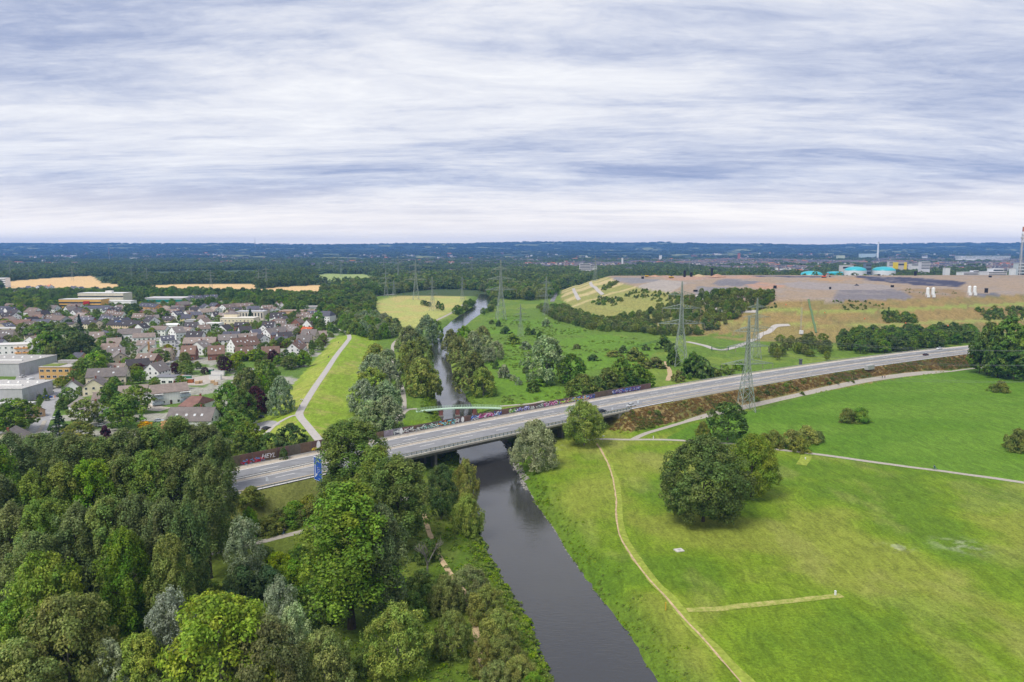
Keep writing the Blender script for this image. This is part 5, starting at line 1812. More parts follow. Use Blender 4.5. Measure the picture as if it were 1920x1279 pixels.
for (x1, y1, x2, y2, wl_, rf_) in [(1400, 130, 1500, 128, 'white', 'slate'), (1520, 128, 1640, 126, 'white', 'slate'), (1660, 120, 1760, 118, 'white', 'slate'), (1780, 116, 1900, 112, 'white', 'slate'), (1480, 300, 1560, 310, 'white', 'grey'), (1640, 250, 1720, 290, 'white', 'slate'), (1800, 250, 1915, 262, 'brick', 'slate'), (1810, 410, 1915, 405, 'white', 'dark'), (1800, 320, 1910, 330, 'white', 'tan')]:
    HC('B', x1, y1, x2, y2, 9.5, 11, 5.5, wl_, rf_, 'pitched-roof house in the far rows towards the wheat field', 'far rows of village houses', sky=1)
for (x1, y1, x2, y2, wl_, rf_) in [(240, 225, 300, 222, 'white', 'slate'), (345, 175, 430, 178, 'white', 'slate'), (450, 150, 520, 150, 'white', 'slate'), (540, 170, 620, 150, 'white', 'slate'), (640, 140, 720, 135, 'white', 'slate'), (740, 140, 800, 145, 'white', 'brown'), (830, 125, 910, 135, 'white', 'orange'), (560, 225, 660, 235, 'white', 'brown'), (660, 190, 760, 180, 'brick', 'brown'),
                                 (1225, 150, 1310, 155, 'white', 'slate'), (1340, 165, 1420, 160, 'white', 'slate'), (1240, 215, 1350, 210, 'white', 'dark'), (1370, 205, 1450, 205, 'white', 'dark'), (1560, 170, 1680, 165, 'white', 'slate'), (0, 215, 60, 220, 'white', 'brown')]:
    HC('A', x1, y1, x2, y2, 9, 11, 5.0, wl_, rf_, 'house of the outlying hamlet beside the wheat field', 'houses beside the wheat field', maxL=22)

# flat-roofed and special buildings
hall_a, hl_a = flat(-70, 37, 706, 40, 8, 'grey', 'large pale grey industrial hall with roof domes', (0.44, 0.42, 0.40), 'industrial_hall', windows=False)
hall_b, hl_b = flat(-70, 43, 756, 26, 7.5, 'grey', 'white ribbed industrial hall nearest the yard', (0.54, 0.52, 0.50), 'industrial_hall', windows=False)
flat(-70, 18, 790, 20, 5, 'grey', 'low pale industrial shed beside the yellowish tree', (0.60, 0.59, 0.57), 'industrial_hall', windows=False)
for hl, L_, d_, h_ in ((hall_a, hl_a, 40, 8), (hall_b, hl_b, 26, 7.5)):
    for k in range(14):
        MB().box((-L_ / 2 + L_ * (k + 0.5) / 14, 0, h_ + 0.36), (0.25, d_, 0.10)).build('roof_seam', MATS['render_wall'], hl, (0.38, 0.37, 0.35))
    for k in range(6):
        MB().tube((-L_ / 2 + L_ * (k + 0.5) / 6, d_ * 0.18, h_ + 0.3), (-L_ / 2 + L_ * (k + 0.5) / 6, d_ * 0.18, h_ + 1.1), 0.9, 0.4, 10).build('roof_dome', MATS['window_frame'], hl)
    MB().box((L_ * 0.1, -d_ * 0.2, h_ + 0.7), (L_ * 0.5, 1.4, 0.8)).build('ridge_light', MATS['window_frame'], hl)
    for k in range(5):
        MB().box((L_ / 2 + 0.05, -d_ / 2 + d_ * (k + 0.5) / 5, 2.2), (0.1, 3.0, 4.0)).build('loading_door', MATS['galvanised'], hl)
e, L = flat(74, 132, 711, 16, 7.5, 'tan', 'modern ochre cube building with planted roof terrace', (0.45, 0.42, 0.39), 'modern_building', rows=2, wcol=(0.58, 0.36, 0.14))
MB().box((-L * 0.18, -1.0, 7.95), (L * 0.55, 10, 0.3)).build('planted_terrace', plain('sedum', (0.16, 0.20, 0.05), 0.95, 0.1, 0.4, 1.5), e)
MB().box((L * 0.12, 5.5, 8.9), (L * 0.7, 4.0, 2.2)).build('roof_storey', MATS['render_wall'], e, (0.38, 0.36, 0.35))
flat(64, 88, 731, 6, 3.2, 'grey', 'small grey concrete gatehouse beside the conical shrubs', (0.42, 0.42, 0.42), rows=1)
e, L = flat(-40, 64, 676, 14, 10.5, 'white', 'white apartment block with orange balconies', (0.62, 0.6, 0.58), 'apartment_block', rows=3, wide=False, y2=672)
for bx in (0.22, 0.36):
    for z in (1.2, 4.6, 8.0):
        MB().box((bx * L, -7.6, z), (4.2, 1.2, 0.9)).build('balcony', MATS['orange_render'], e)
flat(-20, 33, 633, 14, 8.0, 'cream', 'cream flat-roofed block behind the dark trees', (0.5, 0.48, 0.46), rows=2, wide=False)
flat(302, 343, 618, 18, 4.5, 'white', 'white flat-roofed shop with bright roof', (0.78, 0.77, 0.75), rows=1)
flat(345, 382, 610, 16, 5.0, 'grey', 'grey flat-roofed hall beside the white shop', (0.36, 0.35, 0.35), rows=1)
flat(383, 410, 618, 14, 6.0, 'white', 'white flat-roofed house with terraces', (0.66, 0.65, 0.63), rows=2)
e, L = flat(413, 476, 612, 18, 8.5, 'cream', 'cream civic hall with flat roofs and small pyramid', (0.66, 0.62, 0.55), 'civic_hall', rows=2, wide=False)
MB().box((-L * 0.28, 5, 10.2), (L * 0.4, 9, 3.4)).build('upper_storey', MATS['render_wall'], e, WC['cream'])
MB().add([(-L * 0.48, 0.3, 11.9), (-L * 0.08, 0.3, 11.9), (-L * 0.08, 9.7, 11.9), (-L * 0.48, 9.7, 11.9), (-L * 0.28, 5, 15.5)], [(0, 1, 4), (1, 2, 4), (2, 3, 4), (3, 0, 4), (3, 2, 1, 0)]).build('pyramid_roof', MATS['roof_tile'], e, RC['grey'])
e, L = flat(442, 494, 600, 16, 9.5, 'beige', 'beige hall with tall narrow windows beside the civic hall', (0.5, 0.5, 0.52), 'assembly_hall', windows=False, wcol=(0.62, 0.56, 0.48))
for k in range(9):
    o = MB().box((0, 0, 0), (1.3, 0.12, 6.0), 0).build('tall_window', MATS['window_glass'], e)
    o.location = (-L / 2 + L * (k + 0.5) / 9, -8.04, 5.0)
flat(523, 590, 592, 22, 5.5, 'tan', 'long low hall with flat taupe and reddish roof', (0.34, 0.25, 0.20), 'long_hall', rows=1)
flat(562, 626, 585, 20, 6.5, 'grey', 'long grey-roofed hall behind the reddish hall', (0.36, 0.33, 0.31), 'long_hall', rows=1)
flat(622, 642, 590, 14, 5.0, 'grey', 'small teal-roofed hall beside the white villa', (0.03, 0.28, 0.27), 'small_hall', rows=1)
e, L = flat(111, 190, 578, 22, 12, 'orange', 'orange and white school with dark window bands', (0.6, 0.58, 0.56), 'school_building', windows=False, wcol=(0.72, 0.42, 0.12), bands=[(2.6, 4.6, (0.05, 0.06, 0.07), 0.10), (6.6, 8.6, (0.05, 0.06, 0.07), 0.10)])
MB().box((L * 0.16, -11.6, 6.5), (L * 0.14, 1.2, 6.5)).build('red_panel', MATS['render_wall'], e, (0.42, 0.03, 0.03))
e, L = flat(147, 232, 572, 26, 17, 'cream', 'upper cream school block with flat stepped roofs', (0.66, 0.65, 0.64), 'school_building', windows=False, wcol=(0.66, 0.60, 0.48), bands=[(11.5, 13.2, (0.05, 0.06, 0.07), 0.1)])
MB().box((L * 0.1, 0, 18.6), (L * 0.14, 6, 3.0)).build('roof_plant_room', MATS['render_wall'], e, (0.72, 0.70, 0.66))
flat(190, 246, 576, 16, 8.5, 'white', 'white lower wing of the school', (0.66, 0.65, 0.64), 'school_building', windows=False, bands=[(3.0, 4.6, (0.05, 0.06, 0.07), 0.1)])
flat(272, 345, 568, 30, 7.5, 'grey', 'pale sports hall with teal window band', (0.60, 0.56, 0.57), 'sports_hall', windows=False, bands=[(1.0, 5.0, (0.02, 0.20, 0.16), 0.1)])
e, L = flat(-14, 11, 539, 16, 20, 'white', 'white high block with red balcony stripes at the village edge', (0.6, 0.6, 0.6), 'apartment_block', windows=False, bands=[(z, z + 1.2, (0.06, 0.06, 0.07), 0.1) for z in (4, 8, 12, 16)])
# storage yard
e, L = flat(288, 326, 721, 9, 4.2, 'white', 'white depot shed with dark roof at the storage yard', (0.20, 0.20, 0.22), 'depot_shed', rows=1)
plain('red_paint', (0.55, 0.02, 0.03), 0.4, 0.4, 0.08)
plain('blue_paint', (0.03, 0.16, 0.5), 0.4, 0.4, 0.08)
plain('rust', (0.34, 0.12, 0.05), 0.9, 0.1, 0.3)
plain('crate_wood', (0.48, 0.33, 0.19), 0.9, 0.1, 0.2, 2.0)
plain('green_paint', (0.04, 0.22, 0.10), 0.5, 0.4, 0.1)


def container(px, py, L, W, h, mat, label, rot=0.05, name='shipping_container'):
    g = G(px, py)
    e = empty(name, tuple(g), rot, label, 'container')
    mb = MB().box((0, 0, h / 2), (L, W, h))
    n = int(L / 0.6)
    for k in range(n):
        mb.box((-L / 2 + (k + 0.5) * L / n, -W / 2 - 0.03, h / 2), (0.25, 0.06, h * 0.9))
    mb.build('body', MATS[mat], e)
    for s in (-1, 1):
        MB().box((L / 2 + 0.03, s * W * 0.25, h / 2), (0.06, W * 0.46, h * 0.92)).build('door', MATS[mat], e)
    MB().box((0, 0, h + 0.05), (L + 0.1, W + 0.1, 0.1)).build('roof', MATS['galvanised'], e)
    return e


container(404, 712, 7.0, 2.6, 2.8, 'window_frame', 'white container cabin at the storage yard')
container(409, 704, 8.0, 2.6, 2.8, 'window_frame', 'white container cabin behind the first cabin at the storage yard')
container(354, 718, 5.5, 2.4, 2.4, 'rust', 'rust-red skip beside the apartment block')
container(350, 712, 5.5, 2.4, 2.4, 'green_paint', 'green container at the storage yard')
container(396, 700, 3.0, 2.4, 2.6, 'green_paint', 'small green container behind the white cabins')
for (px, py) in [(331, 711), (336, 715), (345, 713), (341, 708), (399, 719), (405, 722), (370, 720), (376, 719)]:
    g = G(px, py)
    e = empty('wooden_crate', tuple(g), random.uniform(0, 0.6), 'pale wooden crate in the storage yard', 'crate', 'crates in the storage yard')
    MB().box((0, 0, 0.8), (2.2, 1.6, 1.6)).build('box', MATS['crate_wood'], e)
    MB().box((0, 0, 1.65), (2.3, 1.7, 0.1)).build('lid', MATS['crate_wood'], e)
    for s in (-1, 1):
        MB().box((s * 0.7, -0.83, 0.8), (0.12, 0.06, 1.6)).build('batten', MATS['crate_wood'], e)

# further houses of the village rows
rv = random.Random(31)
for k in range(900):
    D_ = 430 * (980 / 430) ** rv.random()
    pxx = rv.uniform(-60, 590)
    x, y = (pxx - 960) / FOC * D_, D_
    pyy = HORIZON + FOC * CAM_H / D_
    if not inpoly(np.array([x]), np.array([y]), VILLAGE)[0] or segdist(np.array([x]), np.array([y]), DIKE)[0][0] < 34:
        continue
    if any((x - a) ** 2 + (y - b) ** 2 < (c + 13.0) ** 2 for a, b, c in HOUSES):
        continue
    if (pyy > 665 and (pxx < 145 or pxx > 300)) or (60 < pxx < 175 and 620 < pyy < 690) or (310 < pxx < 345 and 630 < pyy < 690):
        continue
    a = rv.choice((0.05, 0.12, -0.1, 1.45, 1.3, 0.6))
    L = rv.uniform(10, 15)
    dx, dy = math.cos(a) * L / 2, math.sin(a) * L / 2
    rfc, wlc = rv.choice(('brown', 'grey', 'taupe', 'slate', 'brown', 'dark')), rv.choice(('white', 'white', 'white', 'cream', 'white', 'beige', 'brick'))
    house((x - dx, y - dy), (x + dx, y + dy), rv.uniform(8.5, 10.5), rv.uniform(9.5, 11.5), rv.uniform(4.8, 6.0), wlc, rfc, '%s house with %s roof in the packed rows of the village' % ({'white': 'white', 'cream': 'cream', 'beige': 'beige', 'brick': 'brick'}[wlc], {'brown': 'brown', 'grey': 'grey-brown', 'taupe': 'taupe', 'slate': 'slate', 'dark': 'blackish'}[rfc]), '%s %s houses of the village rows' % (wlc, rfc), sky=rv.choice((0, 1, 2, 3)))

# gardens and village trees
VT = [('round', 232, 742, 805, 80, 'bright', 'vivid light green maple standing among the nearest houses'), ('round', 208, 718, 770, 42, 'dark', 'dark round tree beside the vivid green maple'), ('round', 258, 722, 775, 62, 'green', 'mid green tree in front of the white apartment block'),
      ('round', 160, 748, 802, 60, 'lime', 'pale feathery green tree above the street'), ('broad', 148, 790, 826, 62, 'yellow', 'yellowish round tree behind the poplar wood'), ('conifer', 112, 770, 818, 40, 'conifer', 'dark spreading conifer beside the parked cars'), ('round', 30, 748, 812, 84, 'oak', 'big olive-green tree in front of the industrial shed'), ('broad', 12, 760, 806, 60, 'lime', 'yellow-green tree overlapping the industrial shed'),
      ('round', 180, 660, 716, 56, 'bright', 'bright green tree between the ochre cube and the cream building'), ('round', 158, 672, 724, 50, 'green', 'darker green tree beside the ochre cube building'), ('broad', 187, 652, 700, 50, 'green', 'dense green tree behind the bright green one'),
      ('conifer', 150, 590, 624, 16, 'conifer', 'tall dark spruce beside the cream block'), ('conifer', 470, 580, 606, 17, 'conifer', 'tall dark spruce in front of the assembly hall'), ('broad', 130, 615, 672, 84, 'dark', 'large dark green tree in the centre of the old trees'), ('broad', 90, 622, 676, 60, 'green', 'mid green tree left by the apartment block with balconies'),
      ('broad', 108, 640, 682, 46, 'oak2', 'dull olive tree in front of the large dark tree'), ('broad', 156, 625, 678, 56, 'dark', 'dark tree at the edge of the old tree group'), ('broad', 80, 604, 640, 66, 'green', 'grey-green birch group below the slate roof'), ('broad', 45, 606, 634, 34, 'oak2', 'dark round tree beside the birch group'), ('broad', 18, 602, 622, 26, 'yellow', 'yellowish small tree in front of the reddish long roof'),
      ('round', 262, 682, 705, 28, 'purple', 'dark purple tree beside the cream building gable'), ('round', 422, 668, 700, 30, 'purple', 'dark purple round tree above the red car'), ('round', 329, 680, 702, 20, 'purple', 'slim purple tree beside the lane gardens'), ('round', 513, 656, 684, 22, 'purple', 'purple tree in front of the brick house'), ('round', 607, 638, 650, 12, 'purple', 'small purple tree beside the dike'), ('round', 384, 688, 702, 16, 'purple', 'low purple tree at the edge of the yard'),
      ('broad', 316, 646, 672, 32, 'yellow', 'golden green tree beside the lane'), ('round', 300, 654, 684, 44, 'green', 'green garden trees beside the lane'), ('broad', 305, 578, 605, 30, 'dark', 'dark tree behind the black-roofed white house'), ('round', 278, 582, 605, 24, 'lime', 'light green tree behind the solar roof house'), ('broad', 250, 570, 592, 38, 'dark', 'dark tree in front of the slate building'),
      ('round', 375, 560, 582, 22, 'dark', 'dark pair tree behind the brick house with mossy roof'), ('round', 397, 556, 580, 24, 'dark', 'dark tree among the far slate houses'), ('broad', 262, 545, 568, 26, 'green', 'round green tree in front of the sports hall'), ('broad', 560, 580, 602, 14, 'dark', 'dark tree in front of the reddish hall'), ('round', 597, 584, 618, 28, 'green', 'light green tree beside the white villa'), ('round', 602, 600, 625, 20, 'oak2', 'dull tree below the white villa'),
      ('round', 528, 632, 652, 20, 'dark', 'dark tree in front of the curved brick roof'), ('round', 585, 638, 662, 14, 'dark', 'dark tree beside the cream gable'), ('broad', 570, 658, 688, 30, 'green', 'round green tree between terrace and dike'), ('broad', 545, 664, 690, 30, 'green', 'green garden tree below the solar terrace'), ('broad', 480, 655, 676, 40, 'green', 'green garden tree below the brick row'), ('broad', 350, 676, 702, 34, 'green', 'green garden tree above the storage yard'),
      ('broad', 440, 664, 695, 30, 'lime', 'pale green tree beside the purple round tree'), ('round', 272, 790, 806, 28, 'autumn', 'small orange-yellow tree beside the faded orange roof'), ('conifer', 92, 714, 738, 16, 'green', 'conical green shrub at the gatehouse'), ('conifer', 86, 728, 752, 16, 'green', 'conical green shrub at the end of the hedge'), ('broad', 118, 706, 726, 34, 'oak2', 'olive tree in front of the ochre cube'), ('round', 128, 726, 765, 36, 'green', 'feathery tree in front of the bend house'),
      ('bush', 198, 798, 822, 26, 'purple', 'dark purple shrub under the vivid green maple'), ('broad', 120, 745, 768, 30, 'dark', 'dark hedge tree beside the street')]
for (key, x, a_, b_, wd, c, lab) in VT:
    T(key, x, a_, b_, wd, c, lab, None, 'garden_tree')
HC('E', 1700, 1110, 1800, 1110, 3, 4, 2.2, 'white', 'grey', 'low garden shed beside the tree belt', chim=False, detail=False)
# clipped hedge by the street
hp = [P(x, y) for x, y in [(78, 738), (74, 752), (70, 764)]]
e = empty('clipped_hedge', tuple(hp[1]), 0, 'clipped green hedge between yard and village street', 'hedge')
for k in range(9):
    q = hp[0] + (hp[2] - hp[0]) * k / 8
    o = link('hedge_clump', PROTO['bush'][k % 2][0], None, e, COLR['green'])
    o.location = Vector(q) - e.location
    o.scale = (0.5, 0.5, 0.6)

# ---------------------------------------------------------------- woods: individual trees first, the far mass as one stuff object
def scatter(poly, spacing, seed=0, jitter=0.9):
    r = np.random.default_rng(seed)
    P_ = np.array(poly)
    x0, y0 = P_.min(0)
    x1, y1 = P_.max(0)
    xs = np.arange(x0, x1, spacing)
    ys = np.arange(y0, y1, spacing)
    X, Y = np.meshgrid(xs, ys)
    X = X + r.uniform(-jitter, jitter, X.shape) * spacing / 2
    Y = Y + r.uniform(-jitter, jitter, X.shape) * spacing / 2
    m_ = inpoly(X, Y, poly)
    return np.column_stack([X[m_], Y[m_]])


CAND = []      # x, y, h, w, colour, kind
ZONES = [
    # pixel polygon of the feet, spacing, (hmin, hmax), colours
    ('belt', [(1005, 578), (1040, 602), (1120, 622), (1190, 624), (1240, 632), (1300, 630), (1445, 618), (1448, 606), (1380, 602), (1290, 604), (1200, 606), (1120, 600), (1060, 578)], 7.0, (5, 8.5), ('green', 'oak2', 'dark', 'scrub', 'willow2')),
    ('right', [(1562, 652), (1600, 664), (1660, 666), (1740, 655), (1830, 642), (1830, 628), (1700, 634), (1590, 640)], 9.5, (9, 15), ('green', 'dark', 'oak')),
    ('river', [(855, 600), (880, 585), (893, 572), (886, 566), (870, 575), (850, 590)], 8, (6, 10), ('green', 'dark', 'willow2')),
    ('river2', [(915, 590), (932, 572), (935, 560), (925, 556), (922, 575), (905, 592)], 9, (6, 10), ('green', 'dark', 'willow2')),
    ('north', [(705, 556), (760, 549), (830, 540), (900, 545), (925, 560), (1000, 565), (1035, 560), (1060, 535), (1120, 524), (1180, 518), (1150, 505), (900, 510), (700, 530), (600, 552)], 13, (11, 20), ('green', 'dark', 'oak2', 'willow2')),
    ('dikewood', [(640, 600), (700, 600), (745, 615), (735, 635), (690, 640), (655, 630), (640, 612)], 9, (9, 15), ('willow2', 'willow', 'green')),
    ('midleft', [(470, 570), (520, 562), (600, 560), (700, 560), (700, 590), (660, 605), (640, 598), (560, 590)], 10, (9, 16), ('green', 'dark', 'oak2')),
    ('edge', [(-140, 549), (100, 552), (240, 548), (440, 552), (560, 556), (700, 556), (700, 562), (560, 566), (400, 560), (250, 556), (100, 560), (-140, 562)], 13, (8, 15), ('green', 'dark', 'green')),
    ('schoolwood', [(-60, 556), (60, 562), (110, 575), (100, 588), (40, 590), (-60, 590)], 12, (9, 15), ('green', 'dark', 'lime')),
]
rz_ = random.Random(8)
for (nm, px, spc, (h0, h1), cols) in ZONES:
    for (x, y) in scatter(wpoly(px), spc, hash(nm) % 1000 if False else len(nm) * 37 + int(spc * 10)):
        if any((x - a) ** 2 + (y - b) ** 2 < (c + 3) ** 2 for a, b, c in HOUSES):
            continue
        xl, xr = river_x(np.array([y]))
        if y < 1420 and xl[0] - 1 < x < xr[0] + 1:
            continue
        if inpoly(np.array([x]), np.array([y]), GOLF)[0]:
            continue
        h = rz_.uniform(h0, h1)
        CAND.append((x, y, h, h * rz_.uniform(0.8, 1.15), rz_.choice(cols), nm))
# trees between the village houses
for (x, y) in scatter(VILLAGE, 14.0, 5):
    if segdist(np.array([x]), np.array([y]), DIKE)[0][0] < 20 or y < 330:
        continue
    if any((x - a) ** 2 + (y - b) ** 2 < (c + 1.0) ** 2 for a, b, c in HOUSES):
        continue
    pxx = 960 + FOC * x / y
    pyy = HORIZON + FOC * CAM_H / y
    # keep streets, yards and the lawn open
    if (40 < pxx < 135 and 690 < pyy) or (330 < pxx < 440 and 694 < pyy < 775) or (240 < pxx < 345 and 755 < pyy) or (270 < pxx < 335 and 635 < pyy < 695) or pyy > 800 or (pxx < 50 and pyy > 670):
        continue
    h = rz_.uniform(3.5, 9.0)
    CAND.append((x, y, h, h * rz_.uniform(0.85, 1.25), rz_.choice(('green', 'green', 'dark', 'lime', 'oak2', 'scrub', 'green')), 'village'))
# shrubs on the landfill slopes, by line of sight
LFP = [([(1127, 545), (1135, 532), (1150, 528), (1160, 530), (1140, 546)], 55, (3, 5)), ([(1107, 572), (1120, 558), (1160, 560), (1172, 565), (1150, 574)], 60, (3, 5)), ([(1168, 556), (1190, 542), (1240, 548), (1295, 556), (1280, 566), (1230, 566)], 120, (2.5, 4.5)),
       ([(1325, 556), (1345, 553), (1390, 562), (1392, 574), (1350, 578)], 80, (3, 5)), ([(1560, 564), (1625, 566), (1665, 574), (1670, 582), (1580, 582)], 40, (1.5, 3)), ([(1210, 580), (1260, 572), (1300, 585), (1315, 592), (1260, 600)], 50, (3, 5.5)), ([(1650, 590), (1690, 588), (1722, 598), (1715, 606), (1660, 606)], 50, (4, 7)),
       ([(1830, 582), (1925, 576), (1925, 600), (1850, 600)], 60, (4, 7)), ([(1400, 562), (1460, 565), (1460, 580), (1400, 582)], 30, (1.5, 2.6)), ([(1690, 541), (1740, 543), (1800, 546), (1800, 552), (1740, 555), (1700, 550)], 22, (1.2, 2.2))]
for (px, n, (h0, h1)) in LFP:
    A = np.array(px, float)
    k = 0
    while k < n:
        x, y = rz_.uniform(A[:, 0].min(), A[:, 0].max()), rz_.uniform(A[:, 1].min(), A[:, 1].max())
        if inpoly(np.array([x]), np.array([y]), px)[0]:
            g = G(x, y)
            h = rz_.uniform(h0, h1)
            CAND.append((g[0], g[1], h * 0.8, h * rz_.uniform(0.9, 1.4), rz_.choice(('green', 'dark', 'scrub')), 'landfill'))
            k += 1
LAB = {'belt': ('broadleaf tree of the thick belt at the foot of the landfill', 'tree belt below the landfill'), 'right': ('dark tree of the wood between motorway and landfill slope', 'wood between motorway and landfill'), 'river': ('tree on the far reach of the river, beside pale meadow', 'trees on the far river reach'), 'river2': ('tree on the far reach of the river, beside pylons', 'trees on the far river bank with pylons'),
       'north': ('tree of the woodland behind the pale meadow', 'woodland behind the pale meadow'), 'dikewood': ('willow of the grove between dike bend and pale meadow', 'grove at the bend of the dike'), 'midleft': ('tree of the wood behind the last village halls', 'wood behind the village halls'), 'edge': ('tree of the long belt between village and wheat fields', 'belt between village and wheat fields'),
       'schoolwood': ('tree of the small wood beside the orange school', 'small wood beside the school'), 'village': ('leafy garden tree between the village houses', 'garden trees of the village'), 'landfill': ('dark shrub growing on the landfill slope', 'shrubs on the landfill slope')}
CAND.sort(key=lambda c: -c[2] / c[1])
n_ind = 300
KEYS = {'belt': 'round', 'right': 'broad', 'river': 'bush', 'river2': 'bush', 'north': 'round', 'dikewood': 'willow', 'midleft': 'round', 'edge': 'broad', 'schoolwood': 'broad', 'village': 'round', 'landfill': 'bush'}
for (x, y, h, wd, c, nm) in CAND[:n_ind]:
    plant(KEYS[nm], x, y, h, wd, c, ADJ[c] + ' ' + LAB[nm][0].replace('dark ', ''), ADJ[c] + ': ' + LAB[nm][1], 'landfill_shrub' if nm == 'landfill' else 'tree')


def instancer(name, pts, scl, proto_meshes, color, label, seed=0):
    """one stuff object: leaf crowns set on the points of a mesh by geometry nodes"""
    me = bpy.data.meshes.new(name)
    pts = np.asarray(pts, np.float32)
    me.vertices.add(len(pts))
    me.vertices.foreach_set('co', pts.ravel())
    a = me.attributes.new('scl', 'FLOAT_VECTOR', 'POINT')
    a.data.foreach_set('vector', np.asarray(scl, np.float32).ravel())
    a = me.attributes.new('turn', 'FLOAT', 'POINT')
    a.data.foreach_set('value', np.random.default_rng(seed).uniform(0, 6.28, len(pts)).astype(np.float32))
    me.update()
    o = link(name, me, None, None, color)
    ng = bpy.data.node_groups.new(name, 'GeometryNodeTree')
    ng.interface.new_socket('Geometry', in_out='INPUT', socket_type='NodeSocketGeometry')
    ng.interface.new_socket('Geometry', in_out='OUTPUT', socket_type='NodeSocketGeometry')
    N_ = ng.nodes
    gi, go = N_.new('NodeGroupInput'), N_.new('NodeGroupOutput')
    io = N_.new('GeometryNodeInstanceOnPoints')
    io.inputs['Pick Instance'].default_value = True
    jn = N_.new('GeometryNodeJoinGeometry')
    for pm_ in proto_meshes:
        src = bpy.data.objects.new('leaf_source', pm_)
        oi_ = N_.new('GeometryNodeObjectInfo')
        oi_.inputs['Object'].default_value = src
        oi_.inputs['As Instance'].default_value = True
        ng.links.new(oi_.outputs['Geometry'], jn.inputs[0])
    ng.links.new(jn.outputs[0], io.inputs['Instance'])
    s_ = N_.new('GeometryNodeInputNamedAttribute'); s_.data_type = 'FLOAT_VECTOR'; s_.inputs[0].default_value = 'scl'
    t_ = N_.new('GeometryNodeInputNamedAttribute'); t_.data_type = 'FLOAT'; t_.inputs[0].default_value = 'turn'
    cx = N_.new('ShaderNodeCombineXYZ')
    ng.links.new(t_.outputs[0], cx.inputs[2])
    ng.links.new(cx.outputs[0], io.inputs['Rotation'])
    ng.links.new(s_.outputs[0], io.inputs['Scale'])
    ng.links.new(gi.outputs[0], io.inputs['Points'])
    ng.links.new(io.outputs[0], go.inputs[0])
    md = o.modifiers.new('scatter', 'NODES')
    md.node_group = ng
    return tag(o, label, kind='stuff')


def mass(name, cands, key, col, label, seed=0):
    if not cands:
        return
    A = np.array([(c[0], c[1], c[2], c[3]) for c in cands])
    z = hgt(A[:, 0], A[:, 1])
    H0, R0 = PROTO[key][0][2], PROTO[key][0][3]
    sx = A[:, 3] / (2 * R0)
    instancer(name, np.column_stack([A[:, 0], A[:, 1], z - 0.3]), np.column_stack([sx, sx, A[:, 2] / H0]), [q[0] for q in PROTO[key]], col, label, seed)


rest = CAND[n_ind:]
groups_ = {}
for c in rest:
    k = 'landfill' if c[5] == 'landfill' else ('village' if c[5] == 'village' else 'wood')
    groups_.setdefault((k, c[4]), []).append(c)
i_ = 0
for (k, colname), lst in groups_.items():
    i_ += 1
    mass({'wood': 'woodland', 'village': 'village_greenery', 'landfill': 'slope_scrub'}[k], lst, 'round' if k != 'landfill' else 'bush', COLR[colname],
         {'wood': 'woodland trees merging into one mass beyond the meadows', 'village': 'garden trees and hedges merging between distant houses', 'landfill': 'scrub merging into patches on the landfill slopes'}[k], i_)

# far forest plain
rf_ = np.random.default_rng(77)
FP = []
y = 1520.0
while y < 5600:
    sp = 15.0 if y < 2200 else (24.0 if y < 3200 else 36.0)
    xs = np.arange(-0.80 * y, 0.80 * y, sp)
    xs = xs + rf_.uniform(-0.45, 0.45, len(xs)) * sp
    ys = y + rf_.uniform(-0.45, 0.45, len(xs)) * sp
    FP.append(np.column_stack([xs, ys, np.full(len(xs), sp)]))
    y += sp * 1.15
FP = np.concatenate(FP)
X, Y = FP[:, 0], FP[:, 1]
keep = np.ones(len(X), bool)
for f in WHEAT + GREENFIELD:
    # open the ground towards the viewer as well, so that the field shows over the tree tops
    cx_, cy_ = np.mean([q[0] for q in f]), np.mean([q[1] for q in f])
    keep &= ~inpoly(X, Y, f)
    for s in (0.985, 0.97):
        keep &= ~inpoly(X / s, Y / s, f)
keep &= ~((polysd(X, Y, LANDFILL) < 12) & (Y < 1700))
TOWN = [wpoly([(840, 521), (1050, 518), (1200, 512), (1180, 497), (1000, 499), (840, 508)]), wpoly([(1170, 508), (1420, 516), (1620, 516), (1620, 494), (1380, 488), (1180, 494)]), wpoly([(1620, 516), (1920, 520), (1920, 490), (1640, 488)])]
tn = fbm(X / 170, Y / 260, 44, 3)
for f in TOWN:
    keep &= ~(inpoly(X, Y, f) & (tn > 0.44))
keep &= fbm(X / 300, Y / 520, 48, 3) > 0.34
FP = FP[keep]
for band, (a_, b_), key, col in (('near', (1400, 2300), 'far', (0.058, 0.095, 0.026)), ('mid', (2300, 3400), 'far_wide', (0.052, 0.085, 0.028)), ('far', (3400, 6000), 'far_wide', (0.045, 0.075, 0.028))):
    S = FP[(FP[:, 1] >= a_) & (FP[:, 1] < b_)]
    hh_ = rf_.uniform(11, 20, len(S)) * (0.75 + 0.6 * fbm(S[:, 0] / 120, S[:, 1] / 120, 12, 2))
    wd = S[:, 2] * rf_.uniform(0.95, 1.5, len(S))
    mass('forest', [(x, y_, h, w_) for (x, y_, _), h, w_ in zip(S, hh_, wd)], key, col, 'distant forest covering the plain up to the hills', hash(band) % 97 if False else len(band))
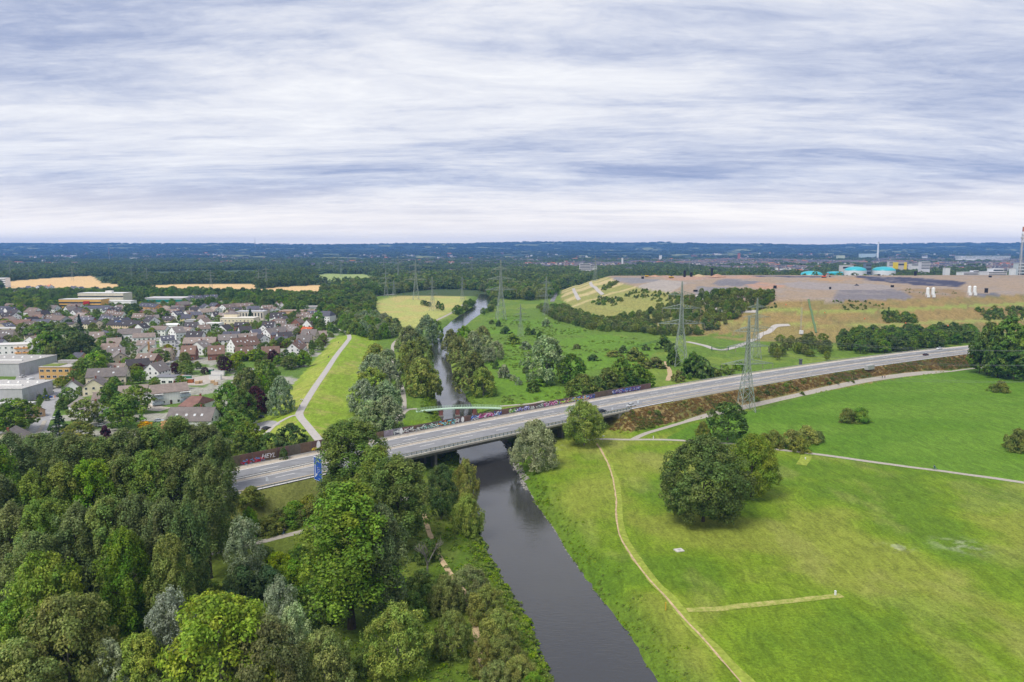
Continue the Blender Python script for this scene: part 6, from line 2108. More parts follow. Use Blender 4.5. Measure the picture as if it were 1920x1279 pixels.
# crowns along the hills so that their outline is wooded
S = []
for y in np.arange(5600, 13600, 230.0):
    xs = np.arange(-0.78 * y, 0.78 * y, 62.0) + rf_.uniform(-30, 30, len(np.arange(-0.78 * y, 0.78 * y, 62.0)))
    S.append(np.column_stack([xs, np.full(len(xs), y) + rf_.uniform(-110, 110, len(xs))]))
S = np.concatenate(S)
S = S[fbm(S[:, 0] / 320, S[:, 1] / 420, 91, 4) < 0.62]
S = S[fbm(S[:, 0] / 500, S[:, 1] / 300, 23, 3) > 0.40]
mass('hill_forest', [(x, y_, h, w_) for (x, y_), h, w_ in zip(S, rf_.uniform(13, 22, len(S)), rf_.uniform(45, 95, len(S)))], 'far_wide', (0.040, 0.065, 0.026), 'wooded slopes of the distant hills', 4)

# weeds and tall grass on the river banks and the dry embankment
W_ = []
for y in np.arange(90, 420, 0.75):
    xl, xr = river_x(np.array([y]))
    for k in range(2):
        d = abs(rf_.normal()) * 3.2
        W_.append((xr[0] + 0.4 + d, y + rf_.uniform(-0.5, 0.5), rf_.uniform(0.25, 0.75)))
        W_.append((xl[0] - 0.5 - d, y + rf_.uniform(-0.5, 0.5), rf_.uniform(0.6, 1.6)))
for k in range(1500):
    W_.append((rf_.uniform(-42, 12) + 0, rf_.uniform(120, 250), rf_.uniform(0.4, 1.2)))
W_ = [c for c in W_ if not (river_x(np.array([c[1]]))[0][0] - 0.3 < c[0] < river_x(np.array([c[1]]))[1][0] + 0.3)]
mass('bank_weeds', [(x, y, h, h * 2.0) for x, y, h in W_], 'tuft', (0.085, 0.15, 0.014), 'tall weeds and grass growing along the river banks', 9)
EP_ = [tuple(G(x, y)[:2]) for x, y in [(1186, 825), (1215, 812), (1262, 798), (1330, 780), (1420, 760), (1500, 741), (1560, 727), (1640, 711), (1735, 700), (1835, 690)]]
W_ = []
for k in range(5200):
    X = rf_.uniform(34, 330)
    q = road_pt(X, -rf_.uniform(14.6, 25.0))
    if segdist(np.array([q[0]]), np.array([q[1]]), EP_)[0][0] < 2.6:
        continue
    W_.append((q[0], q[1], rf_.uniform(0.4, 1.0)))
mass('dry_grass', [(x, y, h, h * 2.2) for x, y, h in W_], 'tuft', (0.135, 0.10, 0.04), 'dry brown grass covering the motorway embankment', 10)
W_ = []
for k in range(2600):
    q = road_pt(rf_.uniform(34, 330), -rf_.uniform(15.0, 25.0))
    if segdist(np.array([q[0]]), np.array([q[1]]), EP_)[0][0] < 2.6 or fbm(np.array([q[0] / 12]), np.array([q[1] / 12]), 29, 3)[0] < 0.5:
        continue
    W_.append((q[0], q[1], rf_.uniform(0.4, 1.3)))
mass('verge_herbs', [(x, y, h, h * 2.2) for x, y, h in W_], 'tuft', (0.065, 0.095, 0.02), 'green herbs mixed into the dry embankment grass', 13)
W_ = []
Q = scatter(GREEN_MID, 6.5, 3)
Q = Q[fbm(Q[:, 0] / 28, Q[:, 1] / 28, 71, 3) > 0.54]
mass('meadow_scrub', [(x, y, rf_.uniform(0.6, 1.6), rf_.uniform(2.0, 5.0)) for x, y in Q], 'tuft', (0.08, 0.135, 0.016), 'low scrub and tall herbs on the wet meadow', 11)
# grass tussocks of the near meadow
nx_ = 42000
yy = 95 / (1 - rf_.uniform(0, 0.72, nx_))
xx = yy * rf_.uniform(-0.12, 0.80, nx_)
_, xr = river_x(yy)
ok = (xx > xr + 4) & (fbm(xx / 16, yy / 16, 61, 3) > 0.42) & (yy < road_y(xx) - 46)
mt_ = [tuple(G(x, y)[:2]) for x, y in [(1118, 826), (1140, 866), (1156, 905), (1160, 945), (1163, 985), (1176, 1020), (1196, 1052), (1226, 1092), (1262, 1130), (1300, 1178), (1345, 1222), (1400, 1279)]]
ok &= segdist(xx, yy, mt_)[0] > 2.0
ms_ = [tuple(G(x, y)[:2]) for x, y in [(1288, 1147), (1420, 1134), (1578, 1117)]]
ok &= segdist(xx, yy, ms_)[0] > 1.4
fp_ = [tuple(G(x, y)[:2]) for x, y in [(1095, 826), (1250, 825.5), (1320, 829), (1450, 842), (1600, 862), (1920, 906), (2080, 930)]]
ok &= segdist(xx, yy, fp_)[0] > 2.4
hh_ = rf_.uniform(0.10, 0.30, nx_)
mass('meadow_grass', [(x, y, h, w_) for x, y, h, w_ in zip(xx[ok], yy[ok], hh_[ok], rf_.uniform(0.6, 1.6, ok.sum()))], 'tuft', (0.095, 0.15, 0.012), 'tufted grass of the meadow beside the river', 12)

# ---------------------------------------------------------------- pylons and cables
plain('pylon_steel', (0.25, 0.29, 0.25), 0.6, 0.4, 0.12, 0.5, metal=0.2)
plain('cable', (0.16, 0.17, 0.17), 0.6, 0.3, 0.1)
plain('ball_orange', (0.75, 0.16, 0.05), 0.5, 0.4, 0.05)
plain('insulator_glass', (0.25, 0.2, 0.17), 0.3, 0.5, 0.1)
PH = 50.0
ARMS = [(0.50, 14.0), (0.68, 11.5), (0.84, 8.0)]


def pyl_w(z):
    t = z / PH
    return 3.9 - 2.75 * (t / 0.5) if t < 0.5 else max(0.25, 1.15 - 0.95 * (t - 0.5) / 0.5)


def pylon_meshes(thick):
    parts = {'leg': [], 'bracing': [], 'crossarm': [], 'insulator': []}
    for (i, j) in ((-1, -1), (1, -1), (1, 1), (-1, 1)):
        mb = MB()
        zs = [-0.5, 12, 25, 38, PH]
        for a, b in zip(zs[:-1], zs[1:]):
            mb.tube((i * pyl_w(max(a, 0)), j * pyl_w(max(a, 0)), a), (i * pyl_w(b), j * pyl_w(b), b), thick * 1.35, thick * 1.2, 4)
        parts['leg'].append(mb.mesh('pylon_leg', [MATS['pylon_steel']]))
    mb = MB()
    z = 0.0
    while z < PH - 2:
        s = max(1.9, pyl_w(z) * 1.7)
        z2 = min(z + s, PH - 0.5)
        a, b = pyl_w(z), pyl_w(z2)
        C1 = [(-a, -a, z), (a, -a, z), (a, a, z), (-a, a, z)]
        C2 = [(-b, -b, z2), (b, -b, z2), (b, b, z2), (-b, b, z2)]
        for k in range(4):
            mb.tube(C1[k], C2[(k + 1) % 4], thick * 0.7, None, 3, cap=False)
            mb.tube(C1[(k + 1) % 4], C2[k], thick * 0.7, None, 3, cap=False)
            mb.tube(C2[k], C2[(k + 1) % 4], thick * 0.7, None, 3, cap=False)
        z = z2
    parts['bracing'].append(mb.mesh('pylon_bracing', [MATS['pylon_steel']]))
    for (t, L) in ARMS:
        z = t * PH
        wz = pyl_w(z)
        for s in (-1, 1):
            mb = MB()
            tip = (s * L, 0, z + 0.3)
            for (yy, zz) in ((-wz, z), (wz, z), (-wz * 0.8, z + 2.6), (wz * 0.8, z + 2.6)):
                mb.tube((s * wz, yy, zz), tip, thick * 0.9, thick * 0.6, 3, cap=False)
            n = 6
            for k in range(1, n):
                u = k / n
                p = [Vector((s * wz, yy, zz)).lerp(Vector(tip), u) for (yy, zz) in ((-wz, z), (wz, z), (-wz * 0.8, z + 2.6), (wz * 0.8, z + 2.6))]
                u2 = (k - 1) / n
                q = [Vector((s * wz, yy, zz)).lerp(Vector(tip), u2) for (yy, zz) in ((-wz, z), (wz, z), (-wz * 0.8, z + 2.6), (wz * 0.8, z + 2.6))]
                for (a, b) in ((p[0], p[1]), (p[0], p[2]), (p[1], p[3]), (q[0], p[2]), (q[1], p[3]), (q[0], p[1])):
                    mb.tube(a, b, thick * 0.5, None, 3, cap=False)
            parts['crossarm'].append(mb.mesh('pylon_crossarm', [MATS['pylon_steel']]))
            for u in (0.98, 0.55):
                xq = s * (wz + (L - wz) * u)
                parts['insulator'].append(MB().tube((xq, 0, z), (xq, 0, z - 2.6), 0.12, None, 5).mesh('pylon_insulator', [MATS['insulator_glass']]))
    return parts


PM_NEAR, PM_FAR = pylon_meshes(0.155), pylon_meshes(0.13)
PYL = {}


def pylon(px, ybase, ytop, label, group=None, rot=0.0, near=True, key=None, wscale=None):
    g = G(px, ybase)
    h = (ybase - ytop) * g[1] / FOC * 1.01
    e = empty('lattice_pylon', tuple(g), rot, label, 'pylon', group)
    s = h / PH
    e.scale = (wscale or s, wscale or s, s)
    for nm, lst in (PM_NEAR if near else PM_FAR).items():
        for me in lst:
            link(nm, me, None, e)
    if key:
        PYL[key] = (g, h, s, rot)
    return e


pylon(1398, 772, 591, 'tall lattice pylon standing beside the cycle path at the motorway', rot=0.10, key='P1')
pylon(1416, 673, 558, 'lattice pylon between motorway and landfill, behind the roadside pylon', rot=0.06, key='P2')
pylon(1275, 686, 528, 'tallest lattice pylon beside the sandy track', rot=0.0, key='P3')
pylon(939, 600, 489, 'tall lattice pylon on the meadow at the river bend', rot=0.3, key='P4')
pylon(780, 562, 488, 'broad lattice pylon at the back of the pale meadow', rot=0.3, near=False)
pylon(724, 558, 506, 'lattice pylon in front of the wood, left of the pale meadow road', rot=0.3, near=False)
pylon(811, 583, 520, 'slim lattice pylon in the middle of the pale meadow', rot=1.1, near=False)
pylon(867, 567, 518, 'slim lattice pylon at the end of the pale path', rot=1.1, near=False)
pylon(1024, 592, 520, 'lattice pylon in front of the landfill tree belt', rot=0.4, near=False, key='P5')
pylon(976, 632, 570, 'short lattice pylon among willows on the green meadow', rot=0.6, near=False, key='P6')
for (x, b_, t_) in [(739, 557, 525), (747, 530, 480), (626, 512, 480), (599, 512, 492), (1116, 527, 480), (989, 500, 477), (247, 528, 498), (276, 533, 500), (396, 541, 507), (136, 526, 498), (20, 526, 484), (55, 522, 498), (500, 540, 500), (486, 536, 505), (640, 520, 488), (1292, 510, 486), (885, 520, 488), (720, 512, 484)]:
    pylon(x, b_, t_, 'distant lattice pylon rising above the forest', 'distant pylons above the forest', rot=0.5, near=False, wscale=0.9)


def cable(a, b, sag, r, label, group, n=24):
    a, b = Vector(a), Vector(b)
    mb = MB()
    pts = [a.lerp(b, k / n) - Vector((0, 0, 4 * sag * (k / n) * (1 - k / n))) for k in range(n + 1)]
    for p, q in zip(pts[:-1], pts[1:]):
        mb.tube(p, q, r, None, 4, cap=False)
    o = mb.build('power_cable', MATS['cable'])
    tag(o, label, 'cable', group)
    return pts


def arm_pt(key, lvl, s, u=0.98):
    g, h, sc_, rot = PYL[key]
    t, L = ARMS[lvl]
    z = t * PH
    x = s * (pyl_w(z) + (L - pyl_w(z)) * u) * sc_
    return Vector((g[0] + x * math.cos(rot), g[1] + x * math.sin(rot), g[2] + (z - 2.6) * sc_))


def top_pt(key):
    g, h, sc_, rot = PYL[key]
    return Vector((g[0], g[1], g[2] + h))


for lvl in range(3):
    for s in (-1, 1):
        for u in (0.98, 0.55):
            a = arm_pt('P1', lvl, s, u)
            cable(a, a + Vector((330, 30, 0)), 9, 0.028, 'thin dark power cable running from the roadside pylon towards the clump', 'cables of the roadside pylon')
            cable(a, arm_pt('P3', lvl, s, u), 5, 0.024, 'thin dark power cable between the roadside pylon and the tallest pylon', 'cables between the two large pylons')
        a = arm_pt('P2', lvl, s)
        cable(a, a + Vector((252, -76, 2)), 12, 0.028, 'thin dark power cable running from the middle pylon over the motorway', 'cables over the motorway')
        cable(arm_pt('P3', lvl, s), arm_pt('P4', lvl, s), 8, 0.028, 'thin dark power cable from the tallest pylon to the river bend pylon', 'cables towards the river bend')
ew = cable(top_pt('P2'), top_pt('P2') + Vector((252, -76, 0)), 17, 0.03, 'earth wire with orange marker balls above the landfill slope', None, 40)
for k in range(3, 40, 4):
    o = MB()
    bm = bmesh.new()
    bmesh.ops.create_icosphere(bm, subdivisions=2, radius=0.42)
    me = bpy.data.meshes.new('marker_ball')
    bm.to_mesh(me)
    bm.free()
    o = link('marker_ball', me, MATS['ball_orange'])
    o.location = ew[k]
    tag(o, 'orange marker ball hanging on the earth wire', 'marker ball', 'marker balls on the earth wire')

# ---------------------------------------------------------------- things on the landfill
plain('black_plastic', (0.012, 0.012, 0.016), 0.5, 0.3, 0.2)
plain('silo_white', (0.68, 0.69, 0.70), 0.5, 0.4, 0.05)
plain('machine_orange', (0.62, 0.10, 0.03), 0.5, 0.4, 0.08)
plain('machine_yellow', (0.62, 0.38, 0.04), 0.5, 0.4, 0.08)
for (px, ybase, ytop, wpx) in [(1283.5, 519, 507.5, 4.6), (1296, 519, 511, 5), (1334.5, 517, 503, 4.6), (1205, 523, 519, 5), (1304, 547, 544, 8), (1453, 541, 536, 6), (1556.5, 542, 538.5, 4), (1673, 539, 535.5, 6), (1716, 517, 509, 5), (1648, 517, 514.5, 5), (1856.5, 520, 517.5, 5.5), (1849, 549, 541, 6)]:
    g = G(px, ybase)
    k = g[1] / FOC
    h, wd = (ybase - ytop) * k, wpx * k
    e = empty('gas_shaft', tuple(g), 0, 'black gas shaft standing on the bare landfill top', 'shaft', 'black shafts on the landfill')
    MB().tube((0, 0, -0.5), (0, 0, h), wd / 2, wd / 2, 12).build('casing', MATS['black_plastic'], e)
    MB().tube((0, 0, h), (0, 0, h + 0.25), wd / 2 * 1.08, None, 12).build('cap', MATS['black_plastic'], e)
for (px, py) in [(1744, 557.5), (1822, 554)]:
    g = G(px, py)
    k = g[1] / FOC
    e = empty('silo_pair', tuple(g), 0, 'pair of white silos on the landfill crest' + (' beside the grey cell' if px < 1800 else ' near the black shaft'), 'silo')
    for s in (-1, 1):
        b = MB()
        b.tube((s * 2.9, 0, 3.2), (s * 2.9, 0, 9.6), 1.7, None, 14).tube((s * 2.9, 0, 9.6), (s * 2.9, 0, 10.6), 1.7, 0.5, 14).tube((s * 2.9, 0, 1.4), (s * 2.9, 0, 3.2), 0.6, 1.7, 14)
        t_ = b.build('tank', MATS['silo_white'], e)
        for (i, j) in ((-1, -1), (1, -1), (1, 1), (-1, 1)):
            MB().tube((s * 2.9 + i * 1.4, j * 1.4, -0.3), (s * 2.9 + i * 1.3, j * 1.3, 4.0), 0.14, None, 5).build('leg', MATS['silo_white'], e)
        MB().box((s * 2.9, -1.9, 1.4), (2.6, 1.6, 2.8)).build('cabinet', MATS['silo_white'], e)


def excavator(px, py, mat, label, flip=1, arm=True):
    g = G(px, py)
    e = empty('excavator' if arm else 'bulldozer', tuple(g), 0.3, label, 'excavator' if arm else 'bulldozer')
    for s in (-1, 1):
        MB().box((0, s * 1.3, 0.5), (4.2, 0.6, 1.0)).build('track', MATS['dark_metal'], e)
    MB().box((-0.3 * flip, 0, 1.7), (3.6, 2.7, 1.3)).build('body', MATS[mat], e)
    MB().box((0.9 * flip, 0.6, 2.9), (1.5, 1.3, 1.5)).build('cab', MATS['window_glass'], e)
    if arm:
        MB().tube((1.2 * flip, -0.5, 2.0), (4.8 * flip, -0.5, 5.4), 0.35, 0.28, 5).build('boom', MATS[mat], e)
        MB().tube((4.8 * flip, -0.5, 5.4), (7.4 * flip, -0.5, 2.0), 0.26, 0.2, 5).build('stick', MATS[mat], e)
        MB().box((7.5 * flip, -0.5, 1.4), (1.0, 1.2, 1.1), taper=1.3).build('bucket', MATS['dark_metal'], e)
    else:
        MB().box((2.9 * flip, 0, 0.9), (0.3, 3.6, 1.5)).build('blade', MATS[mat], e)
    e.scale = (1.5, 1.5, 1.5)
    return e


excavator(1545, 521, 'machine_orange', 'orange excavator working on the landfill top')
excavator(1258, 522, 'machine_yellow', 'yellow bulldozer beside the reddish spoil heaps', arm=False)
excavator(1213, 520, 'machine_yellow', 'yellow wheel machine near the landfill edge', arm=False)
plain('spoil', (0.36, 0.22, 0.15), 0.95, 0.1, 0.25, 0.2, bstr=0.3)
plain('spoil_dark', (0.08, 0.075, 0.08), 0.95, 0.1, 0.25, 0.2, bstr=0.3)
for (px, py, wpx, h, mt, lab) in [(1345, 519, 34, 5, 'spoil', 'reddish spoil heap beside the black shafts'), (1310, 518, 28, 4, 'path_earth', 'sandy spoil heap between the black shafts'), (1228, 519, 30, 3.5, 'spoil', 'low brown spoil heap near the wheel machine'), (1606, 536, 10, 3, 'spoil_dark', 'small black heap on the grey landfill cell'), (1440, 541, 34, 3, 'spoil', 'low reddish heap beside the grey landfill cell')]:
    g = G(px, py)
    wd = wpx * g[1] / FOC
    n = 14
    V_, Fq_ = [], []
    for j in range(6):
        t = j / 5
        for k in range(n):
            a = 2 * math.pi * k / n
            rr_ = wd / 2 * (1 - t) ** 0.8 * (1 + 0.18 * math.sin(3 * a + j))
            V_.append((rr_ * math.cos(a), rr_ * 0.7 * math.sin(a), -0.5 + h * (t + 0.12 * math.sin(2 * a) * t)))
    for j in range(5):
        for k in range(n):
            Fq_.append((j * n + k, j * n + (k + 1) % n, (j + 1) * n + (k + 1) % n, (j + 1) * n + k))
    o = MB().add(V_, Fq_).build('spoil_heap', MATS[mt], smooth_shade=True)
    o.location = g
    tag(o, lab, 'heap')
# drainage chute and mast on the front slope
a, b = G(1516, 562), G(1530, 625)
mb = MB()
pts_ = [np.array([*(a + (b - a) * k / 16)[:2], 0]) for k in range(17)]
vs, fs = [], []
for q in pts_:
    z = H1(q[0], q[1])
    vs += [(q[0] - 1.0, q[1], z + 0.1), (q[0] + 1.0, q[1], z + 0.1), (q[0] + 1.0, q[1], z + 0.8), (q[0] - 1.0, q[1], z + 0.8)]
for i in range(16):
    for k in range(4):
        fs.append((4 * i + k, 4 * i + (k + 1) % 4, 4 * i + 4 + (k + 1) % 4, 4 * i + 4 + k))
o = mb.add(vs, fs).build('drainage_chute', plain('chute_green', (0.10, 0.16, 0.07), 0.7, 0.2, 0.2))
tag(o, 'green drainage chute running straight down the landfill slope', 'chute')
g = G(1501, 626)
e = empty('lattice_mast', tuple(g), 0, 'thin lattice mast with white cabinet at the foot of the landfill', 'mast')
mb = MB()
for k in range(12):
    z, z2 = k * 2.0, k * 2.0 + 2.0
    for (i, j) in ((-0.5, -0.5), (0.5, -0.5), (0.5, 0.5), (-0.5, 0.5)):
        mb.tube((i, j, z), (i, j, z2), 0.07, None, 4)
    mb.tube((-0.5, -0.5, z), (0.5, -0.5, z2), 0.05, None, 3).tube((0.5, -0.5, z), (-0.5, -0.5, z2), 0.05, None, 3)
mb.build('lattice', MATS['galvanised'], e)
MB().box((0, -1.5, 1.6), (3.0, 2.5, 3.2)).build('cabinet', MATS['silo_white'], e)
MB().tube((0, 0, 24), (0, 0, 28), 0.06, None, 4).build('antenna', MATS['galvanised'], e)
flat(1512, 1521, 627, 4, 3.0, 'tan', 'small brown hut beside the thin lattice mast', (0.3, 0.25, 0.2), 'hut', windows=True, rows=1, cat='hut')
# gate below the landfill and green fence
g = G(1350, 657)
e = empty('site_gate', tuple(g), 0.05, 'dark green double gate across the site road', 'gate')
for s in (-1, 1):
    mb = MB()
    for k in range(9):
        mb.box((s * (0.5 + k * 0.7), 0, 1.2), (0.07, 0.07, 2.2))
    mb.box((s * 3.3, 0, 0.3), (6.2, 0.1, 0.14)).box((s * 3.3, 0, 2.2), (6.2, 0.1, 0.14))
    mb.build('leaf', MATS['green_rail'], e)
    MB().box((s * 6.7, 0, 1.5), (0.5, 0.5, 3.2)).build('gate_post', MATS['green_rail'], e)
fp0, fp1 = G(1172, 657), G(1236, 641)
e = empty('wire_fence', tuple((fp0 + fp1) / 2), 0, 'green wire fence bordering the green meadow', 'fence')
n = 26
for k in range(n + 1):
    q = fp0 + (fp1 - fp0) * k / n
    o = MB().box((0, 0, 1.0), (0.12, 0.12, 2.2)).build('post', MATS['green_rail'], e)
    o.location = Vector((q[0], q[1], H1(q[0], q[1]))) - e.location
for zz in (0.5, 1.2, 1.9):
    o = MB().tube((*fp0[:2], zz), (*fp1[:2], zz), 0.06, None, 4).build('wire', MATS['green_rail'], e)
    o.matrix_parent_inverse = Matrix.Translation(e.location).inverted()

# ---------------------------------------------------------------- works and town beyond the landfill
plain('teal_dome', (0.03, 0.36, 0.42), 0.4, 0.4, 0.08, 0.05)
plain('pale_cyan', (0.45, 0.72, 0.80), 0.4, 0.4, 0.08, 0.05)


def at_depth(px, py_base, D):
    d = ray(px, py_base)
    d = d / d[1]
    return np.array([d[0] * D, D, max(0.0, CAM_H + d[2] * D)])


def dome(px, yb, yt, wpx, D, drum, label, rim='silo_white', top='teal_dome'):
    g = at_depth(px, yb, D)
    z0 = g[2]
    R = wpx * D / FOC / 2
    h = (yb - yt) * D / FOC
    e = empty('domed_tank', (g[0], g[1], 0), 0, label, 'tank')
    hd = z0 + h * drum
    MB().tube((0, 0, 0), (0, 0, hd), R, None, 28).build('drum', MATS[rim], e)
    n, rings = 28, 6
    V_, F_ = [], []
    for j in range(rings + 1):
        t = j / rings * math.pi / 2
        for k in range(n):
            a = 2 * math.pi * k / n
            V_.append((R * math.cos(t) * math.cos(a), R * math.cos(t) * math.sin(a), hd + (h * (1 - drum)) * math.sin(t)))
    for j in range(rings):
        for k in range(n):
            F_.append((j * n + k, j * n + (k + 1) % n, (j + 1) * n + (k + 1) % n, (j + 1) * n + k))
    MB().add(V_, F_).build('dome', MATS[top], e, smooth_shade=True)
    return e


dome(1521, 517.5, 508, 40, 1620, 0.25, 'low pale cyan dome tank behind the landfill', 'silo_white', 'teal_dome')
dome(1565.5, 518, 509, 29, 1640, 0.75, 'teal round tank behind the landfill', 'teal_dome', 'teal_dome')
dome(1603.5, 514.5, 500, 39, 1760, 0.5, 'white banded tank with teal dome beside the conveyor tower', 'silo_white', 'teal_dome')
dome(1656.5, 514.5, 500, 41, 1780, 0.5, 'white banded tank with teal dome beside the yellow building', 'silo_white', 'teal_dome')


def block(px0, px1, yb, yt, D, depth, col, label, name='office_block', bands=0, cat='building', parts=()):
    if D > 2500:       # stands on the plain: the row of its foot gives the distance
        D = 70.0 * FOC / (yb - HORIZON)
    a, b = at_depth(px0, yb, D), at_depth(px1, yb, D)
    L = b[0] - a[0]
    h = (yb - yt) * D / FOC + a[2]
    e = empty(name, ((a[0] + b[0]) / 2, D + depth / 2, 0), 0, label, cat)
    MB().box((0, 0, h / 2), (L, depth, h)).build('wall', MATS['render_wall'], e, col)
    MB().box((0, 0, h + 0.3), (L + 0.8, depth + 0.8, 0.6)).build('roof', MATS['render_wall'], e, tuple(q * 0.8 for q in col))
    z0 = a[2]
    for k in range(bands):
        zz = z0 + (h - z0) * (k + 0.5) / bands
        MB().box((0, -depth / 2 - 0.15, zz), (L * 0.94, 0.3, (h - z0) / bands * 0.42)).build('window_band', MATS['window_glass'], e)
    for (f0, f1, z0_, z1_, c) in parts:
        MB().box((L * ((f0 + f1) / 2 - 0.5), -depth / 2 - 0.4, h * (z0_ + z1_) / 2), (L * (f1 - f0), 0.8, h * (z1_ - z0_))).build('facade_panel', MATS['render_wall'], e, c)
    return e


block(1623, 1633, 515, 494, 1770, 14, (0.16, 0.2, 0.26), 'dark conveyor tower between the two banded tanks', 'conveyor_tower', 3)
block(1667, 1675, 499, 491, 2350, 14, (0.6, 0.58, 0.58), 'white block joined to the yellow building', 'office_block', 3)
block(1674, 1700, 500, 492, 2350, 20, (0.55, 0.5, 0.45), 'yellow fronted shop building beyond the tanks', 'shop_building', 1, parts=[(0.0, 0.38, 0.3, 1.0, (0.78, 0.58, 0.02)), (0.8, 1.0, 0.3, 1.0, (0.78, 0.58, 0.02))])
block(1709, 1727, 499, 495, 2400, 20, (0.66, 0.65, 0.64), 'long low white office building beyond the yellow building', 'office_block', 2)
block(1727, 1743.5, 505, 491, 2150, 16, (0.64, 0.63, 0.66), 'grey-white high-rise slab in the trees', 'high_rise', 5)
block(1772, 1781, 516, 503, 1620, 10, (0.66, 0.66, 0.68), 'plain white tower block behind the landfill crest', 'tower_block', 0)
block(1806, 1834, 518, 511, 1500, 24, (0.66, 0.68, 0.72), 'white ship-like works building behind the landfill', 'works_building', 3)
block(1825, 1835, 511, 508, 1510, 12, (0.7, 0.7, 0.72), 'white upper deck on the ship-like building', 'works_building', 1)
block(1853, 1888, 517, 510, 1500, 30, (0.66, 0.66, 0.68), 'white works building with stepped roofs beside the steel tower', 'works_building', 2)
block(1862, 1882, 510, 504, 1515, 20, (0.64, 0.66, 0.68), 'grey upper storey of the stepped works building', 'works_building', 1)
block(1897, 1904, 517, 504, 1560, 10, (0.7, 0.72, 0.74), 'slim white works tower beside the steel tower', 'works_tower', 0)
block(1908, 1925, 517, 494, 1580, 16, (0.5, 0.55, 0.58), 'grey process building behind the steel tower', 'works_tower', 4)
block(1580, 1600, 506, 498, 2050, 24, (0.62, 0.60, 0.58), 'pale industrial sheds behind the left banded tank', 'works_building', 1)
block(1616, 1643, 484, 476, 3300, 60, (0.50, 0.62, 0.66), 'pale green power plant hall near the tall chimney', 'power_plant', 0)
block(1572, 1584, 486, 479, 3300, 40, (0.55, 0.60, 0.45), 'greenish plant hall beside the power plant', 'power_plant', 0)
block(1383.5, 1388, 487, 475, 3300, 12, (0.38, 0.16, 0.13), 'slim red-brown high-rise above the far town', 'high_rise', 0)
block(1087, 1107, 506, 495, 2250, 16, (0.62, 0.60, 0.60), 'white apartment block at the end of the far town', 'apartment_block', 4)
block(1107, 1119, 502, 497, 2260, 16, (0.66, 0.64, 0.62), 'lower white block joined to the far apartment block', 'apartment_block', 2)
block(1165.5, 1168.5, 497, 484, 2600, 8, (0.66, 0.66, 0.66), 'slim white church tower in the far town', 'church_tower', 0)
block(1236, 1241, 488, 479, 3400, 10, (0.7, 0.7, 0.7), 'small white high-rise far across the plain', 'high_rise', 0)
block(1458, 1468, 475, 469, 5200, 20, (0.72, 0.7, 0.68), 'lone white block on the foot of the hills', 'high_rise', 0)
block(750, 764, 481, 477, 4600, 30, (0.72, 0.7, 0.7), 'white factory block in the far forest', 'factory_building', 0)
block(670, 690, 480, 478, 4700, 30, (0.7, 0.68, 0.68), 'low white factory in the far forest', 'factory_building', 0)
block(132, 146, 482, 479, 4300, 30, (0.72, 0.7, 0.7), 'white hall in the far forest beside the red-white mast', 'factory_building', 0)
block(243, 258, 486, 483.5, 3900, 30, (0.72, 0.7, 0.7), 'white hall at the edge of the far forest', 'factory_building', 0)
# chimney and masts
g = at_depth(1645.5, 484, 6100)
e = empty('tall_chimney', (g[0], g[1], 0), 0, 'tall grey power plant chimney against the hills', 'chimney')
MB().tube((0, 0, 0), (0, 0, 138), 8.0, 6.0, 16).build('shaft', MATS['silo_white'], e)
MB().tube((0, 0, 138), (0, 0, 140), 6.4, 6.4, 16).build('rim', MATS['dark_metal'], e)
g = at_depth(1911.5, 517, 1480)
e = empty('steel_tower', (g[0], g[1], 0), 0, 'tall slender steel flare tower with platform', 'tower')
mb = MB()
zt = 112.0
for k in range(14):
    z, z2 = k * zt / 14, (k + 1) * zt / 14
    for (i, j) in ((-1, -1), (1, -1), (1, 1), (-1, 1)):
        mb.tube((i * (2.3 - 1.2 * z / zt), j * (2.3 - 1.2 * z / zt), z), (i * (2.3 - 1.2 * z2 / zt), j * (2.3 - 1.2 * z2 / zt), z2), 0.25, None, 4)
        mb.tube((i * (2.3 - 1.2 * z / zt), j * (2.3 - 1.2 * z / zt), z), (-i * (2.3 - 1.2 * z2 / zt), j * (2.3 - 1.2 * z2 / zt), z2), 0.16, None, 4)
mb.build('lattice', MATS['galvanised'], e)
MB().tube((0, 0, 0), (0, 0, zt + 14), 0.8, None, 10).build('stack', MATS['silo_white'], e)
MB().tube((0, 0, zt - 10), (0, 0, zt - 8.5), 3.2, None, 10).build('platform', MATS['galvanised'], e)
MB().tube((0, 0, zt + 3), (0, 0, zt + 12), 1.3, None, 10).build('tip', MATS['rust'], e)
g = at_depth(478.5, 462, 9000)
e = empty('transmission_mast', (g[0], g[1], 100), 0, 'thin transmission mast on the skyline of the hills', 'mast')
MB().tube((0, 0, 0), (0, 0, 95), 3.0, 2.0, 8).build('shaft', MATS['galvanised'], e)
MB().tube((0, 0, 55), (0, 0, 62), 9.0, 9.0, 10).build('platform', MATS['galvanised'], e)
MB().tube((0, 0, 95), (0, 0, 135), 1.2, 0.6, 6).build('antenna', MATS['galvanised'], e)
g = at_depth(205, 487, 4800)
e = empty('lattice_mast', (g[0], g[1], 0), 0, 'slim red and white mast above the forest', 'mast')
for k in range(8):
    MB().tube((0, 0, k * 11.0), (0, 0, k * 11.0 + 11), 1.4 - 0.1 * k, None, 6).build('mast_section', MATS['red_paint' if k in (5, 7) else 'galvanised'], e)
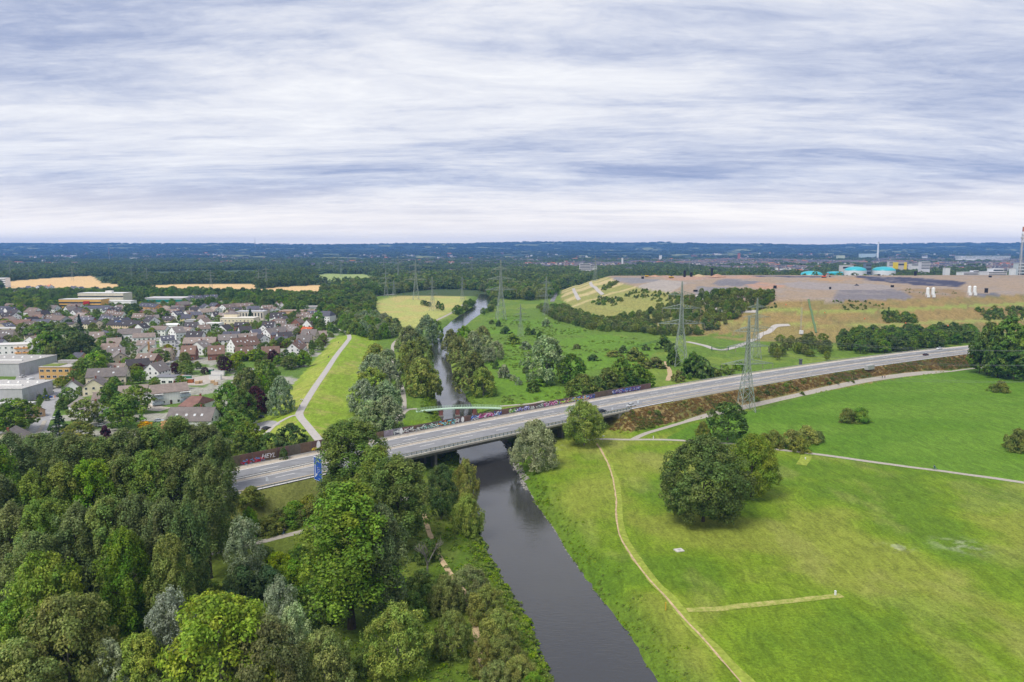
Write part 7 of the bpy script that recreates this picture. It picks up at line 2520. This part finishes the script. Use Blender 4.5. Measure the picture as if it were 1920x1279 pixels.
# stadium
a, b = at_depth(1810, 486, 4700), at_depth(1912, 486, 4700)
Ls = b[0] - a[0]
e = empty('stadium', ((a[0] + b[0]) / 2, 4800, 0), 0, 'white stadium with trussed ring roof below the hills', 'stadium')
zb = a[2]
n = 40
ring_o, ring_i = [], []
mb = MB()
vs, fs = [], []
for k in range(n):
    t = 2 * math.pi * k / n
    vs += [(Ls / 2 * math.cos(t), 60 * math.sin(t), 0), (Ls / 2 * math.cos(t), 60 * math.sin(t), zb + 4)]
for k in range(n):
    fs.append((2 * k, 2 * ((k + 1) % n), 2 * ((k + 1) % n) + 1, 2 * k + 1))
mb.add(vs, fs).build('stand', MATS['render_wall'], e, (0.72, 0.72, 0.74))
for (z, nm) in ((zb + 8, 'lower_ring'), (zb + 17, 'upper_ring')):
    mb = MB()
    for k in range(n):
        t, t2 = 2 * math.pi * k / n, 2 * math.pi * (k + 1) / n
        mb.tube((Ls * 0.51 * math.cos(t), 62 * math.sin(t), z), (Ls * 0.51 * math.cos(t2), 62 * math.sin(t2), z), 1.2, None, 5)
    mb.build(nm, MATS['silo_white'], e)
mb = MB()
for k in range(n):
    t, t2 = 2 * math.pi * k / n, 2 * math.pi * (k + 0.5) / n
    mb.tube((Ls * 0.51 * math.cos(t), 62 * math.sin(t), zb + 8), (Ls * 0.51 * math.cos(t2), 62 * math.sin(t2), zb + 17), 0.6, None, 4)
mb.build('roof_truss', MATS['silo_white'], e)

# houses of the far towns: individuals, then one mass
def gable_mesh(L, W, ze, zr):
    x, y = L / 2, W / 2
    a = MB().add([(-x, -y, -1), (x, -y, -1), (x, y, -1), (-x, y, -1), (-x, -y, ze), (x, -y, ze), (x, y, ze), (-x, y, ze), (-x, 0, zr), (x, 0, zr)], [(0, 1, 5, 4), (2, 3, 7, 6), (1, 2, 6, 9, 5), (3, 0, 4, 8, 7)]).mesh('far_wall', [MATS['render_wall']])
    b = MB().add([(-x - 0.4, -y - 0.5, ze - 0.3), (x + 0.4, -y - 0.5, ze - 0.3), (x + 0.4, 0, zr + 0.2), (-x - 0.4, 0, zr + 0.2), (x + 0.4, y + 0.5, ze - 0.3), (-x - 0.4, y + 0.5, ze - 0.3)], [(0, 1, 2, 3), (4, 5, 3, 2)]).mesh('far_roof', [MATS['roof_tile']])
    return a, b


FH = [gable_mesh(12, 10, 6, 10), gable_mesh(16, 11, 6.5, 11), gable_mesh(26, 12, 8, 12.5), gable_mesh(11, 11, 5.5, 11)]
rt = random.Random(4)
FARH = []
for k, poly in enumerate(TOWN):
    for (x, y) in scatter(poly, 27, 20 + k):
        if polysd(np.array([x]), np.array([y]), LANDFILL)[0] < 15:
            continue
        t_ = float(fbm(np.array([x / 170]), np.array([y / 260]), 44, 3)[0])
        if t_ > 0.47:
            FARH.append((x, y, k))
for k in range(210):      # villages scattered over plain and hill foot
    cx_, cy_ = rt.uniform(-0.68, 0.68), rt.uniform(2900, 8500)
    for j in range(rt.randint(1, 5)):
        FARH.append((cx_ * cy_ + rt.uniform(-90, 90), cy_ + rt.uniform(-60, 60), 9))
for k in range(110):       # far town before the hills
    cx_, cy_ = rt.uniform(-0.15, 0.42), rt.uniform(3600, 5600)
    for j in range(5):
        FARH.append((cx_ * cy_ + rt.uniform(-120, 120), cy_ + rt.uniform(-80, 80), 9))
FARH.sort(key=lambda q: q[1])
WLC = [(0.72, 0.71, 0.69), (0.72, 0.70, 0.66), (0.64, 0.56, 0.44), (0.74, 0.73, 0.72), (0.30, 0.15, 0.11), (0.6, 0.58, 0.58)]
RFC = [(0.075, 0.075, 0.09), (0.11, 0.10, 0.105), (0.17, 0.12, 0.10), (0.075, 0.07, 0.08), (0.12, 0.11, 0.115), (0.075, 0.075, 0.095), (0.15, 0.14, 0.14)] * 2 + [(0.34, 0.13, 0.075)]
TL = [('pitched-roof house of the far town behind the river woods', 'far town behind the river woods'), ('pitched-roof house of the far town behind the landfill', 'far town behind the landfill'), ('pitched-roof house beyond the landfill works', 'houses beyond the works'), None]
n_far = 105
stuff_w, stuff_r = {}, {}
for i, (x, y, k) in enumerate(FARH):
    z = H1(x, y)
    v = rt.randrange(4)
    rot = rt.choice((0, 0.3, -0.3, 1.4, 1.1, 0.7))
    wc, rc = rt.choice(WLC), rt.choice(RFC)
    if i < n_far and k < 3:
        e = empty('house', (x, y, z), rot, TL[k][0], 'house', TL[k][1])
        link('wall', FH[v][0], None, e, wc)
        link('roof', FH[v][1], None, e, rc)
    else:
        s = 1.0 if y < 3500 else 1.5
        M_ = Matrix.Translation((x, y, z)) @ Matrix.Rotation(rot, 4, 'Z') @ Matrix.Scale(s, 4)
        for d_, me, c in ((stuff_w, FH[v][0], wc), (stuff_r, FH[v][1], rc)):
            mb = d_.setdefault(c, MB())
            mb.add([M_ @ q.co for q in me.vertices], [tuple(p.vertices) for p in me.polygons])
for d_, mt in ((stuff_w, 'render_wall'), (stuff_r, 'roof_tile')):
    for c, mb in d_.items():
        o = mb.build('distant_town', MATS[mt], None, c)
        tag(o, 'specks of houses scattered over the far plain and hills', kind='stuff')

# ---------------------------------------------------------------- vehicles
oc_mat('car_paint', 0.25, 0.03, 0.5, 0.5)
plain('tyre', (0.02, 0.02, 0.02), 0.9, 0.1, 0.1)
plain('tail_red', (0.4, 0.01, 0.01), 0.3, 0.4, 0.05)
plain('lamp_white', (0.75, 0.75, 0.72), 0.2, 0.5, 0.02)


def loft(secs):
    """secs: list of (x, halfwidth_bottom, halfwidth_top, z0, z1)"""
    mb = MB()
    vs, fs = [], []
    for (x, wb, wt, z0, z1) in secs:
        vs += [(x, -wb, z0), (x, wb, z0), (x, wb, z0 + (z1 - z0) * 0.6), (x, wt, z1), (x, -wt, z1), (x, -wb, z0 + (z1 - z0) * 0.6)]
    for i in range(len(secs) - 1):
        for k in range(6):
            fs.append((6 * i + (k + 1) % 6, 6 * i + k, 6 * i + 6 + k, 6 * i + 6 + (k + 1) % 6))
    fs += [tuple(range(6)), tuple(6 * (len(secs) - 1) + k for k in (5, 4, 3, 2, 1, 0))]
    return mb.add(vs, fs)


CAR_BODY = loft([(-2.2, 0.78, 0.70, 0.35, 0.85), (-2.1, 0.86, 0.78, 0.25, 0.95), (-1.0, 0.90, 0.82, 0.22, 0.98), (0.9, 0.90, 0.82, 0.22, 0.95), (1.7, 0.88, 0.78, 0.24, 0.82), (2.2, 0.78, 0.66, 0.30, 0.68)]).mesh('car_body', [MATS['car_paint']])
CAR_GLASS = loft([(-1.95, 0.72, 0.62, 0.93, 0.98), (-1.35, 0.76, 0.60, 0.94, 1.40), (0.25, 0.76, 0.60, 0.92, 1.42), (1.05, 0.74, 0.64, 0.90, 0.96)]).mesh('car_glass', [MATS['window_glass']])
CAR_ROOF = MB().box((-0.55, 0, 1.43), (1.6, 1.18, 0.05)).mesh('car_roof', [MATS['car_paint']])
VAN_BODY = loft([(-2.6, 0.95, 0.90, 0.35, 2.2), (-2.5, 0.98, 0.92, 0.28, 2.3), (1.2, 0.98, 0.92, 0.28, 2.3), (1.9, 0.96, 0.85, 0.28, 1.45), (2.6, 0.92, 0.80, 0.32, 1.1)]).mesh('van_body', [MATS['car_paint']])
VAN_GLASS = loft([(1.22, 0.90, 0.84, 1.5, 2.22), (1.92, 0.88, 0.80, 1.4, 1.48)]).mesh('van_glass', [MATS['window_glass']])
WHEEL = MB().tube((0, -0.11, 0), (0, 0.11, 0), 0.33, None, 14, 0).tube((0, -0.12, 0), (0, 0.12, 0), 0.19, None, 10, 1).mesh('wheel', [MATS['tyre'], MATS['galvanised']])
LAMP = MB().box((0, 0, 0), (0.08, 0.34, 0.14)).mesh('lamp', [MATS['lamp_white']])
TAIL = MB().box((0, 0, 0), (0.08, 0.30, 0.16)).mesh('tail_lamp', [MATS['tail_red']])


def car(loc, rot, col, label, van=False, name='car', scale=1.0):
    e = empty(name, tuple(loc), rot, label, 'van' if van else 'car')
    e.scale = (scale,) * 3
    link('body', VAN_BODY if van else CAR_BODY, None, e, col)
    link('windows', VAN_GLASS if van else CAR_GLASS, None, e)
    if not van:
        link('roof', CAR_ROOF, None, e, col)
    for (x, y) in ((-1.35, -0.82), (-1.35, 0.82), (1.35, -0.82), (1.35, 0.82)):
        o = link('wheel', WHEEL, None, e)
        o.location = (x, y, 0.33)
    xl_ = 2.6 if van else 2.18
    for s in (-1, 1):
        o = link('headlight', LAMP, None, e)
        o.location = (xl_, s * 0.58, 0.62)
        o = link('tail_light', TAIL, None, e)
        o.location = (-xl_ + 0.02, s * 0.62, 0.78)
    return e


def on_road(px, py, off=None):
    q = P(px, py, ROAD_Z)
    return np.array([q[0], q[1], ROAD_Z + 0.02]), math.atan(road_s(q[0]))


for (px, py, col, flip, lab) in [(1128, 773, (0.02, 0.022, 0.03), 0, 'black car on the motorway at the end of the bridge'), (1184, 762, (0.55, 0.56, 0.57), 0, 'silver car on the motorway behind the black car'), (1761, 655, (0.72, 0.72, 0.72), math.pi, 'white car on the far carriageway near the clump of trees'), (1736, 666.5, (0.05, 0.012, 0.02), 0, 'dark red car on the motorway near the clump of trees')]:
    l_, r_ = on_road(px, py)
    car(l_, r_ + flip, col, lab, scale=1.08)
for (px, py, rot, col, lab, van) in [(487, 784, 0.2, (0.03, 0.04, 0.06), 'dark blue car parked at the far side of the car park', False), (500, 806, 0.9, (0.025, 0.027, 0.03), 'black car parked at the edge of the car park', False), (90, 747, 1.1, (0.03, 0.10, 0.5), 'blue car parked beside the clipped hedge', False), (113, 744, 1.1, (0.1, 0.1, 0.11), 'dark grey car parked beside the white bend house', False),
                                     (59, 716, 1.4, (0.7, 0.7, 0.7), 'white van parked in the tarmac yard', True), (43, 708, 1.4, (0.66, 0.66, 0.66), 'white car at the wall of the industrial hall', False), (420, 695, 0.3, (0.6, 0.03, 0.05), 'red car parked below the purple round tree', False), (426, 693, 0.3, (0.05, 0.2, 0.55), 'blue car beside the red car', False), (55, 742, 0.2, (0.7, 0.62, 0.2), 'yellow and white small car in the paved yard', False),
                                     (331, 645, 1.4, (0.45, 0.46, 0.48), 'silver car driving in the lane', False), (328, 641, 1.4, (0.05, 0.06, 0.08), 'dark car parked in the lane', False), (315, 640, 0.3, (0.68, 0.68, 0.68), 'white car parked at the bend of the lane', False), (298, 636, 0.2, (0.68, 0.68, 0.7), 'white car parked in front of the long white house', False), (325, 684, 0.2, (0.62, 0.62, 0.62), 'pale car beside the cul-de-sac', False),
                                     (106, 802, 0.4, (0.6, 0.6, 0.6), 'silver car parked under the spreading conifer', False), (105, 788, 0.4, (0.66, 0.66, 0.66), 'white car parked beside the spreading conifer', False), (298, 792, 0.3, (0.5, 0.55, 0.62), 'pale blue car beside the orange-yellow tree', False), (193, 800, 0.3, (0.68, 0.68, 0.68), 'white car under the vivid green maple', False)]:
    g = G(px, py)
    car(g + np.array([0, 0, 0.12]), rot, col, lab, van, 'van' if van else 'parked_car')
# road works vehicle and huts at the far embankment
g = P(1606, 695, ROAD_Z)
e = container(1606, 698, 7, 2.5, 2.6, 'galvanised', 'grey works container at the motorway edge', math.atan(road_s(208)), 'works_container')
e.location = (*road_pt(212, -16.5)[:2], ROAD_Z - 0.6)
flat(1500, 1504, 684, 2, 3.2, 'grey', 'dark grey control cabinet beside the motorway', (0.1, 0.1, 0.12), 'control_cabinet', windows=False, cat='cabinet', z=5.0, wcol=(0.10, 0.11, 0.13))

# small white road posts and signs
for (px, py, h, lab) in [(1148, 772, 1.9, 'white and red road works panel behind the black car'), (1175, 766, 1.9, 'white road works panel before the silver car'), (1196, 761, 2.6, 'white road works panel after the silver car'), (501, 909, 2.4, 'round white traffic sign beside the blue sign')]:
    q = P(px, py, ROAD_Z)
    e = empty('road_works_sign', tuple(q), 0.5, lab, 'sign')
    MB().tube((0, 0, 0), (0, 0, h), 0.05, None, 5).build('post', MATS['galvanised'], e)
    MB().box((0, -0.06, h * 0.72), (0.7, 0.06, h * 0.5)).build('panel', MATS['sign_white'], e)
for (px, py, h, wd, mt, lab, nm) in [(1566, 1117, 1.1, 0.34, 'silo_white', 'white marker post at the end of the mown strip', 'marker_post'), (1248, 1145, 1.9, 0.16, 'machine_yellow', 'yellow gauge post beside the meadow trail', 'marker_post'), (1510, 862, 0.8, 0.3, 'silo_white', 'small white marker in the mown square', 'marker_post'), (1225, 823, 1.2, 0.22, 'silo_white', 'white bollard at the path fork', 'bollard')]:
    g = G(px, py)
    e = empty(nm, tuple(g), 0.2, lab, 'post')
    MB().box((0, 0, h / 2 - 0.1), (wd, wd, h)).build('shaft', MATS[mt], e)
    MB().box((0, 0, h + 0.05 - 0.1), (wd * 1.15, wd * 1.15, 0.1)).build('cap', MATS['silo_white' if mt != 'machine_yellow' else 'machine_yellow'], e)
g = G(1130, 829)
e = empty('path_sign', tuple(g), 0.2, 'green litter bin and white path sign at the bridge end', 'sign')
MB().tube((0, 0, 0), (0, 0, 2.6), 0.05, None, 6).build('post', MATS['galvanised'], e)
MB().box((0.3, 0, 2.5), (1.0, 0.05, 0.5)).build('plate', MATS['sign_white'], e)
g = G(1273, 1034)
e = empty('concrete_slab', tuple(g), 0.3, 'small pale concrete slab lying in the meadow', 'slab')
MB().box((0, 0, 0.12), (2.3, 1.9, 0.3)).build('slab', MATS['pale_concrete'], e)
MB().box((0.1, 0, 0.3), (0.8, 0.8, 0.06)).build('cover', MATS['galvanised'], e)
# riprap stones on the bank below the bridge
st_me = []
for s in range(4):
    bm = bmesh.new()
    bmesh.ops.create_icosphere(bm, subdivisions=1, radius=0.5)
    r = random.Random(s)
    for v in bm.verts:
        v.co *= r.uniform(0.7, 1.2)
        v.co.z *= 0.7
    me = bpy.data.meshes.new('stone')
    bm.to_mesh(me)
    bm.free()
    me.materials.append(MATS['pale_stone'])
    st_me.append(me)
pts_, sc_l = [], []
for k in range(900):
    y = 150 + 190 * rf_.uniform(0, 1) ** 0.5
    xl, xr = river_x(np.array([y]))
    x = xr[0] + rf_.uniform(-0.8, 0.6) + (rf_.uniform(0, 2.5) if y > 260 else 0)
    pts_.append((x, y, max(H1(x, y), WATER_Z - 0.2)))
    sc_l.append((1.0 if y > 250 else 0.55) * rf_.uniform(0.5, 1.3, 3))
instancer('bank_stones', pts_, sc_l, st_me, (0.3, 0.28, 0.25), 'grey rubble stones lining the river bank', 5)

# ---------------------------------------------------------------- people
plain('skin', (0.55, 0.33, 0.24), 0.6, 0.3, 0.05)
plain('hair', (0.05, 0.03, 0.02), 0.7, 0.3, 0.1)
oc_mat('cloth', 0.9, 0.1, 2.0, 0.1)


def person(loc, rot, shirt, trousers, label, stride=0.18, lean=0.0, seated=False, group=None, arms=0.12):
    e = empty('person', tuple(loc), rot, label, 'person', group)
    s = stride
    hipz = 0.92
    L = []
    if seated:
        pts = {'pel': (0, 0, 0.95), 'che': (0.22, 0, 1.38), 'nek': (0.30, 0, 1.52), 'hed': (0.36, 0, 1.70), 'hl': (0, 0.1, 0.92), 'kl': (0.36, 0.11, 0.72), 'fl': (0.22, 0.11, 0.30), 'tl': (0.36, 0.11, 0.26), 'hr': (0, -0.1, 0.92), 'kr': (0.32, -0.11, 0.60), 'fr': (0.12, -0.11, 0.22), 'tr': (0.26, -0.11, 0.18),
               'sl': (0.24, 0.2, 1.42), 'el': (0.40, 0.24, 1.20), 'wl': (0.62, 0.22, 1.08), 'gl': (0.70, 0.22, 1.05), 'sr': (0.24, -0.2, 1.42), 'er': (0.40, -0.24, 1.20), 'wr': (0.62, -0.22, 1.08), 'gr': (0.70, -0.22, 1.05)}
    else:
        pts = {'pel': (0, 0, hipz), 'che': (lean, 0, 1.32), 'nek': (lean * 1.1, 0, 1.48), 'hed': (lean * 1.2 + 0.02, 0, 1.66), 'hl': (0, 0.1, hipz - 0.05), 'kl': (s * 0.6, 0.1, 0.48), 'fl': (s, 0.1, 0.08), 'tl': (s + 0.17, 0.11, 0.04), 'hr': (0, -0.1, hipz - 0.05), 'kr': (-s * 0.2, -0.1, 0.48), 'fr': (-s, -0.1, 0.08), 'tr': (-s + 0.17, -0.11, 0.04),
               'sl': (lean, 0.19, 1.40), 'el': (lean - arms, 0.25, 1.12), 'wl': (lean - arms * 0.4, 0.25, 0.86), 'gl': (lean - arms * 0.2, 0.25, 0.76), 'sr': (lean, -0.19, 1.40), 'er': (lean + arms, -0.25, 1.12), 'wr': (lean + arms * 1.8, -0.25, 0.88), 'gr': (lean + arms * 2.1, -0.25, 0.79)}
    rad = {'pel': 0.15, 'che': 0.16, 'nek': 0.06, 'hed': 0.105, 'hl': 0.10, 'kl': 0.07, 'fl': 0.05, 'tl': 0.04, 'hr': 0.10, 'kr': 0.07, 'fr': 0.05, 'tr': 0.04, 'sl': 0.075, 'el': 0.052, 'wl': 0.038, 'gl': 0.04, 'sr': 0.075, 'er': 0.052, 'wr': 0.038, 'gr': 0.04}
    E_ = [('pel', 'che'), ('che', 'nek'), ('nek', 'hed'), ('pel', 'hl'), ('hl', 'kl'), ('kl', 'fl'), ('fl', 'tl'), ('pel', 'hr'), ('hr', 'kr'), ('kr', 'fr'), ('fr', 'tr'), ('che', 'sl'), ('sl', 'el'), ('el', 'wl'), ('wl', 'gl'), ('che', 'sr'), ('sr', 'er'), ('er', 'wr'), ('wr', 'gr')]
    names = list(pts)
    me = bpy.data.meshes.new('body')
    me.from_pydata([pts[k] for k in names], [(names.index(a), names.index(b)) for a, b in E_], [])
    o = link('body', me, None, e)
    o.modifiers.new('skin', 'SKIN')
    for i, k in enumerate(names):
        sv = me.skin_vertices[0].data[i]
        sv.radius = (rad[k], rad[k])
        sv.use_root = (k == 'pel')
    sb = o.modifiers.new('subsurf', 'SUBSURF')
    sb.levels = sb.render_levels = 1
    bpy.context.view_layer.update()
    em = bpy.data.meshes.new_from_object(o.evaluated_get(bpy.context.evaluated_depsgraph_get()))
    o.modifiers.clear()
    o.data = em
    em.materials.clear()
    for n_ in ('shirt', 'trousers'):
        mt = bpy.data.materials.new('cloth_' + n_)
        mt.use_nodes = True
        q = NT(mt.node_tree)
        finish(q, q.mix(q.maprange(q.noise(worldpos(q), 6, 2), 0.3, 0.7, 0, 1), (*[c * 0.85 for c in (shirt if n_ == 'shirt' else trousers)], 1), (*(shirt if n_ == 'shirt' else trousers), 1)), 0.9, 0.1)
        em.materials.append(mt)
    em.materials.append(MATS['skin'])
    nz = pts['nek'][2]
    for p in em.polygons:
        c = p.center
        hand = min((Vector(c) - Vector(pts['gl'])).length, (Vector(c) - Vector(pts['gr'])).length) < 0.11
        p.material_index = 2 if (c.z > nz - 0.01 or hand) else (1 if c.z < pts['pel'][2] + 0.02 else 0)
        p.use_smooth = True
    h = Vector(pts['hed'])
    bm = bmesh.new()
    bmesh.ops.create_uvsphere(bm, u_segments=10, v_segments=8, radius=0.122)
    me = bpy.data.meshes.new('hair')
    bm.to_mesh(me)
    bm.free()
    ho = link('hair', me, MATS['hair'], e)
    ho.location = h + Vector((-0.025, 0, 0.035))
    ho.scale = (1, 0.95, 0.95)
    return e


def bicycle(loc, rot, label):
    e = empty('bicycle', tuple(loc), rot, label, 'bicycle')
    for x in (-0.52, 0.52):
        mb = MB()
        for k in range(16):
            a, b = 2 * math.pi * k / 16, 2 * math.pi * (k + 1) / 16
            mb.tube((x + 0.33 * math.cos(a), 0, 0.34 + 0.33 * math.sin(a)), (x + 0.33 * math.cos(b), 0, 0.34 + 0.33 * math.sin(b)), 0.025, None, 4, cap=False)
            if k % 2 == 0:
                mb.tube((x, 0, 0.34), (x + 0.33 * math.cos(a), 0, 0.34 + 0.33 * math.sin(a)), 0.006, None, 3, cap=False)
        mb.build('wheel', MATS['tyre'], e)
    fr_ = MB()
    for a, b in [((-0.52, 0, 0.34), (-0.05, 0, 0.30)), ((-0.05, 0, 0.30), (-0.18, 0, 0.82)), ((-0.18, 0, 0.82), (0.38, 0, 0.80)), ((-0.05, 0, 0.30), (0.38, 0, 0.76)), ((0.38, 0, 0.95), (0.52, 0, 0.34)), ((-0.52, 0, 0.34), (-0.18, 0, 0.78))]:
        fr_.tube(a, b, 0.025, None, 5)
    fr_.build('frame', MATS['blue_paint'], e)
    MB().tube((0.36, -0.27, 1.02), (0.36, 0.27, 1.02), 0.018, None, 5).build('handlebar', MATS['dark_metal'], e)
    MB().box((-0.2, 0, 0.90), (0.26, 0.15, 0.07)).build('saddle', MATS['dark_metal'], e)
    return e


def stand(px, py):
    g = G(px, py)
    return g + np.array([0, 0, 0.13])


PPL = [(564, 754, 1.2, (0.6, 0.6, 0.6), (0.05, 0.05, 0.08), 'walker in pale top on the dike path, beside companion in white'), (567.5, 754, 1.2, (0.72, 0.72, 0.72), (0.1, 0.1, 0.12), 'walker in white top on the dike path, beside companion'), (635, 645, 1.2, (0.03, 0.03, 0.035), (0.03, 0.03, 0.04), 'dark clothed walker at the top of the dike path'),
       (605, 834, 0.4, (0.02, 0.02, 0.025), (0.02, 0.02, 0.03), 'person in black standing where the dike path meets the wall'), (608, 833, 0.9, (0.5, 0.08, 0.03), (0.03, 0.03, 0.04), 'person in red beside the wall at the dike path'), (103, 748, 1.0, (0.8, 0.2, 0.03), (0.8, 0.2, 0.03), 'worker in orange clothes walking in the village street'),
       (562.5, 766, 1.2, (0.05, 0.25, 0.6), (0.05, 0.15, 0.4), 'small walker in blue on the dike path'), (1654, 711, 0.4, (0.05, 0.05, 0.06), (0.04, 0.05, 0.1), 'dark clothed walker on the cycle path below the embankment'), (1659, 710, 0.4, (0.3, 0.05, 0.05), (0.04, 0.04, 0.06), 'walker in dark red on the cycle path below the embankment')]
for (px, py, rot, sh, trs, lab) in PPL:
    person(stand(px, py), rot, sh, trs, lab)
for (px, py, rot, sh, lab, lb2) in [(532, 1004, 0.9, (0.02, 0.025, 0.05), 'cyclist in dark clothes riding on the gravel path below the slope', 'bicycle ridden on the gravel path below the slope'), (1753, 882, 2.9, (0.03, 0.06, 0.25), 'cyclist in blue riding on the field path', 'bicycle ridden on the field path'), (616, 672, 1.2, (0.03, 0.03, 0.04), 'cyclist in dark clothes on the dike path', 'bicycle ridden along the dike path')]:
    q = stand(px, py)
    bicycle(q, rot, lb2)
    person(q, rot, sh, (0.03, 0.03, 0.04), lab, seated=True)

# ---------------------------------------------------------------- haze
m = bpy.data.materials.new('haze')
m.use_nodes = True
MATS['haze'] = m
nt = NT(m.node_tree)
pv = nt.n('ShaderNodeVolumePrincipled')
pv.inputs['Color'].default_value = (0.17, 0.42, 1.0, 1)
pv.inputs['Density'].default_value = 6.0e-5
pv.inputs['Anisotropy'].default_value = 0.0
o_ = nt.n('ShaderNodeOutputMaterial')
nt.l(pv.outputs[0], o_.inputs['Volume'])
hz = MB().box((0, 7750, 148), (33000, 16900, 320)).build('haze', m)
tag(hz, 'pale blue air between the village and the distant hills', kind='stuff')
